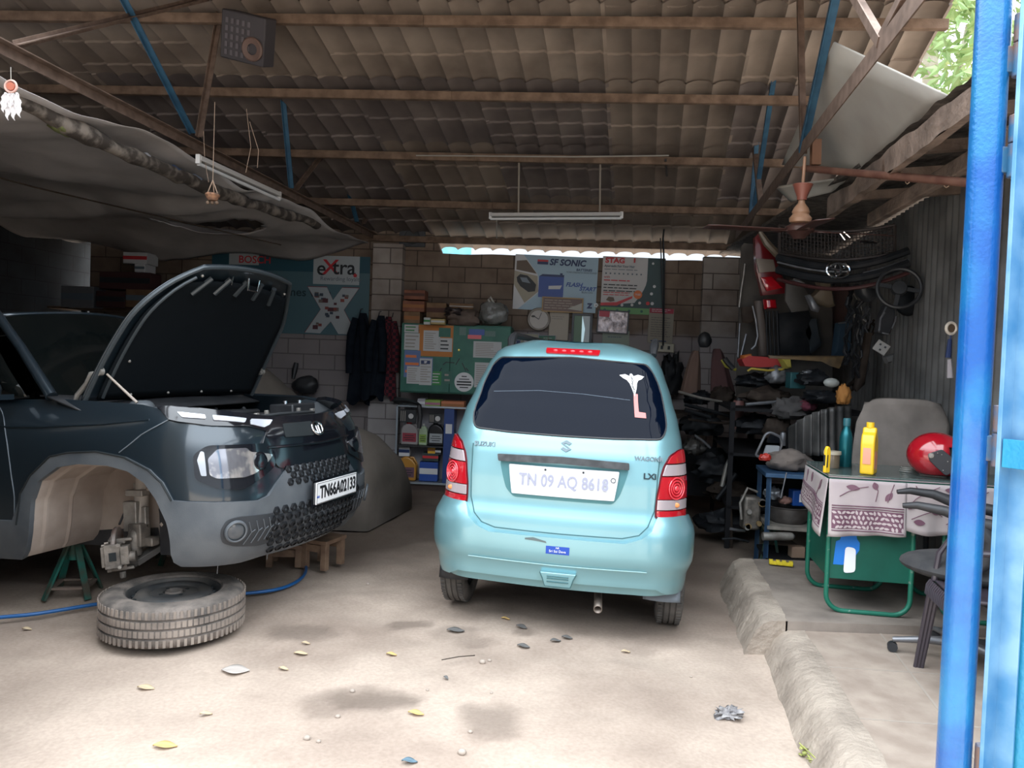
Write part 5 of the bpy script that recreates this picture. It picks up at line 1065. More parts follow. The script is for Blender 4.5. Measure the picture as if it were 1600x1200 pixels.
# tube lamps
def tubelamp(A, Bp, label, drop, m=mat('lamp_body', (.40, .38, .36), .5)):
    t_ = thing('tube_lamp', label, 'lamp', loc=(A+Bp)/2); I = Matrix.Translation(-(A+Bp)/2); mb = MB(I); up = Vector((0, 0, .04)); mb.bar(A+up, Bp+up, .05, .035); mb.build('housing', m, t_, bevel=.004)
    mb = MB(I); mb.tube([A, Bp], .014, 12); mb.build('tube', mat('tube_glass', (.55, .55, .55), .25), t_)
    for q in (A, Bp): mb = MB(I); mb.bar(q, q+up*1.6, .03, .03); mb.build('tube_holder', mat('holder_white', (.60, .58, .56), .4), t_)
    return t_, I
A, Bp = wallpt(766, 342, 7.62), wallpt(971, 341, 7.62); tl, I = tubelamp(A, Bp, 'long unlit tube lamp hanging on two rods in front of the back wall', 1)
for px in (810, 937):
    a_ = wallpt(px, 334, 7.62); b_ = wallpt(px+1, 250, 7.55); mb = MB(I); mb.tube([a_, b_], .010, 6); mb.build('hanging_rod', mat('rod_cream', (.24, .20, .16), .6), tl)
A, Bp = CH0+U*-4.02-V*.16, CH0+U*-2.95-V*.16; A.z = 2.80; Bp.z = 2.80
A = W(310, 256, 5.35); Bp = W(436, 312, 6.3); tubelamp(A, Bp, 'unlit tube lamp fixed under the left roof chord by the tarpaulin', 0)
mb = MB(); mb.tube([rfp(650, 243, -.12), rfp(900, 245, -.14), rfp(1045, 243, -.12)], .007, 6); mb.tube([wallpt(776, 345, 7.62), wallpt(776, 372, 7.9)], .008, 6); mb.build('cable', mat('cable_pale', (.30, .28, .25), .7), label='pale cable strung below the roof purlin above the tube lamp', cat='cable')
# dreamcatcher
c_ = W(17, 135, 3.4); dcx = thing('dreamcatcher', 'dreamcatcher with white feathers hanging at the tarpaulin edge', 'ornament', loc=c_)
mb = MB(); mb.tube([(.026*cos(2*pi*k/24), 0, .026*sin(2*pi*k/24)) for k in range(24)], .005, 6, closed=True); mb.build('hoop', mat('pink_hoop', (.62, .36, .30), .7), dcx)
mb = MB(); mb.lathe([(0, .004), (.018, .004), (.018, -.004), (0, -.004)], 16, RX(90)); mb.build('web', mat('brick_web', (.42, .12, .07), .8), dcx)
mb = MB(); mb.tube([(0, 0, .026), (-.002, 0, .085)], .0015, 5); mb.build('cord', mat('rope'), dcx)
frr = random.Random(3)
for k, (x, z, a_) in enumerate(((-.028, -.12, 6), (-.010, -.15, 2), (.012, -.15, -3), (.032, -.14, -8), (.0, -.10, 0))):
    mb = MB(RY(a_)); mb.grid(lambda u, v: (x*.7+(u-.5)*.030*sin(pi*min(1, v*1.05+.02))**.6+.003*sin(v*20), .006*sin(pi*u)-.003, -.030+(z+.03+.0)*v), 6, 12); mb.build('feather', mat('feather', (.66, .62, .62), .9), dcx, solid=.002, smooth=80)
# small hanging basket
c_ = W(332, 305, 5.1); hb_ = thing('hanging_basket', 'tiny orange basket ornament on strings below the tarpaulin hole', 'ornament', loc=c_)
mb = MB(); mb.lathe([(.0, -.04), (.03, -.035), (.05, .0), (.042, .012), (.0, .012)], 10); mb.build('basket', mat('basket', (.40, .20, .11), .8, n2=(.12, .07, .05), ns=40), hb_)
for dx, dy in ((.035, 0), (-.035, 0), (0, .03)): mb = MB(); mb.tube([(dx, dy, .01), (0, 0, .10)], .003, 5); mb.build('string', mat('string_tan', (.42, .30, .22), .9), hb_)
mb = MB(); mb.tube([(0, 0, .1), (0, 0, .62)], .002, 5); mb.build('string', mat('string_tan'), hb_)
for dx in (-.03, 0, .03): mb = MB(); mb.ball((dx, 0, -.05), .013, 8); mb.build('bead', woodm, hb_)
# crate with a round speaker near the truss top
c_ = rfp(388, 60, -.28); cr = thing('crate_box', 'dark dusty crate with a round fan hung high by the left truss', 'crate', loc=c_, rot=(22, 14, -8))
mb = MB(); mb.box((0, 0, 0), (.36, .16, .34)); mb.build('case', mat('crate_case', (.045, .04, .045), .7), cr, bevel=.01)
mb = MB()
for i in range(5):
    for j in range(5): mb.box((-.13+.045*i, -.083, -.12+.055*j), (.022, .006, .036))
o = mb.build('slot_pattern', mat('crate_slots', (.10, .09, .10), .7), cr, smooth=0); o['kind'] = 'stuff'
mb = MB(); mb.lathe([(.04, .01), (.075, .02), (.085, .012), (.085, 0)], 24, T(.09, -.085, -.06) @ RX(90)); mb.build('fan_ring', mat('crate_ring', (.13, .08, .065), .6), cr)
# loose strings under the roof
for i, pp in enumerate((((385, 170), (392, 230), (384, 270)), ((390, 190), (404, 235), (402, 262)), ((318, 205), (320, 250), (326, 285)))):
    mb = MB(); mb.tube([W(x, y, 5.4) for x, y in pp], .0018, 5); mb.build('hanging_string', mat('string_tan'), label=('thin string hanging left of the blue truss brace', 'second thin string hanging beside the blue truss brace', 'thin string dropping to the little basket')[i], cat='string')
# ---------------------------------------------------------------- on the floor at the left
g = G(274, 985); wc = Vector((g.x-.02, g.y+.02, .012)); dw = thing('lying_tyre', 'dusty car wheel with a black steel rim lying flat on the dirt', 'wheel', loc=wc, rot=(0, 0, 20))
rubd = mat('dusty_rubber', (.085, .075, .068), .9, n2=(.22, .185, .16), ns=9, bump=.3, bs=60)
RR, RWd = .362, .215; mb = MB(); wheel_tyre(mb, RR, RWd, T(0, 0, RWd/2)); to = mb.build('tyre', rubd, dw)
mb = MB(); tread_blocks(mb, RR, RWd, T(0, 0, RWd/2), 70)
for k in range(84):
    for zc in (-.21, .21): mb.box((RR+.0005, 0, zc*RWd/2), (.004, 2*pi*RR/84*.72, RWd/2*.30), T(0, 0, RWd/2) @ RZ(360*k/84+3*zc*5))
o = mb.build('tread', mat('tread_dust', (.17, .14, .12), .95, n2=(.30, .25, .21), ns=8), to); o['kind'] = 'stuff'
mb = MB(); r_ = RR*.66; h_ = RWd/2; mb.lathe([(r_, -h_*.8), (r_*.9, -h_*.1), (r_*.9, h_*.45), (r_*.95, h_*.62), (r_*1.0, h_*.80), (r_*1.03, h_*.90), (r_*.98, h_*.86), (r_*.95, h_*.66), (r_*.92, h_*.52), (r_*.88, h_*.52), (r_*.78, h_*.80), (r_*.74, h_*.86), (r_*.62, h_*.90), (r_*.54, h_*.86), (r_*.50, h_*.76), (r_*.42, h_*.76), (r_*.24, h_*.80), (r_*.22, h_*.62), (0, h_*.62)], 72, T(0, 0, RWd/2)); ro = mb.build('rim', mat('steel_rim', (.045, .048, .052), .6, .2, n2=(.12, .11, .10), ns=6), dw)
for k in range(16):
    a_ = 360*k/16; mb = MB(T(0, 0, RWd/2) @ RZ(a_)); mb.ball((RR*.66*.835, 0, RWd/2*.655), (.013, .013, .012), 10); mb.build('vent_hole', seamm, ro)
for k in range(4): mb = MB(T(0, 0, RWd/2) @ RZ(90*k+30)); mb.cyl((.072, 0, .07), (.072, 0, .086), .011, n=10); mb.build('bolt_hole', seamm, ro)
mb = MB(); mb.lathe([(.036, .07), (.042, .092), (.048, .07)], 20, T(0, 0, RWd/2)); mb.build('hub_ring', mat('dusty_rubber'), ro)
def jackstand(p, label, s=1, rot=0):
    t_ = thing('jack_stand', label, 'jack stand', loc=p, rot=(0, 0, rot)); gm_ = mat('green_stand', (.012, .13, .10), .7, .1, n2=(.07, .062, .045), ns=7, ramp=(.42, .6)); h = .30*s
    for a_ in (45, 135, 225, 315):
        mb = MB(RZ(a_)); mb.bar((.17, 0, .0), (.035, 0, h), .038, .014); mb.build('leg', gm_, t_, bevel=.002)
    mb = MB()
    for a_ in range(4):
        m_ = RZ(90*a_); mb.bar(m_ @ Vector((.095, -.10, .065)), m_ @ Vector((.095, .10, .065)), .03, .012)
    mb.build('foot_brace', mat('stand_rust', (.20, .15, .12), .8), t_)
    mb = MB(); mb.cyl((0, 0, h-.10), (0, 0, h+.03), .030, n=14); mb.build('sleeve', gm_, t_); mb = MB(); mb.cyl((0, 0, h), (0, 0, h+.08*s), .018, n=12); mb.box((0, 0, h+.09*s), (.10, .05, .02)); mb.build('saddle', darkst, t_, bevel=.003)
    return t_
g = G(96, 938); jackstand(Vector((g.x, g.y+.12, 0)), 'green jack stand behind the open wheel arch of the SUV', 1.05, 12)
g = G(262, 884); jackstand(Vector((g.x, g.y+.15, 0)), 'green jack stand deep under the SUV front, right of the suspension', 1.0, 30)
mb = MB(); hp = [(-60, 975), (0, 968), (60, 962), (165, 945), (230, 938), (310, 934), (385, 930), (440, 922), (472, 905), (478, 885), (470, 866), (455, 856)]
P3 = [G(*p)+Vector((0, 0, .012)) for p in hp]; sm = []
for i in range(len(P3)-1):
    for k in range(4): a_, b_, c_, d_ = P3[max(0, i-1)], P3[i], P3[i+1], P3[min(len(P3)-1, i+2)]; t_ = k/4; sm.append(.5*((2*b_)+(-a_+c_)*t_+(2*a_-5*b_+4*c_-d_)*t_*t_+(-a_+3*b_-3*c_+d_)*t_**3))
mb.tube(sm, .011, 10); mb.build('air_hose', mat('hose_blue', (.01, .10, .30), .4), label='blue air hose snaking over the dirt behind the loose wheel', cat='hose')
def stool(px, py, w, d, h, label, rot):
    g = G(px, py); t_ = thing('wooden_stool', label, 'stool', loc=(g.x, g.y+d/2, 0), rot=(0, 0, rot)); wd = mat('stool_wood', (.17, .10, .065), .7, n2=(.26, .17, .11), ns=12)
    mb = MB(); mb.box((0, 0, h-.012), (w, d, .028)); mb.build('seat', wd, t_, bevel=.004)
    for sx_ in (-1, 1):
        for sy_ in (-1, 1): mb = MB(); mb.box((sx_*(w/2-.03), sy_*(d/2-.03), (h-.02)/2), (.045, .045, h-.026)); mb.build('leg', wd, t_, bevel=.003)
    for sy_ in (-1, 1): mb = MB(); mb.box((0, sy_*(d/2-.03), h-.06), (w-.06, .02, .05)); mb.build('rail', wd, t_)
stool(497, 892, .22, .26, .21, 'low wooden stool under the SUV number plate', -20)
stool(440, 888, .26, .22, .16, 'low wooden block stool under the SUV bumper, left of the other', 5)
# ================================================================ right side: lean-to roof, fan, board
oldb = mat('weathered_timber', (.12, .085, .065), .9, n2=(.26, .19, .15), ns=6, bump=.5, bs=30)
fa, fb = G(1540, 132, 2.70), G(1292, 326, 2.70)
mb = MB(); 
def fas(u, v):
    p = fa.lerp(fb, u); k = v*4; z = [(-.0, .0), (0, .13), (.05, .14), (.05, .0), (0, 0)][min(4, int(k+.001))]
    q = p+V*z[0]; q.z = 2.63+z[1]*(1+.35*NZ.noise(Vector((u*9, v*2, 1))))+.018*NZ.noise(Vector((u*14, v, 7))); return q
mb.grid(fas, 60, 4); struct(mb, 'roof_fascia', oldb, smooth=30)
mb = MB(); mb.bar(fa+V*.30+Vector((0, 0, -.08)), fb+V*.30+Vector((0, 0, -.08)), .05, .09); struct(mb, 'roof_beam', oldb, smooth=0, bevel=.008)
mb = MB()
mb.grid(lambda u, v: tuple(fa.lerp(fb, u)+V*(.03+.95*v)+Vector((0, 0, .12+.06*v+.03*NZ.noise(Vector((u*14, v*6, 0)))))), 60, 16); struct(mb, 'roof_underside', mat('thatch_dark', (.05, .04, .035), .95, n2=(.12, .10, .085), ns=18, bump=.8, bs=30), smooth=60)
for i, k in enumerate((.18, .42, .66, .9)):
    p = fa.lerp(fb, k); mb = MB(); mb.bar(p+V*.05+Vector((0, 0, .03)), p+V*1.0+Vector((0, 0, .09)), .05, .06); struct(mb, 'roof_rafter', oldb, smooth=0)
q = [W(1303, 66, 4.35), W(1482, 150, 3.75), W(1352, 268, 4.9)]
_n = (q[1]-q[0]).cross(q[2]-q[0]); _r = ray(1222, 257); q.append(EYE+_r*((q[0]-EYE).dot(_n)/_r.dot(_n)))
def quad(q, m, name, label, cat, th=.012):
    n_ = (q[1]-q[0]).cross(q[3]-q[0]).normalized(); mb = MB()
    f = lambda u, v: (q[0].lerp(q[1], u)).lerp(q[3].lerp(q[2], u), v)+n_*.02*sin(pi*u)*sin(pi*v)
    mb.grid(f, 10, 8); return mb.build(name, m, solid=th, label=label, cat=cat, smooth=60)
bw_ = mat('white_board', (.44, .42, .38), .85, n2=(.34, .31, .275), ns=2.2)
quad(q, bw_, 'ceiling_board', 'large dirty white board resting between the right truss and the timber eave', 'board')
quad([W(1212, 292, 5.9), W(1335, 276, 5.2), W(1300, 300, 5.5), W(1236, 315, 6.0)], bw_, 'ceiling_board', 'narrow white board scrap behind the ceiling fan', 'board')
mb = MB(); mb.tube([W(1256, 263, 5.0), W(1380, 274, 4.3), W(1545, 288, 3.45)], .022, 12); o = mb.build('pipe', mat('red_brown_pipe', (.13, .055, .04), .5, .2, n2=(.20, .10, .07), ns=10), label='red brown pipe running under the timber eave to the blue post', cat='pipe')
for (x, y, Y_) in ((1419, 279, 4.12), (1480, 284, 3.8)):
    c_ = W(x, y, Y_); mb = MB(); mb.tube([c_+Vector((0, .028*cos(a_*.7), .028*sin(a_*.7))) for a_ in range(9)], .003, 5, closed=True); mb.build('wire_tie', mat('string_tan'), label='wire loop on the red brown pipe, '+('left one' if x < 1450 else 'one nearer the blue post'), cat='wire')
mb = MB(); mb.bar(W(1275, 218, 4.95), W(1274, 258, 4.95), .06, .04); mb.build('wood_block', mat('orange_wood', (.22, .11, .065), .8), label='short upright orange wood block above the fan pipe', cat='block')
# fan
fc = W(1250, 350, 4.85); fan = thing('ceiling_fan', 'brown ceiling fan hanging from the red brown pipe', 'fan', loc=fc, rot=(4, 0, 0))
fanm = mat('fan_tan', (.26, .14, .08), .4, n2=(.33, .19, .12), ns=10); fand = mat('fan_dark', (.05, .022, .018), .35)
mb = MB(); mb.lathe([(0, .0), (.045, -.0), (.066, .012), (.070, .035), (.05, .06), (.055, .075), (.045, .10), (.022, .13), (.020, .15)], 28); mb.build('motor_housing', fanm, fan)
mb = MB(); mb.lathe([(0, -.10), (.035, -.095), (.055, -.07), (.09, -.045), (.092, -.02), (.06, 0), (0, .0)], 28); mb.build('motor_plate', fand, fan)
mb = MB(); mb.lathe([(.03, .15), (.032, .17), (.062, .245), (.060, .25), (.0, .25)], 24); mb.build('canopy', mat('fan_red', (.20, .065, .045), .4), fan)
mb = MB(); mb.cyl((0, 0, .12), (0, 0, .42), .010, n=10); mb.build('down_rod', fanm, fan)
for a_ in (186, 6, 262):
    M_ = RZ(a_); mb = MB(M_); mb.grid(lambda u, v: (.10+.52*u, (v-.5)*(.085+.04*u)*(1 if u < .97 else .8), -.045+.012*(v-.5)+.0), 10, 3); mb.bar((.05, 0, -.045), (.2, 0, -.045), .03, .008); mb.build('blade', fand, fan, solid=.005)
# ================================================================ blue gate
gb = mat('gate_blue', (.004, .085, .34), .33, .3, coat=.6, n2=(.02, .25, .46), ns=4, ramp=(.45, .75), bump=.12, bs=120)
gb2 = mat('gate_blue_panel', (.008, .15, .38), .42, .2, coat=.3, n2=(.03, .33, .46), ns=3, bump=.15, bs=90)
GY = 1.5; pt, pb2 = W(1547, 0, GY), W(1496, 1200, GY); vx = (pt.x+pb2.x)/2
gp = thing('gate_post', 'bright blue round steel gate post at the right edge', 'post', loc=(vx, GY, -.02))
mb = MB(); mb.cyl((0, 0, 0), (0, 0, 3.1), .0315, n=40); mb.build('tube', gb, gp)
rust = mat('rust_spot', (.24, .15, .12), .8, n2=(.10, .18, .30), ns=30)
hinge_z = [W(1560, y, GY).z for y in (60, 215, 660, 1180)]
for z_ in hinge_z:
    mb = MB(); mb.cyl((.036, -.03, z_-.065), (.036, -.03, z_), .012, n=16); mb.cyl((.036, -.03, z_+.002), (.036, -.03, z_+.055), .012, n=16); mb.box((.028, -.018, z_-.03), (.03, .02, .05)); mb.build('hinge', mat('hinge_blue', (.03, .13, .25), .5, .3, n2=(.20, .13, .10), ns=22), gp, bevel=.002)
gl = thing('gate_leaf', 'open blue sheet metal gate leaf hinged on the round post', 'gate', loc=(vx+.040, GY-.035, .02), rot=(0, 0, -62))
mb = MB(); mb.box((.004, 0, 1.5), (.008, .04, 3.0)); mb.box((.022, .018, 1.5), (.04, .005, 3.0)); mb.box((.35, 0, .02), (.7, .035, .04)); mb.box((.35, 0, 2.98), (.7, .035, .04)); mb.build('frame', mat('gate_frame', (.06, .22, .42), .4, .3, coat=.3, n2=(.20, .38, .55), ns=9), gl, bevel=.001)
mb = MB(); mb.grid(lambda u, v: (.02+.68*u, .022+.006*sin(u*30), 3.0*v), 40, 2); mb.build('sheet', gb2, gl, smooth=80)
zc = W(1580, 727, 1.42).z; mb = MB(); mb.box((.36, -.014, zc), (.70, .006, .055)); mb.build('cross_bar', gb2, gl, bevel=.001)
# hanging ring on the wall
c_ = W(1486, 513, 4.9); rg_ = thing('hanging_ring', 'round white rimmed keyring ornament hanging beside the blue post', 'ornament', loc=c_, rot=(0, 0, 12))
mb = MB(); mb.tube([(.036*cos(2*pi*k/28), 0, .036*sin(2*pi*k/28)) for k in range(28)], .010, 8, closed=True); mb.build('ring', mat('ring_white', (.75, .66, .56), .4), rg_)
mb = MB(); mb.cyl((0, -.004, 0), (0, .004, 0), .030, n=24); mb.build('center', mat('ring_brown', (.12, .08, .05), .6), rg_)
mb = MB(); mb.tube([(0, 0, -.045), (0, 0, -.07)], .005, 6); mb.tube([(-.004, 0, -.07), (-.010, 0, -.19)], [.012, .018], 8); mb.build('tassel', navy, rg_)
mb = MB(); mb.tube([(.0, 0, -.2), (.012, 0, -.32)], [.012, .02], 8); mb.build('tassel', mat('tassel_white', (.4, .36, .38), .7), rg_)
# ================================================================ desk
dM = Matrix((V, U, ZZ)).transposed().to_4x4(); o0 = G(1297, 741, .95); dM.translation = (o0.x, o0.y, .17)
dk = thing('desk', 'green tube-legged desk with a patterned cloth and glass top', 'desk', M=dM)
dgreen = mat('desk_green', (.005, .085, .058), .45, .1, n2=(.008, .115, .078), ns=5); dg2 = mat('desk_leg_green', (.012, .15, .095), .45, .1, n2=(.20, .26, .22), ns=22, ramp=(.60, .66))
DW, DD, DH = 1.03, .60, .765
def loop(x0, x1, y, zt, zb=.012, r=.085):
    pts = [(x0, y, zt)]; 
    for k in range(7): a_ = pi+pi/2*k/6; pts.append((x0+r+r*cos(a_), y, zb+r+r*sin(a_)))
    for k in range(7): a_ = 1.5*pi+pi/2*k/6; pts.append((x1-r+r*cos(a_), y, zb+r+r*sin(a_)))
    pts.append((x1, y, zt)); return pts
for y_ in (.05, .55):
    mb = MB(); mb.tube(loop(.02, .46, y_, DH-.03, r=.09), .0135, 12); mb.build('leg', dg2, dk)
for y_ in (.05, .55):
    mb = MB(); mb.tube(loop(.62, 1.00, y_, DH-.03, r=.09), .0135, 12); mb.build('leg', dg2, dk)
mb = MB(); mb.box((.24, .055, .44), (.42, .008, .50)); fp = mb.build('front_panel', dgreen, dk, bevel=.002)
mb = MB(); mb.box((.03, .30, .44), (.006, .48, .50)); mb.build('side_panel', dgreen, dk, bevel=.002)
mb = MB(); mb.box((DW/2, DD/2, DH-.02), (DW, DD, .035)); mb.build('table_top', dgreen, dk, bevel=.004)
st_ = MB(); st_.prism([(.05, .27), (.06, .40), (.08, .41), (.09, .445), (.12, .45), (.165, .445), (.17, .42), (.185, .40), (.185, .36), (.15, .30), (.10, .27)], 0, .002, Matrix(((1, 0, 0, 0), (0, 0, -1, .050), (0, 1, 0, 0), (0, 0, 0, 1)))); st_.build('blue_sticker', mat('sticker_blue', (.01, .18, .62), .5), fp, smooth=0)
st_ = MB(); st_.prism(rnd([(.105, .225), (.110, .375), (.165, .370), (.168, .235)], .02), 0, .002, Matrix(((1, 0, 0, 0), (0, 0, -1, .047), (0, 1, 0, 0), (0, 0, 0, 1)))); st_.build('white_sticker', mat('sticker_white', (.80, .82, .84), .5), fp, smooth=0)
# cloth: hangs over front and left side
clothm = mat('desk_cloth', (.44, .38, .37), .9, n2=(.36, .30, .31), ns=3)
maroon = mat('cloth_print', (.13, .055, .085), .9, n2=(.17, .09, .12), ns=8)
cl = thing('tablecloth', 'cream cloth with maroon leaf print draped over the green desk', 'tablecloth', M=dM)
def hang(x, dz):      # front drape: x along front edge, dz down
    dmax = .30 if x < .36 else .265-.0*x; k = dz/.30; return Vector((x, -.006-.018*k-.016*k*sin(x*17+1)-.008*k*sin(x*41), DH-dz))
def fmax(x): return .315+.02*sin(x*5) if x < .40 else (.235+.05*sin((x-.4)*6))
mb = MB(); mb.grid(lambda u, v: hang(-.005+.40*u, .008+fmax(0)*v*(1-.08*u)), 28, 14); fr1 = mb.build('front_drape', clothm, cl, solid=.003, smooth=80)
mb = MB(); mb.grid(lambda u, v: hang(.38+.65*u, .008+(.25+.03*sin(u*7))*v)+Vector((0, .002, 0)), 40, 10); fr2 = mb.build('front_drape', clothm, cl, solid=.003, smooth=80)
def side(y, dz): k = dz/.3; return Vector((-.010-.03*k-.016*k*sin(y*16), y, DH-dz))
mb = MB(); mb.grid(lambda u, v: side(-.01+.60*u, .008+(.325-.13*u)*v), 28, 12); sd1 = mb.build('side_drape', clothm, cl, solid=.003, smooth=80)
mb = MB(); mb.box((DW/2, DD/2, DH+.003), (DW+.01, DD+.01, .006)); mb.build('top_cloth', clothm, cl)
def leafp(mb, fn, x, d, L, w, ang, off):
    c_, s_ = cos(ang), sin(ang); n = 7; pts = []
    for k in range(2*n):
        t_ = k/n if k < n else 2-k/n; sgn = 1 if k < n else -1; ww = w*sin(pi*min(1, t_))**.8*sgn; lx = L*(t_-.5); X = x+lx*c_-ww*s_; D = d+lx*s_+ww*c_; p = fn(X, D); pts.append(p+off)
    mb.add(pts, [tuple(range(len(pts)))])
off1 = Vector((0, -.0045, 0)); off2 = Vector((-.0045, 0, 0)); rr_ = random.Random(4)
def border(fn, off, par, x0, x1, sc=lambda x: 1, mx=.34):
    mb = MB()
    for dd in (.150, .163, .285):
        pts = [fn(x0+(x1-x0)*i/24, dd*sc(x0+(x1-x0)*i/24))+off for i in range(25)]; mb.tube(pts, .0028, 4)
    n = 40
    mb.grid(lambda u, v: fn(x0+(x1-x0)*u, (.172+.104*v)*sc(x0+(x1-x0)*u))+off*.55, n, 4)
    lf_ = MB()
    for i in range(int((x1-x0)/.024)):
        for j in range(4):
            x = x0+.014+.024*i+(.012 if j % 2 else 0)+rr_.uniform(-.003, .003); d = (.187+.026*j)*sc(x); leafp(lf_, fn, x, d, .027, .0068, rr_.uniform(0, 3.1), off)
    ol = lf_.build('leaf_shape', mat('cloth_leaf', (.46, .38, .38), .9), par, smooth=0); ol['kind'] = 'stuff'
    o = mb.build('leaf_border', maroon, par, smooth=0); o['kind'] = 'stuff'
border(hang, off1, fr1, .01, .38); border(side, off2, sd1, .01, .57, sc=lambda y: 1-.13/.325*max(0, y)/.6)
def sprig(fn, off, par, pts, leaves_):
    mb = MB(); mb.tube([fn(*p)+off for p in pts], .0022, 4)
    for x, d, L, w, a_ in leaves_: leafp(mb, fn, x, d, L, w, a_, off)
    mb.build('leaf_print', maroon, par, smooth=0)
sprig(hang, off1, fr1, [(.05, .10), (.09, .075), (.15, .05), (.20, .04)], [(.12, .05, .075, .016, .15)]); sprig(hang, off1, fr1, [(.24, .12), (.25, .06), (.23, .02)], [(.235, .035, .045, .016, 1.2)]); sprig(hang, off1, fr1, [(.33, .02), (.31, .08), (.30, .12)], [(.305, .09, .06, .015, 2.2)])
sprig(side, off2, sd1, [(.10, .03), (.14, .08), (.2, .14)], [(.12, .06, .07, .02, 1.1)]); sprig(side, off2, sd1, [(.35, .02), (.36, .08)], [(.36, .05, .06, .018, 1.4)]); sprig(side, off2, sd1, [(.48, .02), (.46, .09)], [(.47, .04, .05, .015, 1.7)])
offb = Vector((0, -.002, 0))
for pts, lv in (([(.40, .14), (.44, .09), (.50, .05), (.56, .02)], [(.42, .13, .05, .014, 2.4)]), ([(.46, .06), (.44, .02)], []), ([(.52, .04), (.58, .06), (.66, .05)], [(.62, .035, .07, .015, .1)]), ([(.66, .07), (.74, .06), (.80, .03)], [(.74, .045, .06, .014, -.4)]), ([(.42, .20), (.48, .17), (.54, .15), (.58, .18)], [(.545, .155, .06, .017, .2), (.46, .215, .06, .016, .1)]), ([(.60, .22), (.66, .18), (.72, .20)], [(.66, .19, .06, .015, .6)])):
    sprig(lambda x, d: hang(x, d)+offb, off1, fr2, pts, lv)
gt = MB(dM); gt.box((DW/2, DD/2, DH+.012), (DW+.02, DD+.02, .008)); gt.build('glass_sheet', mat('table_glass', (.10, .16, .15), .05, coat=.5, spec=.9, alpha=.55), label='sheet of dark glass lying on the patterned desk cloth', cat='glass sheet', bevel=.001)
DT = .17+DH+.016+.0005
def onD(px, py): return G(px, py, DT)
# things on the desk
steel_t = mat('teal_bottle', (.012, .12, .14), .3, .6)
p = onD(1320, 729); bt = thing('water_bottle', 'dark teal metal water bottle standing on the glass desk top', 'bottle', loc=p)
mb = MB(); mb.lathe([(0, 0), (.034, 0), (.037, .006), (.037, .175), (.030, .205), (.018, .235), (.017, .25), (0, .25)], 32); mb.build('body', steel_t, bt); mb = MB(); mb.lathe([(0, .245), (.021, .245), (.0215, .285), (.019, .292), (0, .292)], 28); mb.build('cap', mat('teal_cap', (.02, .10, .12), .4), bt, bevel=.001)
yel = mat('jug_yellow', (.80, .50, .02), .35, coat=.2)
p = onD(1359, 741)
yj = thing('oil_bottle', 'tall bright yellow oil bottle standing near the desk front edge', 'bottle', M=Matrix.Translation(p+Vector((0, .02, 0))) @ RZ(55))
mb = MB(); mb.prism(rnd([(-.058, 0), (.058, 0), (.064, .14), (.052, .20), (.020, .235), (.018, .262), (-.018, .262), (-.022, .235), (-.050, .222), (-.064, .17)], .012, 3), -.036, .036, RX(90)); mb.build('body', yel, yj, bevel=.012, seg=3)
mb = MB(); mb.cyl((0, 0, .258), (0, 0, .29), .021, n=24); mb.build('cap', yel, yj, bevel=.002)
mb = MB(); mb.tube([(.012, 0, .235), (.045, -.002, .21), (.060, -.004, .15), (.048, -.004, .09), (.02, -.02, .03)], [.012, .016, .016, .014, .010], 12); mb.build('handle', yel, yj)
mb = MB(); mb.prism(rnd([(-.045, .03), (.03, .03), (.03, .13), (-.045, .13)], .01), .0365, .0375, RX(90)); mb.prism(rnd([(-.066, .06), (-.064, .15), (-.0635, .15), (-.0655, .06)], .0001), -.02, .02, RX(90)); mb.build('label', mat('yellow_label', (.72, .30, .20), .4), yj)
p = onD(1293, 739); yb = thing('utility_knife', 'slim yellow bottle-shaped tool upright at the desk front corner', 'tool', M=Matrix.Translation(p+Vector((0, .015, 0))) @ RZ(25))
mb = MB(); mb.prism(rnd([(-.020, 0), (.016, 0), (.018, .12), (.010, .145), (-.004, .15), (-.016, .13)], .006), -.009, .009, RX(90)); mb.build('body', yel, yb, bevel=.003); mb = MB(); mb.prism([(-.012, .03), (-.003, .03), (-.001, .10), (-.008, .10)], .0092, .0102, RX(90)); mb.prism([(-.021, .04), (-.0205, .10), (-.020, .10), (-.020, .04)], -.006, .006, RX(90)); mb.build('grip_slot', blk, yb)
p = onD(1302, 733); jr = thing('glass_jar', 'small lidded glass jar behind the slim yellow tool', 'jar', loc=p+Vector((.02, .07, 0)))
mb = MB(); mb.lathe([(0, 0), (.040, 0), (.043, .01), (.043, .08), (0, .08)], 28); mb.build('body', mat('jar_brown', (.13, .10, .07), .15, coat=.4), jr); mb = MB(); mb.lathe([(0, .08), (.050, .08), (.050, .098), (0, .1)], 28); mb.build('lid', mat('lid_beige', (.36, .32, .25), .4), jr)
p = onD(1422, 738); mb = MB()
for k in range(3): mb.tube([p+Vector((.052*cos(2*pi*q_/26)+.004*k, .035*sin(2*pi*q_/26)+.01, .006+.010*k)) for q_ in range(26)], .005, 6, closed=True)
mb.build('wire_coil', mat('coil_grey', (.34, .33, .30), .4, .5), label='small coil of pale wire lying beside the red helmet', cat='wire')
p = onD(1483, 750); hl = thing('helmet', 'red and black motorcycle helmet on the desk, half behind the blue post', 'helmet', M=Matrix.Translation(p+Vector((0, .14, 0))) @ RZ(-26))
hr = mat('helmet_red', (.34, .006, .015), .15, coat=1)
def hsh(u, v):
    a_ = 2*pi*u; b_ = pi*(.02+.80*v); x = -.145*cos(a_)*sin(b_); y = .118*sin(a_)*sin(b_); z = .118+.125*cos(b_)
    if z < .0: z = 0
    k = 1.0+.10*max(0, -cos(a_))*max(0, (.10-z)/.1)
    return (x*k, y, max(z, .002))
mb = MB(); nU, nV = 44, 24
vs = [hsh(i/nU, j/nV) for j in range(nV+1) for i in range(nU)]
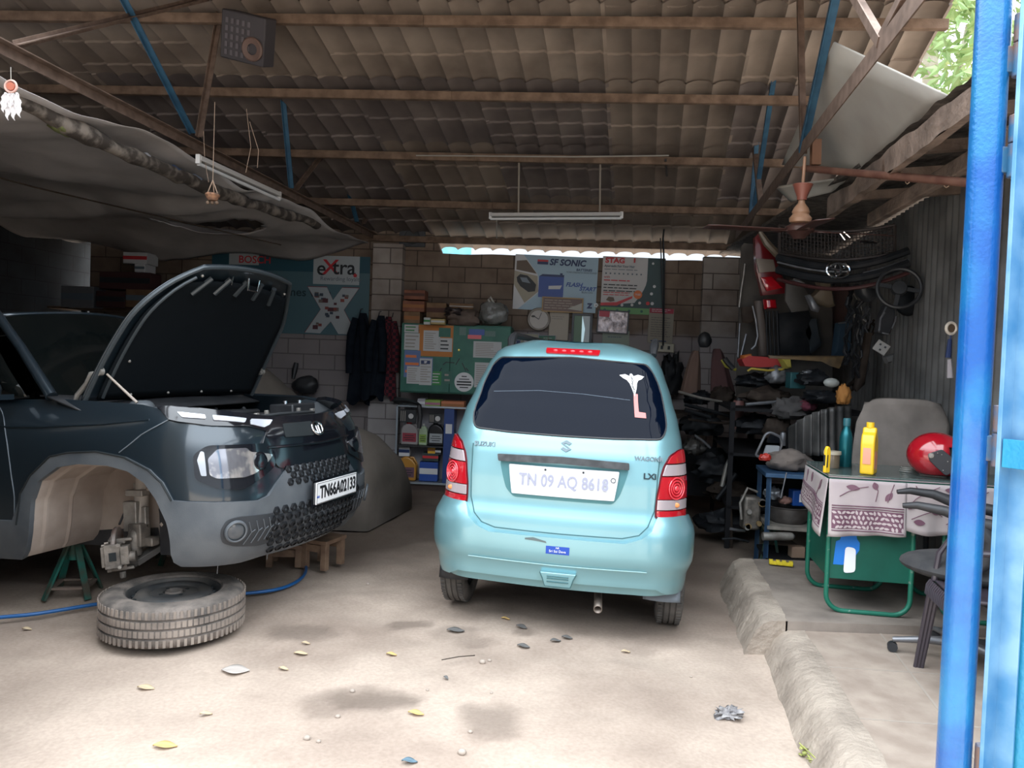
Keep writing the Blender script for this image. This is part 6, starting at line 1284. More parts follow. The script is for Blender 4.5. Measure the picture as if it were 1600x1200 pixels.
def inport(i, j): a_ = ((i/nU+.5) % 1)-.5; z = hsh(i/nU, (j+.5)/nV)[2]; return abs(a_-.0) > .5-.16 and .055 < z < .175
mb.add(vs, [(j*nU+i, j*nU+(i+1) % nU, (j+1)*nU+(i+1) % nU, (j+1)*nU+i) for j in range(nV) for i in range(nU) if not inport(i, j)]); mb.add(vs[:nU], [tuple(range(nU))])
mb.build('shell', hr, hl, solid=.008, smooth=80)
mb = MB(); mb.ball((.0, 0, .115), (.128, .104, .105), 30); mb.build('lining', mat('helmet_lining', (.012, .012, .014), .9), hl)
mb = MB(); mb.grid(lambda u, v: (.012+.142*cos((u-.5)*2.0), .124*sin((u-.5)*2.0)*1.0, .062+.11*v-.02*v*v), 16, 6); mb.build('visor', mat('visor', (.01, .01, .014), .08, coat=1), hl, solid=.003)
mb = MB(); mb.prism(rnd([(-.045, .135), (.02, .165), (.10, .10), (.10, .06), (.045, .02), (.0, .06), (-.04, .10)], .012), .122, .129, RX(90)); mb.build('side_trim', mat('trim_black', (.02, .02, .024), .4), hl, bevel=.003)
mb = MB(); mb.lathe([(0, .006), (.012, .005), (.016, 0)], 20, T(-.030, -.130, .125) @ RX(90)); mb.lathe([(0, .009), (.006, .008), (.007, .004)], 12, T(-.030, -.130, .125) @ RX(90)); mb.build('visor_screw', alum, hl)
mb = MB(); [mb.ball((x, -.130, z), .0035, 6) for x, z in ((0.0, .142), (.02, .135), (.05, .10), (.08, .08), (.07, .05), (.03, .05))]; mb.build('rivet', alum, hl)
# seats
cf = mat('grey_towel', (.15, .13, .115), .95, n2=(.22, .19, .17), ns=6)
c_ = W(1400, 735, 5.15); dc = thing('desk_chair', 'high-backed chair under a grey brown towel behind the desk', 'chair', loc=(c_.x, c_.y, .17), rot=(0, 0, -12))
zt = W(1400, 622, 5.15).z-.17
mb = MB(); mb.grid(lambda u, v: ((u-.5)*.54*(1+.05*sin(v*3))*(1-.12*max(0, v-.85)/.15*abs(2*u-1)**3*2), .04*(1-(2*u-1)**2)*-1-.06*v+.008*sin(u*14+v*5), .42+(zt-.42)*v-.05*abs(2*u-1)**4*v), 24, 18); mb.build('backrest', cf, dc, solid=.07, smooth=80)
mb = MB(); mb.box((0, -.26, .42), (.50, .46, .08)); mb.build('seat', cf, dc, bevel=.03)
for x in (-.2, .2):
    for y in (-.42, -.05): mb = MB(); mb.tube([(x, y, 0), (x*.95, y, .40)], .016, 10); mb.build('leg', darkst, dc)
c_ = W(1492, 985, 3.92); oc = thing('office_chair', 'black swivel chair with curved armrest in front of the desk', 'chair', loc=(c_.x-.12, 3.64, .12), rot=(0, 0, -24))
bkp = mat('chair_black', (.018, .019, .022), .5, n2=(.035, .035, .038), ns=8); fab = mat('chair_fabric', (.035, .035, .038), .9, n2=(.06, .058, .058), ns=12)
mb = MB(); mb.ball((0, 0, .47), (.30, .25, .065), 32); mb.build('seat', fab, oc)
mb = MB(); mb.cyl((0, 0, .08), (0, 0, .44), .025, n=14); mb.lathe([(0, .41), (.10, .42), (.12, .44), (0, .44)], 20); mb.build('column', blackp, oc)
for k in range(5):
    a_ = 180+72*k; mb = MB(RZ(a_)); mb.tube([(.02, 0, .10), (.16, 0, .088), (.31, 0, .062)], [.026, .020, .014], 10); mb.build('base_arm', mat('chair_base', (.20, .20, .21), .35, .5), oc)
    mb = MB(RZ(a_)); mb.cyl((.31, -.018, .026), (.31, .018, .026), .024, n=16); mb.build('caster', blackp, oc)
for sy in (-1, 1):
    pts = [(-.31, sy*.23, .775), (-.25, sy*.245, .785), (-.14, sy*.27, .775), (-.02, sy*.27, .735), (.05, sy*.27, .66), (.03, sy*.265, .56), (-.04, sy*.24, .49), (-.02, sy*.2, .45)]
    mb = MB(); mb.tube(pts, [.012, .018, .024, .032, .040, .035, .028, .018], 12); mb.tube([(-.02, sy*.27, .735), (.12, sy*.27, .72), (.22, sy*.25, .70)], [.028, .03, .025], 10); mb.tube([(.05, sy*.27, .60), (.16, sy*.26, .60), (.22, sy*.24, .66)], .022, 8); mb.build('armrest', bkp, oc)
mb = MB(); mb.grid(lambda u, v: (.24+.05*v-.04*sin(pi*u), (u-.5)*.44, .50+.50*v), 12, 10); mb.build('backrest', fab, oc, solid=.05)
# plastic stool-chair
c_ = G(1432, 1045, .12); pc = thing('plastic_chair', 'dark brown ribbed plastic chair beside the blue post', 'chair', loc=(c_.x+.02, c_.y+.02, .12), rot=(0, 0, -14))
br_ = mat('brown_plastic', (.045, .036, .045), .35, coat=.2); sw_ = .42
for (x, y) in ((0, 0), (.40, .0), (.03, -.38), (.38, -.38)):
    mb = MB(); dx = .04 if x < .2 else -.04; dy = -.04 if y > -.2 else .04
    for q_ in (-.014, 0, .014): mb.tube([(x+q_, y, 0), (x+dx+q_*1.2, y+dy, .40)], [.010, .012], 8)
    mb.bar((x, y+.004, 0), (x+dx, y+dy+.004, .40), .040, .010); mb.build('leg', br_, pc)
mb = MB(); mb.grid(lambda u, v: (.04+.33*u, -.04-.31*v, .43-.02*sin(pi*u)*sin(pi*v)), 12, 12); so_ = mb.build('seat', br_, pc, solid=.014)
mb = MB()
for k in range(15):
    x = .03+.025*k; mb.tube([(x, -.03, .432), (x, -.012, .41), (x, -.010, .365)], .0075, 6); mb.tube([(.026, -.03-.024*k, .432), (.012, -.03-.024*k, .41), (.008, -.03-.024*k, .365)], .0075, 6)
mb.tube([(.02, -.02, .37), (.38, -.02, .37)], .010, 8); mb.tube([(.018, -.02, .37), (.018, -.36, .37)], .010, 8); rb = mb.build('rib_edge', br_, so_)
for y in (-.03, -.36): mb = MB(); mb.tube([(.04, y, .43), (.055, y, .56), (.10, y, .64), (.34, y, .66)], .014, 8); mb.build('armrest', br_, pc)
mb = MB(); mb.grid(lambda u, v: (.37+.08*v, -.03-.33*u, .43+.42*v), 8, 8); mb.build('backrest', br_, pc, solid=.014)
# yellow strip on the platform
p = G(1220, 884, .175); mb = MB(Matrix.Translation(p) @ RZ(-16)); mb.box((0, 0, .016), (.155, .032, .022)); [mb.box((x, 0, .024), (.026, .038, .026)) for x in (-.065, -.02, .02, .065)]; mb.build('plastic_clip', mat('strip_yellow', (.80, .62, .03), .4), label='bright yellow plastic strip lying on the cement platform', cat='strip', bevel=.003)
# ================================================================ the heap of parts at the right
dk1 = mat('dark_part', (.008, .010, .013), .55, .1, n2=(.022, .023, .026), ns=7, spec=.25); dk2 = mat('brown_part', (.028, .020, .016), .75, n2=(.06, .045, .036), ns=7, spec=.2)
tan_ = mat('tan_bumper', (.16, .125, .085), .4, n2=(.10, .08, .06), ns=4); slv = mat('silver_part', (.24, .25, .27), .4, .5, n2=(.12, .12, .13), ns=10); cbl = mat('dusty_blue', (.035, .07, .11), .6)
def flat(name, pts, Y, m, label, cat, th=.03, bulge=.02, dy=0, group=None, bevel=.004, parent=None):
    # a shaped panel: pixel outline at distance Y, with real thickness and a slight crown
    P_ = [W(x, y, Y) for x, y in pts]; c_ = sum(P_, Vector())/len(P_)
    mb = MB(); n = len(P_); fr_ = [p+Vector((0, -th/2, 0)) for p in P_]; bk = [p+Vector((0, th/2, 0)) for p in P_]; ce = c_+Vector((0, -th/2-bulge, 0))
    ins = [c_+(p-c_)*.7+Vector((0, -th/2-bulge*.8, 0)) for p in P_]
    mb.add(fr_+bk+ins, [(i, (i+1) % n, n+(i+1) % n, n+i) for i in range(n)]+[tuple(range(2*n-1, n-1, -1))]+[(i, (i+1) % n, 2*n+(i+1) % n, 2*n+i) for i in range(n)]+[tuple(range(2*n, 3*n))])
    return mb.build(name, m, parent, smooth=50, label=label, cat=cat if parent is None else None, group=group)
def tb_(name, pts, Y, r, m, label, cat, n=8, ys=None, **k):
    mb = MB(); mb.tube([W(x, y, Y+(ys[i] if ys else 0)) for i, (x, y) in enumerate(pts)], r, n); return mb.build(name, m, label=label, cat=cat, **k)
# backing behind the hung parts
mb = MB(); a_, b_ = W(1165, 560, 8.6), W(1290, 560, 8.6)
flat('plywood_sheet', [(1158, 385), (1162, 380), (1300, 400), (1300, 620), (1150, 620)], 7.35, mat('dark_ply', (.05, .045, .042), .9, n2=(.09, .08, .07), ns=4), 'tall dark plywood sheet behind the hung tail lamp', 'sheet', th=.02, bulge=0)
mb = MB(); q0 = fb+V*-.15; mb.add([Vector((fb.x-.05, 4.9, 2.86)), Vector((3.05, 4.9, 2.90)), Vector((3.95, 9.6, 2.92)), Vector((2.55, 9.6, 2.98))], [(0, 1, 2, 3)]); struct(mb, 'roof_underside', mat('thatch_dark'), smooth=0, solid=.03)
# big red tail lamp
tl = thing('tail_lamp', 'large red car tail lamp with a clear section hung at the wall end', 'lamp', loc=W(1200, 420, 7.0)); I = Matrix.Translation(-W(1200, 420, 7.0))
def fl(name, pts, Y, m, par, th=.03, bulge=.02):
    o = flat(name, pts, Y, m, None, None, th, bulge); o.parent = par; o.location = -par.location if par.rotation_euler[0] == 0 else o.location
    return o
fl('lamp_body', [(1178, 372), (1188, 362), (1203, 385), (1215, 415), (1226, 445), (1231, 458), (1190, 462), (1180, 420)], 7.02, mat('dull_red_lens', (.14, .008, .012), .3, coat=.3), tl, .06, .03)
fl('clear_section', [(1181, 404), (1208, 406), (1212, 424), (1186, 426)], 6.93, mat('dusty_clear', (.24, .20, .17), .35, .2), tl, .02, .012)
fl('lower_lens', [(1188, 434), (1205, 432), (1222, 450), (1198, 455)], 6.93, redlens, tl, .02, .015)
flat('reflector_lamp', [(1193, 468), (1211, 468), (1213, 482), (1195, 483)], 6.95, redlens, 'small red lamp hung below the large tail lamp', 'lamp', th=.05)
tb_('bumper_strip', [(1187, 362), (1198, 380), (1213, 396), (1232, 404)], 6.85, [.02, .035, .035, .02], tan_, 'tan curved trim beside the large red tail lamp', 'trim')
for i, x in enumerate((1197, 1202, 1208, 1214)):
    tb_('trim_strip', [(x, 486), (x+1, 520), (x+3, 556)], 6.95, .009, dk1, ('glossy black trim strip hung below the small red lamp, leftmost of four', 'second black trim strip from the wall end below the small red lamp', 'third black trim strip from the wall end below the small red lamp', 'black trim strip farthest from the wall end below the small red lamp')[i], 'trim', group='black trim strips')
flat('door_trim', [(1178, 470), (1190, 470), (1198, 520), (1200, 556), (1186, 556)], 7.1, mat('brown_trim', (.075, .055, .045), .5), 'long brown door trim hanging left of the black strips', 'trim')
tb_('white_strip', [(1176, 478), (1181, 500), (1184, 525), (1180, 540), (1174, 546)], 7.05, .010, slv, 'bent silver strip hanging at the end of the block wall', 'strip')
tb_('metal_rod', [(1153, 558), (1156, 505)], 7.3, .009, slv, 'thin pale rod leaning at the end of the block wall', 'rod'); tb_('metal_rod', [(1158, 555), (1166, 522)], 7.28, .011, slv, 'short thick pale rod leaning right of the thin one', 'rod')
tb_('mirror_strip', [(1164, 412), (1162, 430), (1158, 455), (1155, 480)], 7.3, .009, alum, 'long narrow metal strip above the leaning rods', 'strip')
flat('dark_panel', [(1158, 480), (1178, 478), (1182, 500), (1170, 505), (1160, 504)], 7.15, dk2, 'small dark brown panel near the bent silver strip', 'panel')
# grille with H emblem
gm_ = thing('car_grille', 'black mesh car grille with a small slanted H emblem hung above the curved bumper', 'grille', loc=W(1310, 375, 6.5))
O_ = gm_.location; mb = MB(Matrix.Translation(-O_)); gp_ = lambda u, v: W(1218+180*u, 352+44*v+10*sin(pi*u), 6.5-.6*u-.10*sin(pi*u))
for i in range(34): mb.tube([gp_(i/33, j/5) for j in range(6)], .0035, 4)
for j in range(9): mb.tube([gp_(i/20, j/8) for i in range(21)], .0035, 4)
mb.tube([gp_(i/20, 0) for i in range(21)], .014, 6); mb.tube([gp_(i/20, 1) for i in range(21)], .014, 6); mb.tube([gp_(0, j/4) for j in range(5)], .014, 6); mb.tube([gp_(1, j/4) for j in range(5)], .014, 6)
mb.build('mesh', mat('grille_brown', (.05, .04, .038), .5, .3), gm_)
def textat(px, py, Y, body, h, m, par, sx=1, shear=0, rot=0): return text('emblem_letter', body, h, Matrix.Translation(W(px, py, Y)-par.location) @ RX(90) @ RZ(rot), m, par, ext=.003, bold=.002, sx=sx, shear=shear)
textat(1313, 396, 6.08, 'H', .07, mat('tarnished', (.25, .24, .24), .3, .8), gm_, sx=1.4, shear=.35)
for i, (a, b_) in enumerate((((1312, 364), (1320, 375)), ((1318, 362), (1328, 371)), ((1345, 378), (1370, 379)))):
    tb_('chrome_bar', [a, b_], 5.95, .010, chrome, ('short bright chrome bar clipped on the mesh grille, left of two', 'short bright chrome bar on the mesh grille, right of two', 'level chrome bar at the right of the mesh grille')[i], 'bar')
# curved bumper grille with oval emblem
bp = thing('bumper_grille', 'curved dark bumper grille carrying a chrome three-oval emblem', 'grille', loc=W(1310, 420, 6.3)); I = Matrix.Translation(-bp.location)
def bum(v, off=0): return [W(1215+205*t_, 402+v*30+22*sin(pi*t_*.95)-14*t_+off, 6.35-.62*t_-.12*sin(pi*t_)) for t_ in [k/20 for k in range(21)]]
mb = MB(I); mb.tube(bum(0), .030, 8); mb.tube(bum(.65), .034, 8); mb.build('bumper_bar', dk1, bp); mb = MB(I); mb.tube(bum(.25)[:12], .010, 6); mb.tube(bum(.05)[:9], .007, 6); mb.tube(bum(.45)[13:], .008, 6); mb.build('chrome_line', slv, bp); mb = MB(I); mb.tube(bum(1.15), .016, 8); mb.build('lower_lip', mat('maroon_lip', (.05, .015, .015), .4), bp)
mb = MB(I); E_ = lambda a, b_, ox, oy: [W(1309.5+ox+a*cos(2*pi*k/28), 422+oy+b_*sin(2*pi*k/28), 5.86) for k in range(28)]
mb.tube(E_(18, 11.5, 0, 0), .012, 8, closed=True); mb.tube(E_(4.5, 9, 0, 0), .008, 6, closed=True); mb.tube(E_(11, 4, 0, -4.5), .008, 6, closed=True); mb.build('emblem', chrome, bp)
flat('fender_piece', [(1272, 432), (1290, 428), (1296, 440), (1303, 478), (1296, 481), (1268, 474), (1262, 466), (1278, 450)], 6.45, tan_, 'gold brown moulded panel hanging under the oval emblem', 'panel', th=.05, bulge=.05)
flat('fender_piece', [(1228, 440), (1245, 434), (1262, 460), (1262, 485), (1236, 488), (1226, 470)], 6.8, mat('grey_panel', (.07, .065, .06), .6), 'grey plastic panel left of the gold brown one', 'panel')
flat('door_handle', [(1258, 462), (1265, 460), (1280, 482), (1278, 488), (1268, 485)], 6.35, slv, 'small silver door handle part hung on the grey panel', 'handle', th=.03)
tb_('lamp_bracket', [(1240, 436), (1250, 440), (1256, 444)], 6.6, .014, slv, 'bright small bracket above the grey plastic panel', 'bracket')
flat('plank', [(1295, 446), (1328, 450), (1312, 556), (1270, 556)], 7.6, mat('red_ply', (.115, .07, .065), .9, n2=(.09, .055, .05), ns=5), 'reddish plywood sheet leaning behind the gold brown panel', 'sheet', th=.02, bulge=0)
for pts, lab, m_ in (([(1215, 490), (1262, 486), (1272, 520), (1266, 556), (1218, 556)], 'dark moulded panel right of the black trim strips', dk1), ([(1245, 500), (1275, 498), (1282, 540), (1262, 556)], 'blue grey panel partly over the dark moulded one', mat('blue_grey', (.045, .055, .065), .5)), ([(1306, 505), (1330, 500), (1328, 556), (1300, 556)], 'dark blue box panel right of the plywood sheet', cbl)):
    flat('body_panel', pts, 7.2, m_, lab, 'panel', th=.05, bulge=.04)
tb_('pale_bracket', [(1310, 505), (1322, 504)], 6.9, .006, slv, 'thin pale rod on the dark blue box panel', 'rod')
flat('side_mirror', [(1336, 444), (1350, 450), (1366, 452), (1372, 462), (1355, 472), (1342, 462)], 6.0, blackp, 'black wedge shaped car mirror hung right of the emblem bumper', 'mirror', th=.08, bulge=.02)
# steering wheels
def swheel(px, py, Y, r, rot, label):
    t_ = thing('steering_wheel', label, 'steering wheel', loc=W(px, py, Y), rot=rot); mb = MB(); mb.tube([(r*cos(2*pi*k/32), r*sin(2*pi*k/32), 0) for k in range(32)], .015, 8, closed=True); mb.build('rim', blackp, t_)
    mb = MB(); mb.lathe([(0, .02), (.05, .018), (.06, -.01), (0, -.01)], 20); mb.build('hub', blackp, t_)
    for a_ in (0, 180, 270): mb = MB(RZ(a_)); mb.bar((.04, 0, 0), (r, 0, 0), .03, .012); mb.build('spoke', blackp, t_)
swheel(1405, 450, 5.7, .15, (80, 10, -20), 'black steering wheel hung on the corrugated wall')
mb = MB(); cW = W(1418, 470, 5.9); mb.ball(tuple(cW), (.10, .05, .12), 18); mb.build('lamp_shell', dk1, label='rounded black lamp shell behind the steering wheel', cat='lamp')
t_ = thing('headlamp_unit', 'black headlamp unit with silver edges hung below the steering wheel', 'lamp', loc=W(1382, 500, 5.75), rot=(0, 8, 0)); mb = MB(); mb.prism(rnd([(-.05, -.11), (.045, -.11), (.06, .02), (.04, .12), (-.02, .12), (-.05, .02)], .02), -.04, .04, RX(90)); mb.build('case', blackp, t_, bevel=.01); mb = MB(); mb.tube([(-.045, -.045, -.09), (-.052, -.045, 0), (-.03, -.045, .05)], .008, 6); mb.tube([(.045, -.045, -.06), (.06, -.045, .0), (.06, -.045, .04)], .006, 6); mb.tube([(-.02, -.045, -.105), (.03, -.045, -.105)], .006, 6); mb.build('silver_edge', slv, t_)
t_ = thing('socket_plate', 'tilted pale socket plate lying on the dark wall junk', 'socket', loc=W(1377, 543, 5.7), rot=(0, 32, -15)); mb = MB(); mb.box((0, 0, 0), (.10, .02, .085)); mb.build('plate', mat('plate_grey', (.26, .25, .24), .5), t_, bevel=.004); mb = MB(); [mb.box((x, -.012, z), (.014, .006, .014)) for x, z in ((-.02, .015), (.02, .015), (0, -.02))]; mb.build('socket_hole', blk, t_)
flat('bracket_plate', [(1380, 558), (1395, 552), (1392, 566), (1384, 568)], 5.7, mat('plate_dark', (.08, .08, .08), .6), 'small grey bracket below the socket plate', 'bracket')
wr = random.Random(8)
for k, (x0, y0, x1, y1, lab) in enumerate(((1330, 455, 1322, 570, 'thick black wiring loom hanging right of the plywood sheet'), (1342, 470, 1335, 590, 'second black wiring loom hanging beside the thick one'), (1352, 480, 1345, 600, 'grey tangled wiring loom with pale loops'), (1362, 500, 1330, 610, 'loose cable sweeping down behind the looms'), (1338, 455, 1352, 560, 'thin twisted cable crossing the looms'))):
    mb = MB()
    for q_ in range(4):
        pts = []
        for i in range(12): t__ = i/11; pts.append(W(x0+(x1-x0)*t__+wr.uniform(-6, 6)+4*sin(i+q_*2), y0+(y1-y0)*t__, 6.1+.15*k+wr.uniform(-.05, .05)))
        mb.tube(pts, wr.choice((.006, .010, .014)), 6)
    mb.build('wiring_loom', (dk1, blackp, mat('grey_wire', (.10, .10, .11), .5), dk2, alum)[k], label=lab, cat='wiring')
flat('lever', [(1352, 520), (1362, 520), (1350, 600), (1338, 612), (1334, 606)], 6.3, dk2, 'dark brown lever hanging behind the wiring', 'lever')
# boards and things on the top shelf line
flat('surfboard', [(1155, 562), (1166, 556), (1220, 560), (1232, 572), (1180, 574), (1160, 572)], 6.7, mat('board_red', (.34, .03, .03), .5), 'red curved board with a yellow rim lying on the parts shelf', 'board', th=.16, bulge=.0)
tb_('yellow_trim', [(1168, 580), (1174, 576), (1200, 579), (1225, 577)], 6.55, .010, mat('yellow_edge', (.42, .32, .05), .5), 'yellow edging strip under the red curved board', 'strip')
flat('yellow_case', [(1218, 561), (1232, 560), (1234, 575), (1226, 576)], 6.5, mat('yellow_piece', (.42, .36, .07), .5), 'yellow box end right of the red curved board', 'box', th=.10)
flat('orange_cap', [(1158, 555), (1172, 553), (1175, 562), (1160, 563)], 6.68, mat('orange_piece', (.45, .13, .03), .5), 'small orange lump on the left end of the red board', 'cap', th=.08)
flat('foil_sheet', [(1200, 555), (1322, 556), (1310, 576), (1290, 566), (1240, 562), (1202, 560)], 6.3, mat('gold_foil', (.20, .13, .06), .5, .3, n2=(.11, .08, .05), ns=9, bump=.6, bs=10), 'crumpled gold brown sheet lying along the top of the parts shelf', 'sheet', th=.03)
tb_('yellow_hose', [(1128, 562), (1134, 572), (1150, 578)], 7.0, .014, mat('yellow_hose', (.35, .32, .04), .5), 'short yellow green hose by the hanging cloths', 'hose')
tb_('black_handle', [(1132, 560), (1138, 568), (1146, 576)], 6.9, .025, blackp, 'black handle lying on the yellow green hose', 'handle')
# cloths and cap on hooks
def drape(name, label, cat, pts, Y, m, seed, th=.05):
    x0, y0, x1, y1, tw = pts; top = W((x0+x1)/2, y0, Y); w_ = (x1-x0)/1180*Y/2; h_ = (y1-y0)/1180*Y
    mb = MB(); f = lambda u, v: (w_*(.25+.75*v**.6)*cos(2*pi*u)*(1+.14*sin(10*pi*u+seed))+tw*v, .07*sin(2*pi*u)*(1+.2*sin(8*pi*u)), -h_*v*(1+.05*sin(6*pi*u+seed)))
    mb.grid(f, 36, 14, None, True); mb.add([f(i/36, 0) for i in range(36)], [tuple(range(36))]); o = mb.build(name, m, smooth=80, label=label, cat=cat); o.location += top; return o
drape('cloth', 'brown cloth hanging from a hook left of the maroon one', 'cloth', (1072, 548, 1102, 615, -.04), 7.9, mat('brown_cloth', (.15, .095, .075), .95), 1)
drape('cloth', 'maroon brown cloth hanging right of the brown cloth', 'cloth', (1102, 545, 1138, 612, .08), 7.95, mat('maroon_cloth', (.10, .05, .05), .95), 3)
blob('cap', W(1101, 532, 7.8), (.07, .06, .09), blackp, 'round black cap hung above the brown cloths', 'cap', 2, amp=.1)
blob('wire_bundle', W(1049, 590, 9.05), (.12, .09, .26), dk1, 'dark tangled cable bundle hanging behind the hatchback right shoulder', 'cable', 6, amp=.6, fr=6)
# steel rack with bits
c0 = W(1068, 640, 7.6); c1 = W(1325, 640, 6.2)
rk = thing('parts_rack', 'dark steel rack loaded with greasy car parts along the right wall', 'rack', loc=(2.55, 7.0, 0), rot=(0, 0, -10)); rkm = mat('rack_dark', (.014, .014, .016), .8, .1, spec=.2)
for z_ in (.35, .80, 1.18): mb = MB(); mb.box((0, 0, z_), (1.15, 1.5, .025)); mb.build('shelf', rkm, rk)
for x in (-.56, .56):
    for y in (-.73, .73): mb = MB(); mb.box((x, y, .62), (.04, .04, 1.24)); mb.build('upright', rkm, rk)
wb = thing('workbench', 'long dark workbench under the hanging cloths behind the hatchback', 'workbench', loc=(2.05, 8.1, 0), rot=(0, 0, -5)); mb = MB(); mb.box((0, 0, 1.02), (1.3, .8, .05)); mb.build('bench_top', dk2, wb, bevel=.005)
for x in (-.6, .6):
    for y in (-.35, .35): mb = MB(); mb.box((x, y, .5), (.06, .06, 1.0)); mb.build('leg', rkm, wb)
mb = MB(); mb.box((0, -.3, .45), (1.2, .03, .5)); mb.build('front_board', dk1, wb)
def lump(label, px, py, Y, r, m, seed, name='car_part', cat='car part', amp=.45): return blob(name, W(px, py, Y), r, m, label, cat, seed, amp=amp, fr=5)
def cyl_(label, px, py, Y, r, h, m, name='canister', cat='canister', rot=(0, 0, 0), cap=None):
    t_ = thing(name, label, cat, loc=W(px, py, Y), rot=rot); mb = MB(); mb.lathe([(0, -h/2), (r, -h/2), (r*1.02, -h/2+.01), (r, h/2-.02), (r*.8, h/2), (0, h/2)], 24); mb.build('body', m, t_)
    mb = MB(); mb.lathe([(r*.5, h/2), (r*.5, h/2+r*.4), (0, h/2+r*.4)], 16); mb.build('cap', cap or blackp, t_); return t_
cyl_('dull pink gas canister standing among the dark parts', 1152, 648, 6.9, .055, .26, mat('pink_canister', (.20, .09, .08), .5), rot=(0, 4, 0))
lump('grey rag heap on the rack right of the pink canister', 1237, 640, 6.3, (.16, .12, .10), mat('grey_rag', (.055, .052, .052), .95, n2=(.085, .08, .08), ns=8), 4, 'rag_heap', 'rag')
lump('maroon rag beside the grey rag heap', 1262, 634, 6.2, (.07, .07, .05), mat('maroon_rag', (.14, .03, .05), .9), 9, 'rag', 'rag')
t_ = thing('teal_box', 'square teal box sitting on the parts shelf', 'box', loc=W(1243, 595, 6.45)); mb = MB(); mb.box((0, 0, 0), (.13, .12, .13)); mb.build('body', mat('teal_box', (.012, .075, .085), .5), t_, bevel=.006); mb = MB(); mb.box((0, 0, .066), (.135, .125, .012)); mb.build('lid', mat('teal_box'), t_)
mb = MB(); cW = W(1299, 598, 6.0); mb.ball(tuple(cW), (.062, .04, .038), 20); mb.build('lamp_globe', mat('pale_globe', (.40, .42, .40), .3), label='pale oval lamp globe on the shelf left of the orange rag', cat='lamp')
lump('orange yellow rag hanging off the shelf above the corrugated sheet', 1318, 618, 5.9, (.055, .05, .085), mat('orange_rag', (.46, .20, .05), .8), 5, 'rag', 'rag', .35)
specs = [('greasy alternator on the workbench behind the hatchback', 1090, 622, 7.9, (.14, .12, .08), dk1), ('brown gearbox lump on the workbench near the maroon cloth', 1130, 618, 7.8, (.12, .10, .09), dk2), ('black hose heap on the rack top left of the teal box', 1188, 596, 6.9, (.22, .15, .07), dk1), ('dusty metal casting beside the teal box', 1215, 588, 6.6, (.10, .08, .08), slv), ('dark engine part right of the teal box', 1270, 592, 6.3, (.13, .1, .07), dk1),
         ('pale small cap on the shelf right of the teal box', 1262, 584, 6.3, (.05, .04, .03), slv), ('black tangled hoses under the lamp globe', 1290, 622, 6.1, (.18, .12, .06), dk1), ('heap of dark brackets below the red curved board', 1200, 620, 6.7, (.20, .12, .08), dk2), ('dark starter motor on the rack middle shelf', 1180, 665, 6.6, (.16, .12, .09), dk1), ('round greasy housing on the rack middle shelf', 1215, 672, 6.4, (.12, .10, .10), dk2), ('black lump under the workbench front', 1095, 665, 7.6, (.2, .12, .12), dk1), ('dull metal pump under the bench', 1085, 700, 7.4, (.10, .10, .08), mat('pump_grey', (.09, .085, .08), .5, .4)), ('dark tyre-like bundle under the rack', 1120, 735, 7.2, (.2, .15, .14), dk1), ('brown crate of scraps on the floor under the rack', 1140, 770, 7.0, (.20, .16, .10), dk2), ('black heap at the foot of the rack', 1130, 815, 6.6, (.22, .16, .10), dk1), ('dark canvas bundle at the right of the lower rack', 1260, 720, 6.3, (.2, .12, .12), dk1)]
for i, (lab, px, py, Y, r, m_) in enumerate(specs): lump(lab, px, py, Y, r, m_, i*1.7+1)
prr = random.Random(21)
for i, (x0, y0, x1, y1, Y, r, m_, lab) in enumerate(((1060, 612, 1128, 628, 7.5, .014, alum, 'long dull pipe lying along the workbench front'), (1070, 632, 1140, 650, 7.4, .018, dk1, 'dark exhaust pipe below the dull pipe'), (1075, 655, 1150, 662, 7.3, .012, dk2, 'brown rod below the dark exhaust pipe'), (1165, 632, 1232, 626, 6.5, .015, slv, 'bright bent pipe lying across the rack front'), (1085, 680, 1110, 700, 7.0, .012, slv, 'short bright rod slanting under the bench'), (1128, 760, 1148, 700, 6.8, .020, alum, 'dull grey shaft standing under the rack'), (1142, 870, 1140, 780, 6.4, .018, dk2, 'brown shaft standing on the floor right of the hatchback'), (1120, 780, 1150, 740, 6.7, .022, dk1, 'thick black shaft leaning under the rack'), (1128, 842, 1170, 846, 6.0, .010, dk1, 'thin dark rod on the ground behind the green trestle'), (1140, 826, 1164, 829, 6.2, .012, slv, 'pale threaded rod on the ground near the green trestle'), (1195, 560, 1260, 598, 6.7, .012, dk2, 'brown rod slanting over the hose heap'))):
    tb_('rod', [(x0, y0), ((x0+x1)/2+prr.uniform(-3, 3), (y0+y1)/2+prr.uniform(-3, 3)), (x1, y1)], Y, r, m_, lab, 'rod')
tb_('grille_slats', [(1070, 640), (1090, 646), (1110, 652)], 7.2, .02, dk1, 'black slatted part on the bench left end', 'part')
# curved corrugated scrap sheet
mb = MB(); 
def scr(u, v):
    p = W(1232+98*u, 712-(712-640+10*sin(u*2.5))*v*(.55+.45*u**.5), 5.95-.30*sin(pi*u)); p.y += .02*sin(u*2*pi*8); p.x += .10*v*(1-u)*0; return tuple(p)
mb.grid(scr, 96, 10); mb.build('scrap_sheet', mat('scrap_sheet', (.06, .06, .06), .45, .4, n2=(.17, .165, .16), ns=4), solid=.004, smooth=80, label='curved dark corrugated sheet standing behind the water bottle', cat='sheet')
mb = MB(); mb.box((1.0*0, 0, 0), (.62, .04, .62)); o = mb.build('shelf_board', rkm, label='dark board supporting the curved corrugated sheet', cat='board'); o.location = W(1285, 790, 6.05)
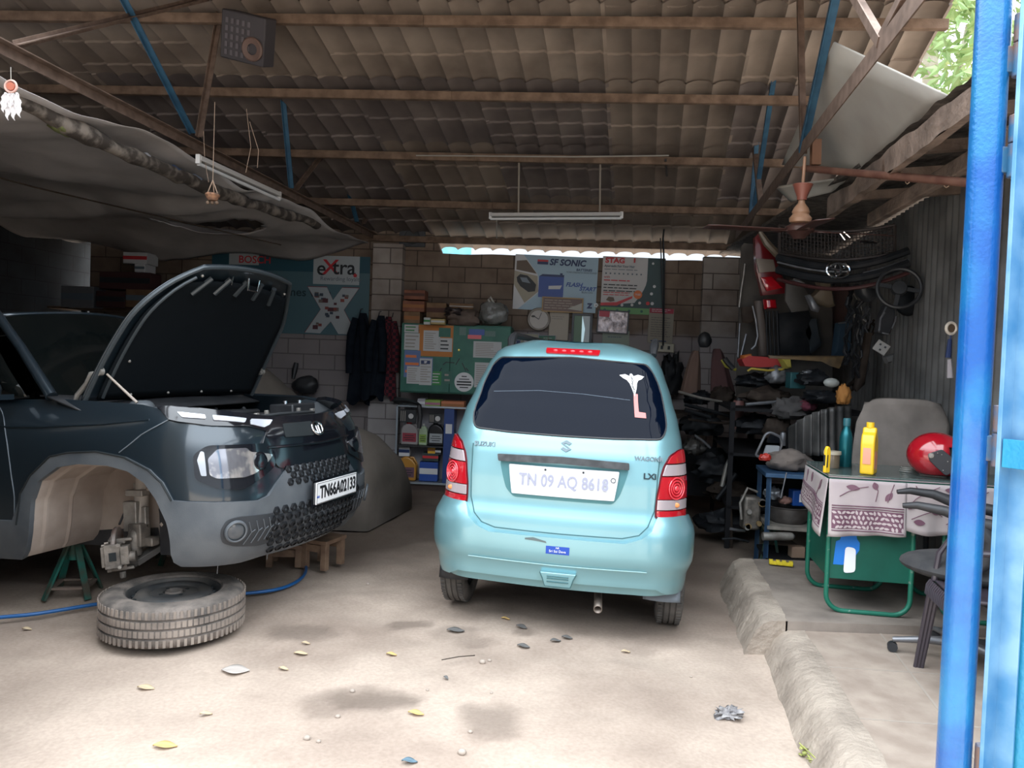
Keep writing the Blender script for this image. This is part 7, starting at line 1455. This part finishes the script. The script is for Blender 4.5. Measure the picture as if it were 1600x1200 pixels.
# blue stand
sM = W(1202, 742, 5.55); bs = thing('blue_stand', 'blue angle-iron stand with two shelves between the rack and the desk', 'stand', loc=(sM.x, 5.55, 0), rot=(0, 0, -10)); bsm = mat('stand_blue', (.02, .07, .16), .5, .2, n2=(.05, .11, .20), ns=8)
zt_ = sM.z
for x in (0, .62):
    for y in (0, .45):
        mb = MB(); mb.bar((x, y, 0), (x, y, zt_), .035, .006, up=(0, 0, 1)); mb.bar((x+.012, y+.014, 0), (x+.012, y+.014, zt_), .006, .035, up=(0, 0, 1)); mb.box((x+.0, y, zt_/2), (.034, .006, zt_)); mb.build('leg', bsm, bs)
mb = MB(); mb.box((.31, .22, zt_), (.68, .50, .03)); mb.build('top', bsm, bs, bevel=.003)
mb = MB(); mb.box((.31, .22, .36), (.62, .48, .025)); mb.build('shelf', mat('shelf_pale', (.22, .20, .17), .7, n2=(.12, .11, .10), ns=12), bs)
mb = MB(); mb.box((.31, .22, .12), (.62, .48, .02)); mb.build('shelf', rkm, bs)
def onS(px, z, dy=.15): d = ray(px, 700); y = 5.55+dy; return Vector((d.x/d.y*y, y, z))
blob('rag_heap', onS(1232, zt_+.02+.07, .18), (.17, .15, .088), mat('dusty_rag', (.20, .165, .145), .95, n2=(.13, .11, .10), ns=7), 'dusty brown rag heap on top of the blue stand', 'rag', 12, amp=.35)
tb_('stick', [(1229, 738), (1220, 778)], 5.5, .005, slv, 'thin pale stick hanging below the dusty rag heap', 'stick')
mf = thing('lamp_surround', 'silver lamp frame propped behind the dusty rag heap', 'frame', loc=W(1203, 697, 5.75), rot=(8, 12, 0)); mb = MB(); pts = rnd([(-.085, -.10), (-.06, .08), (-.03, .105), (.05, .09), (.085, .04), (.08, -.06), (-.02, -.10)], .02); mb.tube([(x, 0, z) for x, z in pts], .010, 8, closed=True); mb.build('rim', slv, mf)
mb = MB(); mb.prism(rnd([(-.03, -.09), (-.03, .0), (.07, .02), (.075, -.05)], .01), -.008, .008, RX(90)); mb.build('lens', mat('frosted', (.36, .38, .40), .3), mf); mb = MB(); mb.prism(rnd([(-.035, .02), (-.03, .09), (.05, .08), (.06, .04)], .01), -.006, .006, RX(90)); mb.build('dark_pane', gloss, mf)
lump('small red part at the foot of the silver lamp frame', 1196, 715, 5.55, (.04, .03, .03), mat('red_part', (.40, .03, .02), .4), 2)
cyl_('small steel tumbler behind the silver lamp frame', 1223, 686, 5.8, .022, .10, slv, 'tumbler', 'tumbler')
bn = thing('metal_basin', 'dull round metal basin on the lower blue stand shelf', 'basin', loc=onS(1236, .3725, .17)); mb = MB(); mb.lathe([(0, .01), (.12, .0), (.155, .05), (.16, .115), (.168, .12), (.16, .125), (.15, .115), (.14, .06), (.10, .02), (0, .02)], 40); mb.build('bowl', mat('basin_metal', (.14, .13, .125), .45, .5, n2=(.07, .06, .055), ns=7), bn)
t_ = thing('blue_container', 'bright blue box with a white mark standing on the basin', 'box', loc=onS(1252, .56, .17)); mb = MB(); mb.box((0, 0, 0), (.13, .10, .12)); mb.build('body', mat('container_blue', (.01, .06, .26), .4), t_, bevel=.008); text('box_mark', 'L', .08, T(0, -.052, 0) @ RX(90), whitep, t_, ext=.001, bold=.003)
lump('small pinkish brown lump left of the bright blue box', 1227, 782, 5.7, (.05, .04, .03), mat('pink_lump', (.22, .12, .10), .8), 7, 'rag', 'rag', .3)
lump('pale crumpled can heap on the blue stand left side', 1208, 772, 5.7, (.07, .06, .05), slv, 15, 'can_heap', 'cans')
cyl_('dull metal tube lying under the basin', 1215, 838, 5.5, .03, .22, alum, 'metal_tube', 'tube', rot=(0, 88, 0))
t_ = thing('tan_box', 'small tan cardboard box low on the blue stand behind the desk leg', 'box', loc=onS(1252, .175, .05)); mb = MB(); mb.box((0, 0, 0), (.10, .08, .08)); mb.build('box', mat('tan_box', (.30, .20, .14), .8), t_, bevel=.003)
# engine block and green trestle
eb = thing('engine_block', 'dusty metal engine part standing left of the blue stand', 'engine part', loc=W(1172, 800, 5.9)); ebr = random.Random(4)
mb = MB(); mb.box((0, 0, 0), (.13, .14, .26)); mb.build('block', grime, eb, bevel=.02)
for k in range(7): mb = MB(); a_ = Vector((ebr.uniform(-.07, .07), -.08, ebr.uniform(-.12, .14))); mb.cyl(a_, a_+Vector((0, -.03, 0)), ebr.uniform(.014, .03), n=14); mb.build('flange', alum if k % 2 else mat('brass_bit', (.40, .28, .14), .4, .5), eb)
mb = MB(); mb.tube([(-.08, -.05, -.05), (-.10, -.06, .08), (-.05, -.07, .20), (.03, -.06, .17)], .010, 8); mb.build('pipe', alum, eb)
gt_ = thing('green_trestle', 'worn green steel trestle standing behind the platform corner', 'trestle', loc=(G(1180, 878).x+.05, 5.75, 0), rot=(0, 0, -10)); gg = mat('green_stand')
for sg in (-1, 1):
    for y_ in (0, .25): mb = MB(); mb.bar((sg*.075, y_, 0), (sg*.02, y_, .30), .035, .018); mb.build('leg', gg, gt_)
mb = MB(); mb.box((0, .12, .31), (.12, .30, .025)); mb.build('top', gg, gt_); mb = MB(); mb.box((0, 0, .08), (.12, .015, .02)); mb.build('brace', gg, gt_)
lump('crushed pale plastic cup on the ground by the trestle', 1158, 880, 5.75, (.035, .035, .03), mat('cup_pale', (.5, .5, .5), .5), 3, 'plastic_cup', 'cup', .4)
# ================================================================ bits on the dirt
yl = mat('dry_leaf', (.62, .42, .16), .7); pl2 = mat('pale_leaf', (.55, .43, .28), .8); gyt = mat('slate_chip', (.13, .125, .12), .8); stn = mat('pebble', (.38, .32, .27), .9)
def dleaf(px, py, L, a_, m, label, name='leaf', cat='leaf', wd=.28, group=None):
    p = G(px, py, 0); z0 = floorz(p.x, p.y)+.004; mb = MB(Matrix.Translation((p.x, p.y, z0)) @ RZ(a_)); mb.grid(lambda u, v: ((u-.5)*L, (v-.5)*2*L*wd*sin(pi*min(.98, max(.02, u))), .004+.010*abs(v-.5)+.004*sin(u*5)), 8, 4); return mb.build(name, m, solid=.0015, label=label, cat=cat, smooth=80, group=group)
for px, py, L, a_, m, lab in ((790, 967, .05, -10, yl, 'yellow leaf on the dirt under the hatchback bumper centre'), (612, 1018, .055, -5, yl, 'yellow leaf on the dirt left of the two grey chips'), (650, 1112, .07, -10, yl, 'yellow leaf between the two brown stains'), (258, 1160, .09, 5, yl, 'pale yellow leaf nearest the camera at the left'), (228, 1071, .08, -4, pl2, 'pale leaf on the dirt in front of the loose wheel'), (443, 1042, .05, -10, pl2, 'cream leaf right of the white smudge on the dirt'), (322, 1111, .05, 15, pl2, 'thin pale leaf below the white smudge'), (1265, 1015+40, .02, 0, pl2, 'tiny pale chip by the kerb'), (978, 1014, .05, 5, pl2, 'small pale leaf on the dirt below the exhaust pipe'), (42, 979, .05, 3, pl2, 'pale leaf near the blue hose at the left'), (478, 1005, .045, 5, pl2, 'pale leaf beside the reddish stain'), (470, 1020, .07, 3, pl2, 'long pale leaf below the reddish stain'), (640, 1186, .06, 0, mat('blue_scrap', (.10, .16, .20), .7), 'blue grey scrap at the bottom edge of the dirt')):
    dleaf(px, py, L, a_, m, lab)
for px, py, L, a_, lab in ((815, 980, .07, -30, 'dark flat chip under the hatchback, upper left of the chips'), (818, 1008, .07, -15, 'dark flat chip lowest of the group under the hatchback'), (868, 1002, .06, 10, 'dark flat chip left of the pair under the bumper'), (886, 998, .06, -12, 'dark flat chip right of the pair under the bumper'), (712, 985, .10, 0, 'large flat grey slate chip on the dirt'), (1405-200, 915, .04, 10, 'small dark chip near the platform foot'), (697, 1053, .03, -40, 'tiny dark chip left of the stones'), (1412, 0, 0, 0, '')):
    if L: dleaf(px, py, L, a_, gyt, lab, 'slate_chip', 'chip', wd=.33)
for px, py, r, lab in ((754, 1031, .016, 'pale pebble beside the small dark one on the dirt'), (765, 1028, .010, 'small dark pebble right of the pale one'), (1237, 1083, .018, 'round pale stone near the kerb'), (551, 1074, .012, 'pebble on the upper edge of the large brown stain'), (528, 1112, .012, 'pebble below the large brown stain'), (722, 1172, .018, 'pale pebble near the bottom centre'), (480, 1148, .015, 'pale crumb of rock at the lower left'), (575, 912, .012, 'tiny white pebble left of the hatchback tyre'), (735, 1140, .010, 'tiny pebble on the second brown stain'), (768, 1075, .008, 'very small pebble above the second brown stain'), (498, 1152, .010, 'crumb right of the lower left rock'), (668, 1070, .008, 'very small pebble between the brown stain and grey chip'), (1080, 1052, .007, 'speck-sized pebble right of centre'), (1375-200, 1012, .009, 'little pebble in front of the kerb corner')):
    p = G(px, py, 0); mb = MB(); mb.ball((p.x, p.y, floorz(p.x, p.y)+r*.5), (r, r*.8, r*.7), 8); mb.build('pebble', stn, label=lab, cat='stone')
p = G(1139, 1112, 0); blob('cloth_scrap', Vector((p.x, p.y, floorz(p.x, p.y)+.015)), (.052, .04, .022), mat('scrap_grey', (.16, .15, .155), .95, n2=(.36, .34, .33), ns=40), 'crumpled grey cloth scrap on the dirt right of centre', 'scrap', 3, amp=.9, fr=7)
p = G(1262, 1178, 0); mb = MB(); gr_ = random.Random(6)
for k in range(14):
    a_ = gr_.uniform(0, 6.28); c_ = Vector((p.x+gr_.uniform(-.015, .015), p.y+gr_.uniform(-.05, .05), floorz(p.x, p.y)+gr_.uniform(.006, .03))); M_ = Matrix.Translation(c_) @ Matrix.Rotation(a_, 4, 'Z') @ RY(gr_.uniform(-30, 30)); mb.grid(lambda u, v: ((u-.5)*.035, (v-.5)*.022*sin(pi*min(.97, max(.03, u))), .003*sin(3*u)), 4, 2, M_)
mb.tube([p+Vector((-.01, .06, .012)), p+Vector((.01, -.06, .012))], .0025, 5); mb.build('leafy_sprig', mat('sprig_green', (.22, .26, .06), .7, n2=(.42, .42, .14), ns=20), label='small wilted green leafy sprig on the dirt by the kerb', cat='sprig', solid=.001)
dleaf(368, 1046, .13, 5, mat('white_smudge', (.48, .43, .39), .9), 'pale crushed paper scrap on the dirt in front of the wheel', 'paper_scrap', 'paper', wd=.4)
tb_('twig', [(700, 1030), (720, 1027), (740, 1022)], 3.75, .003, dk2, 'thin twig lying on the dirt near the pebbles', 'twig') if 0 else None
p, q_ = G(690, 1031, .01), G(742, 1024, .01); mb = MB(); mb.tube([p, (p+q_)/2+Vector((0, .004, .003)), q_], .0025, 5); mb.build('twig', dk2, label='thin twig lying on the dirt near the pebbles', cat='twig')
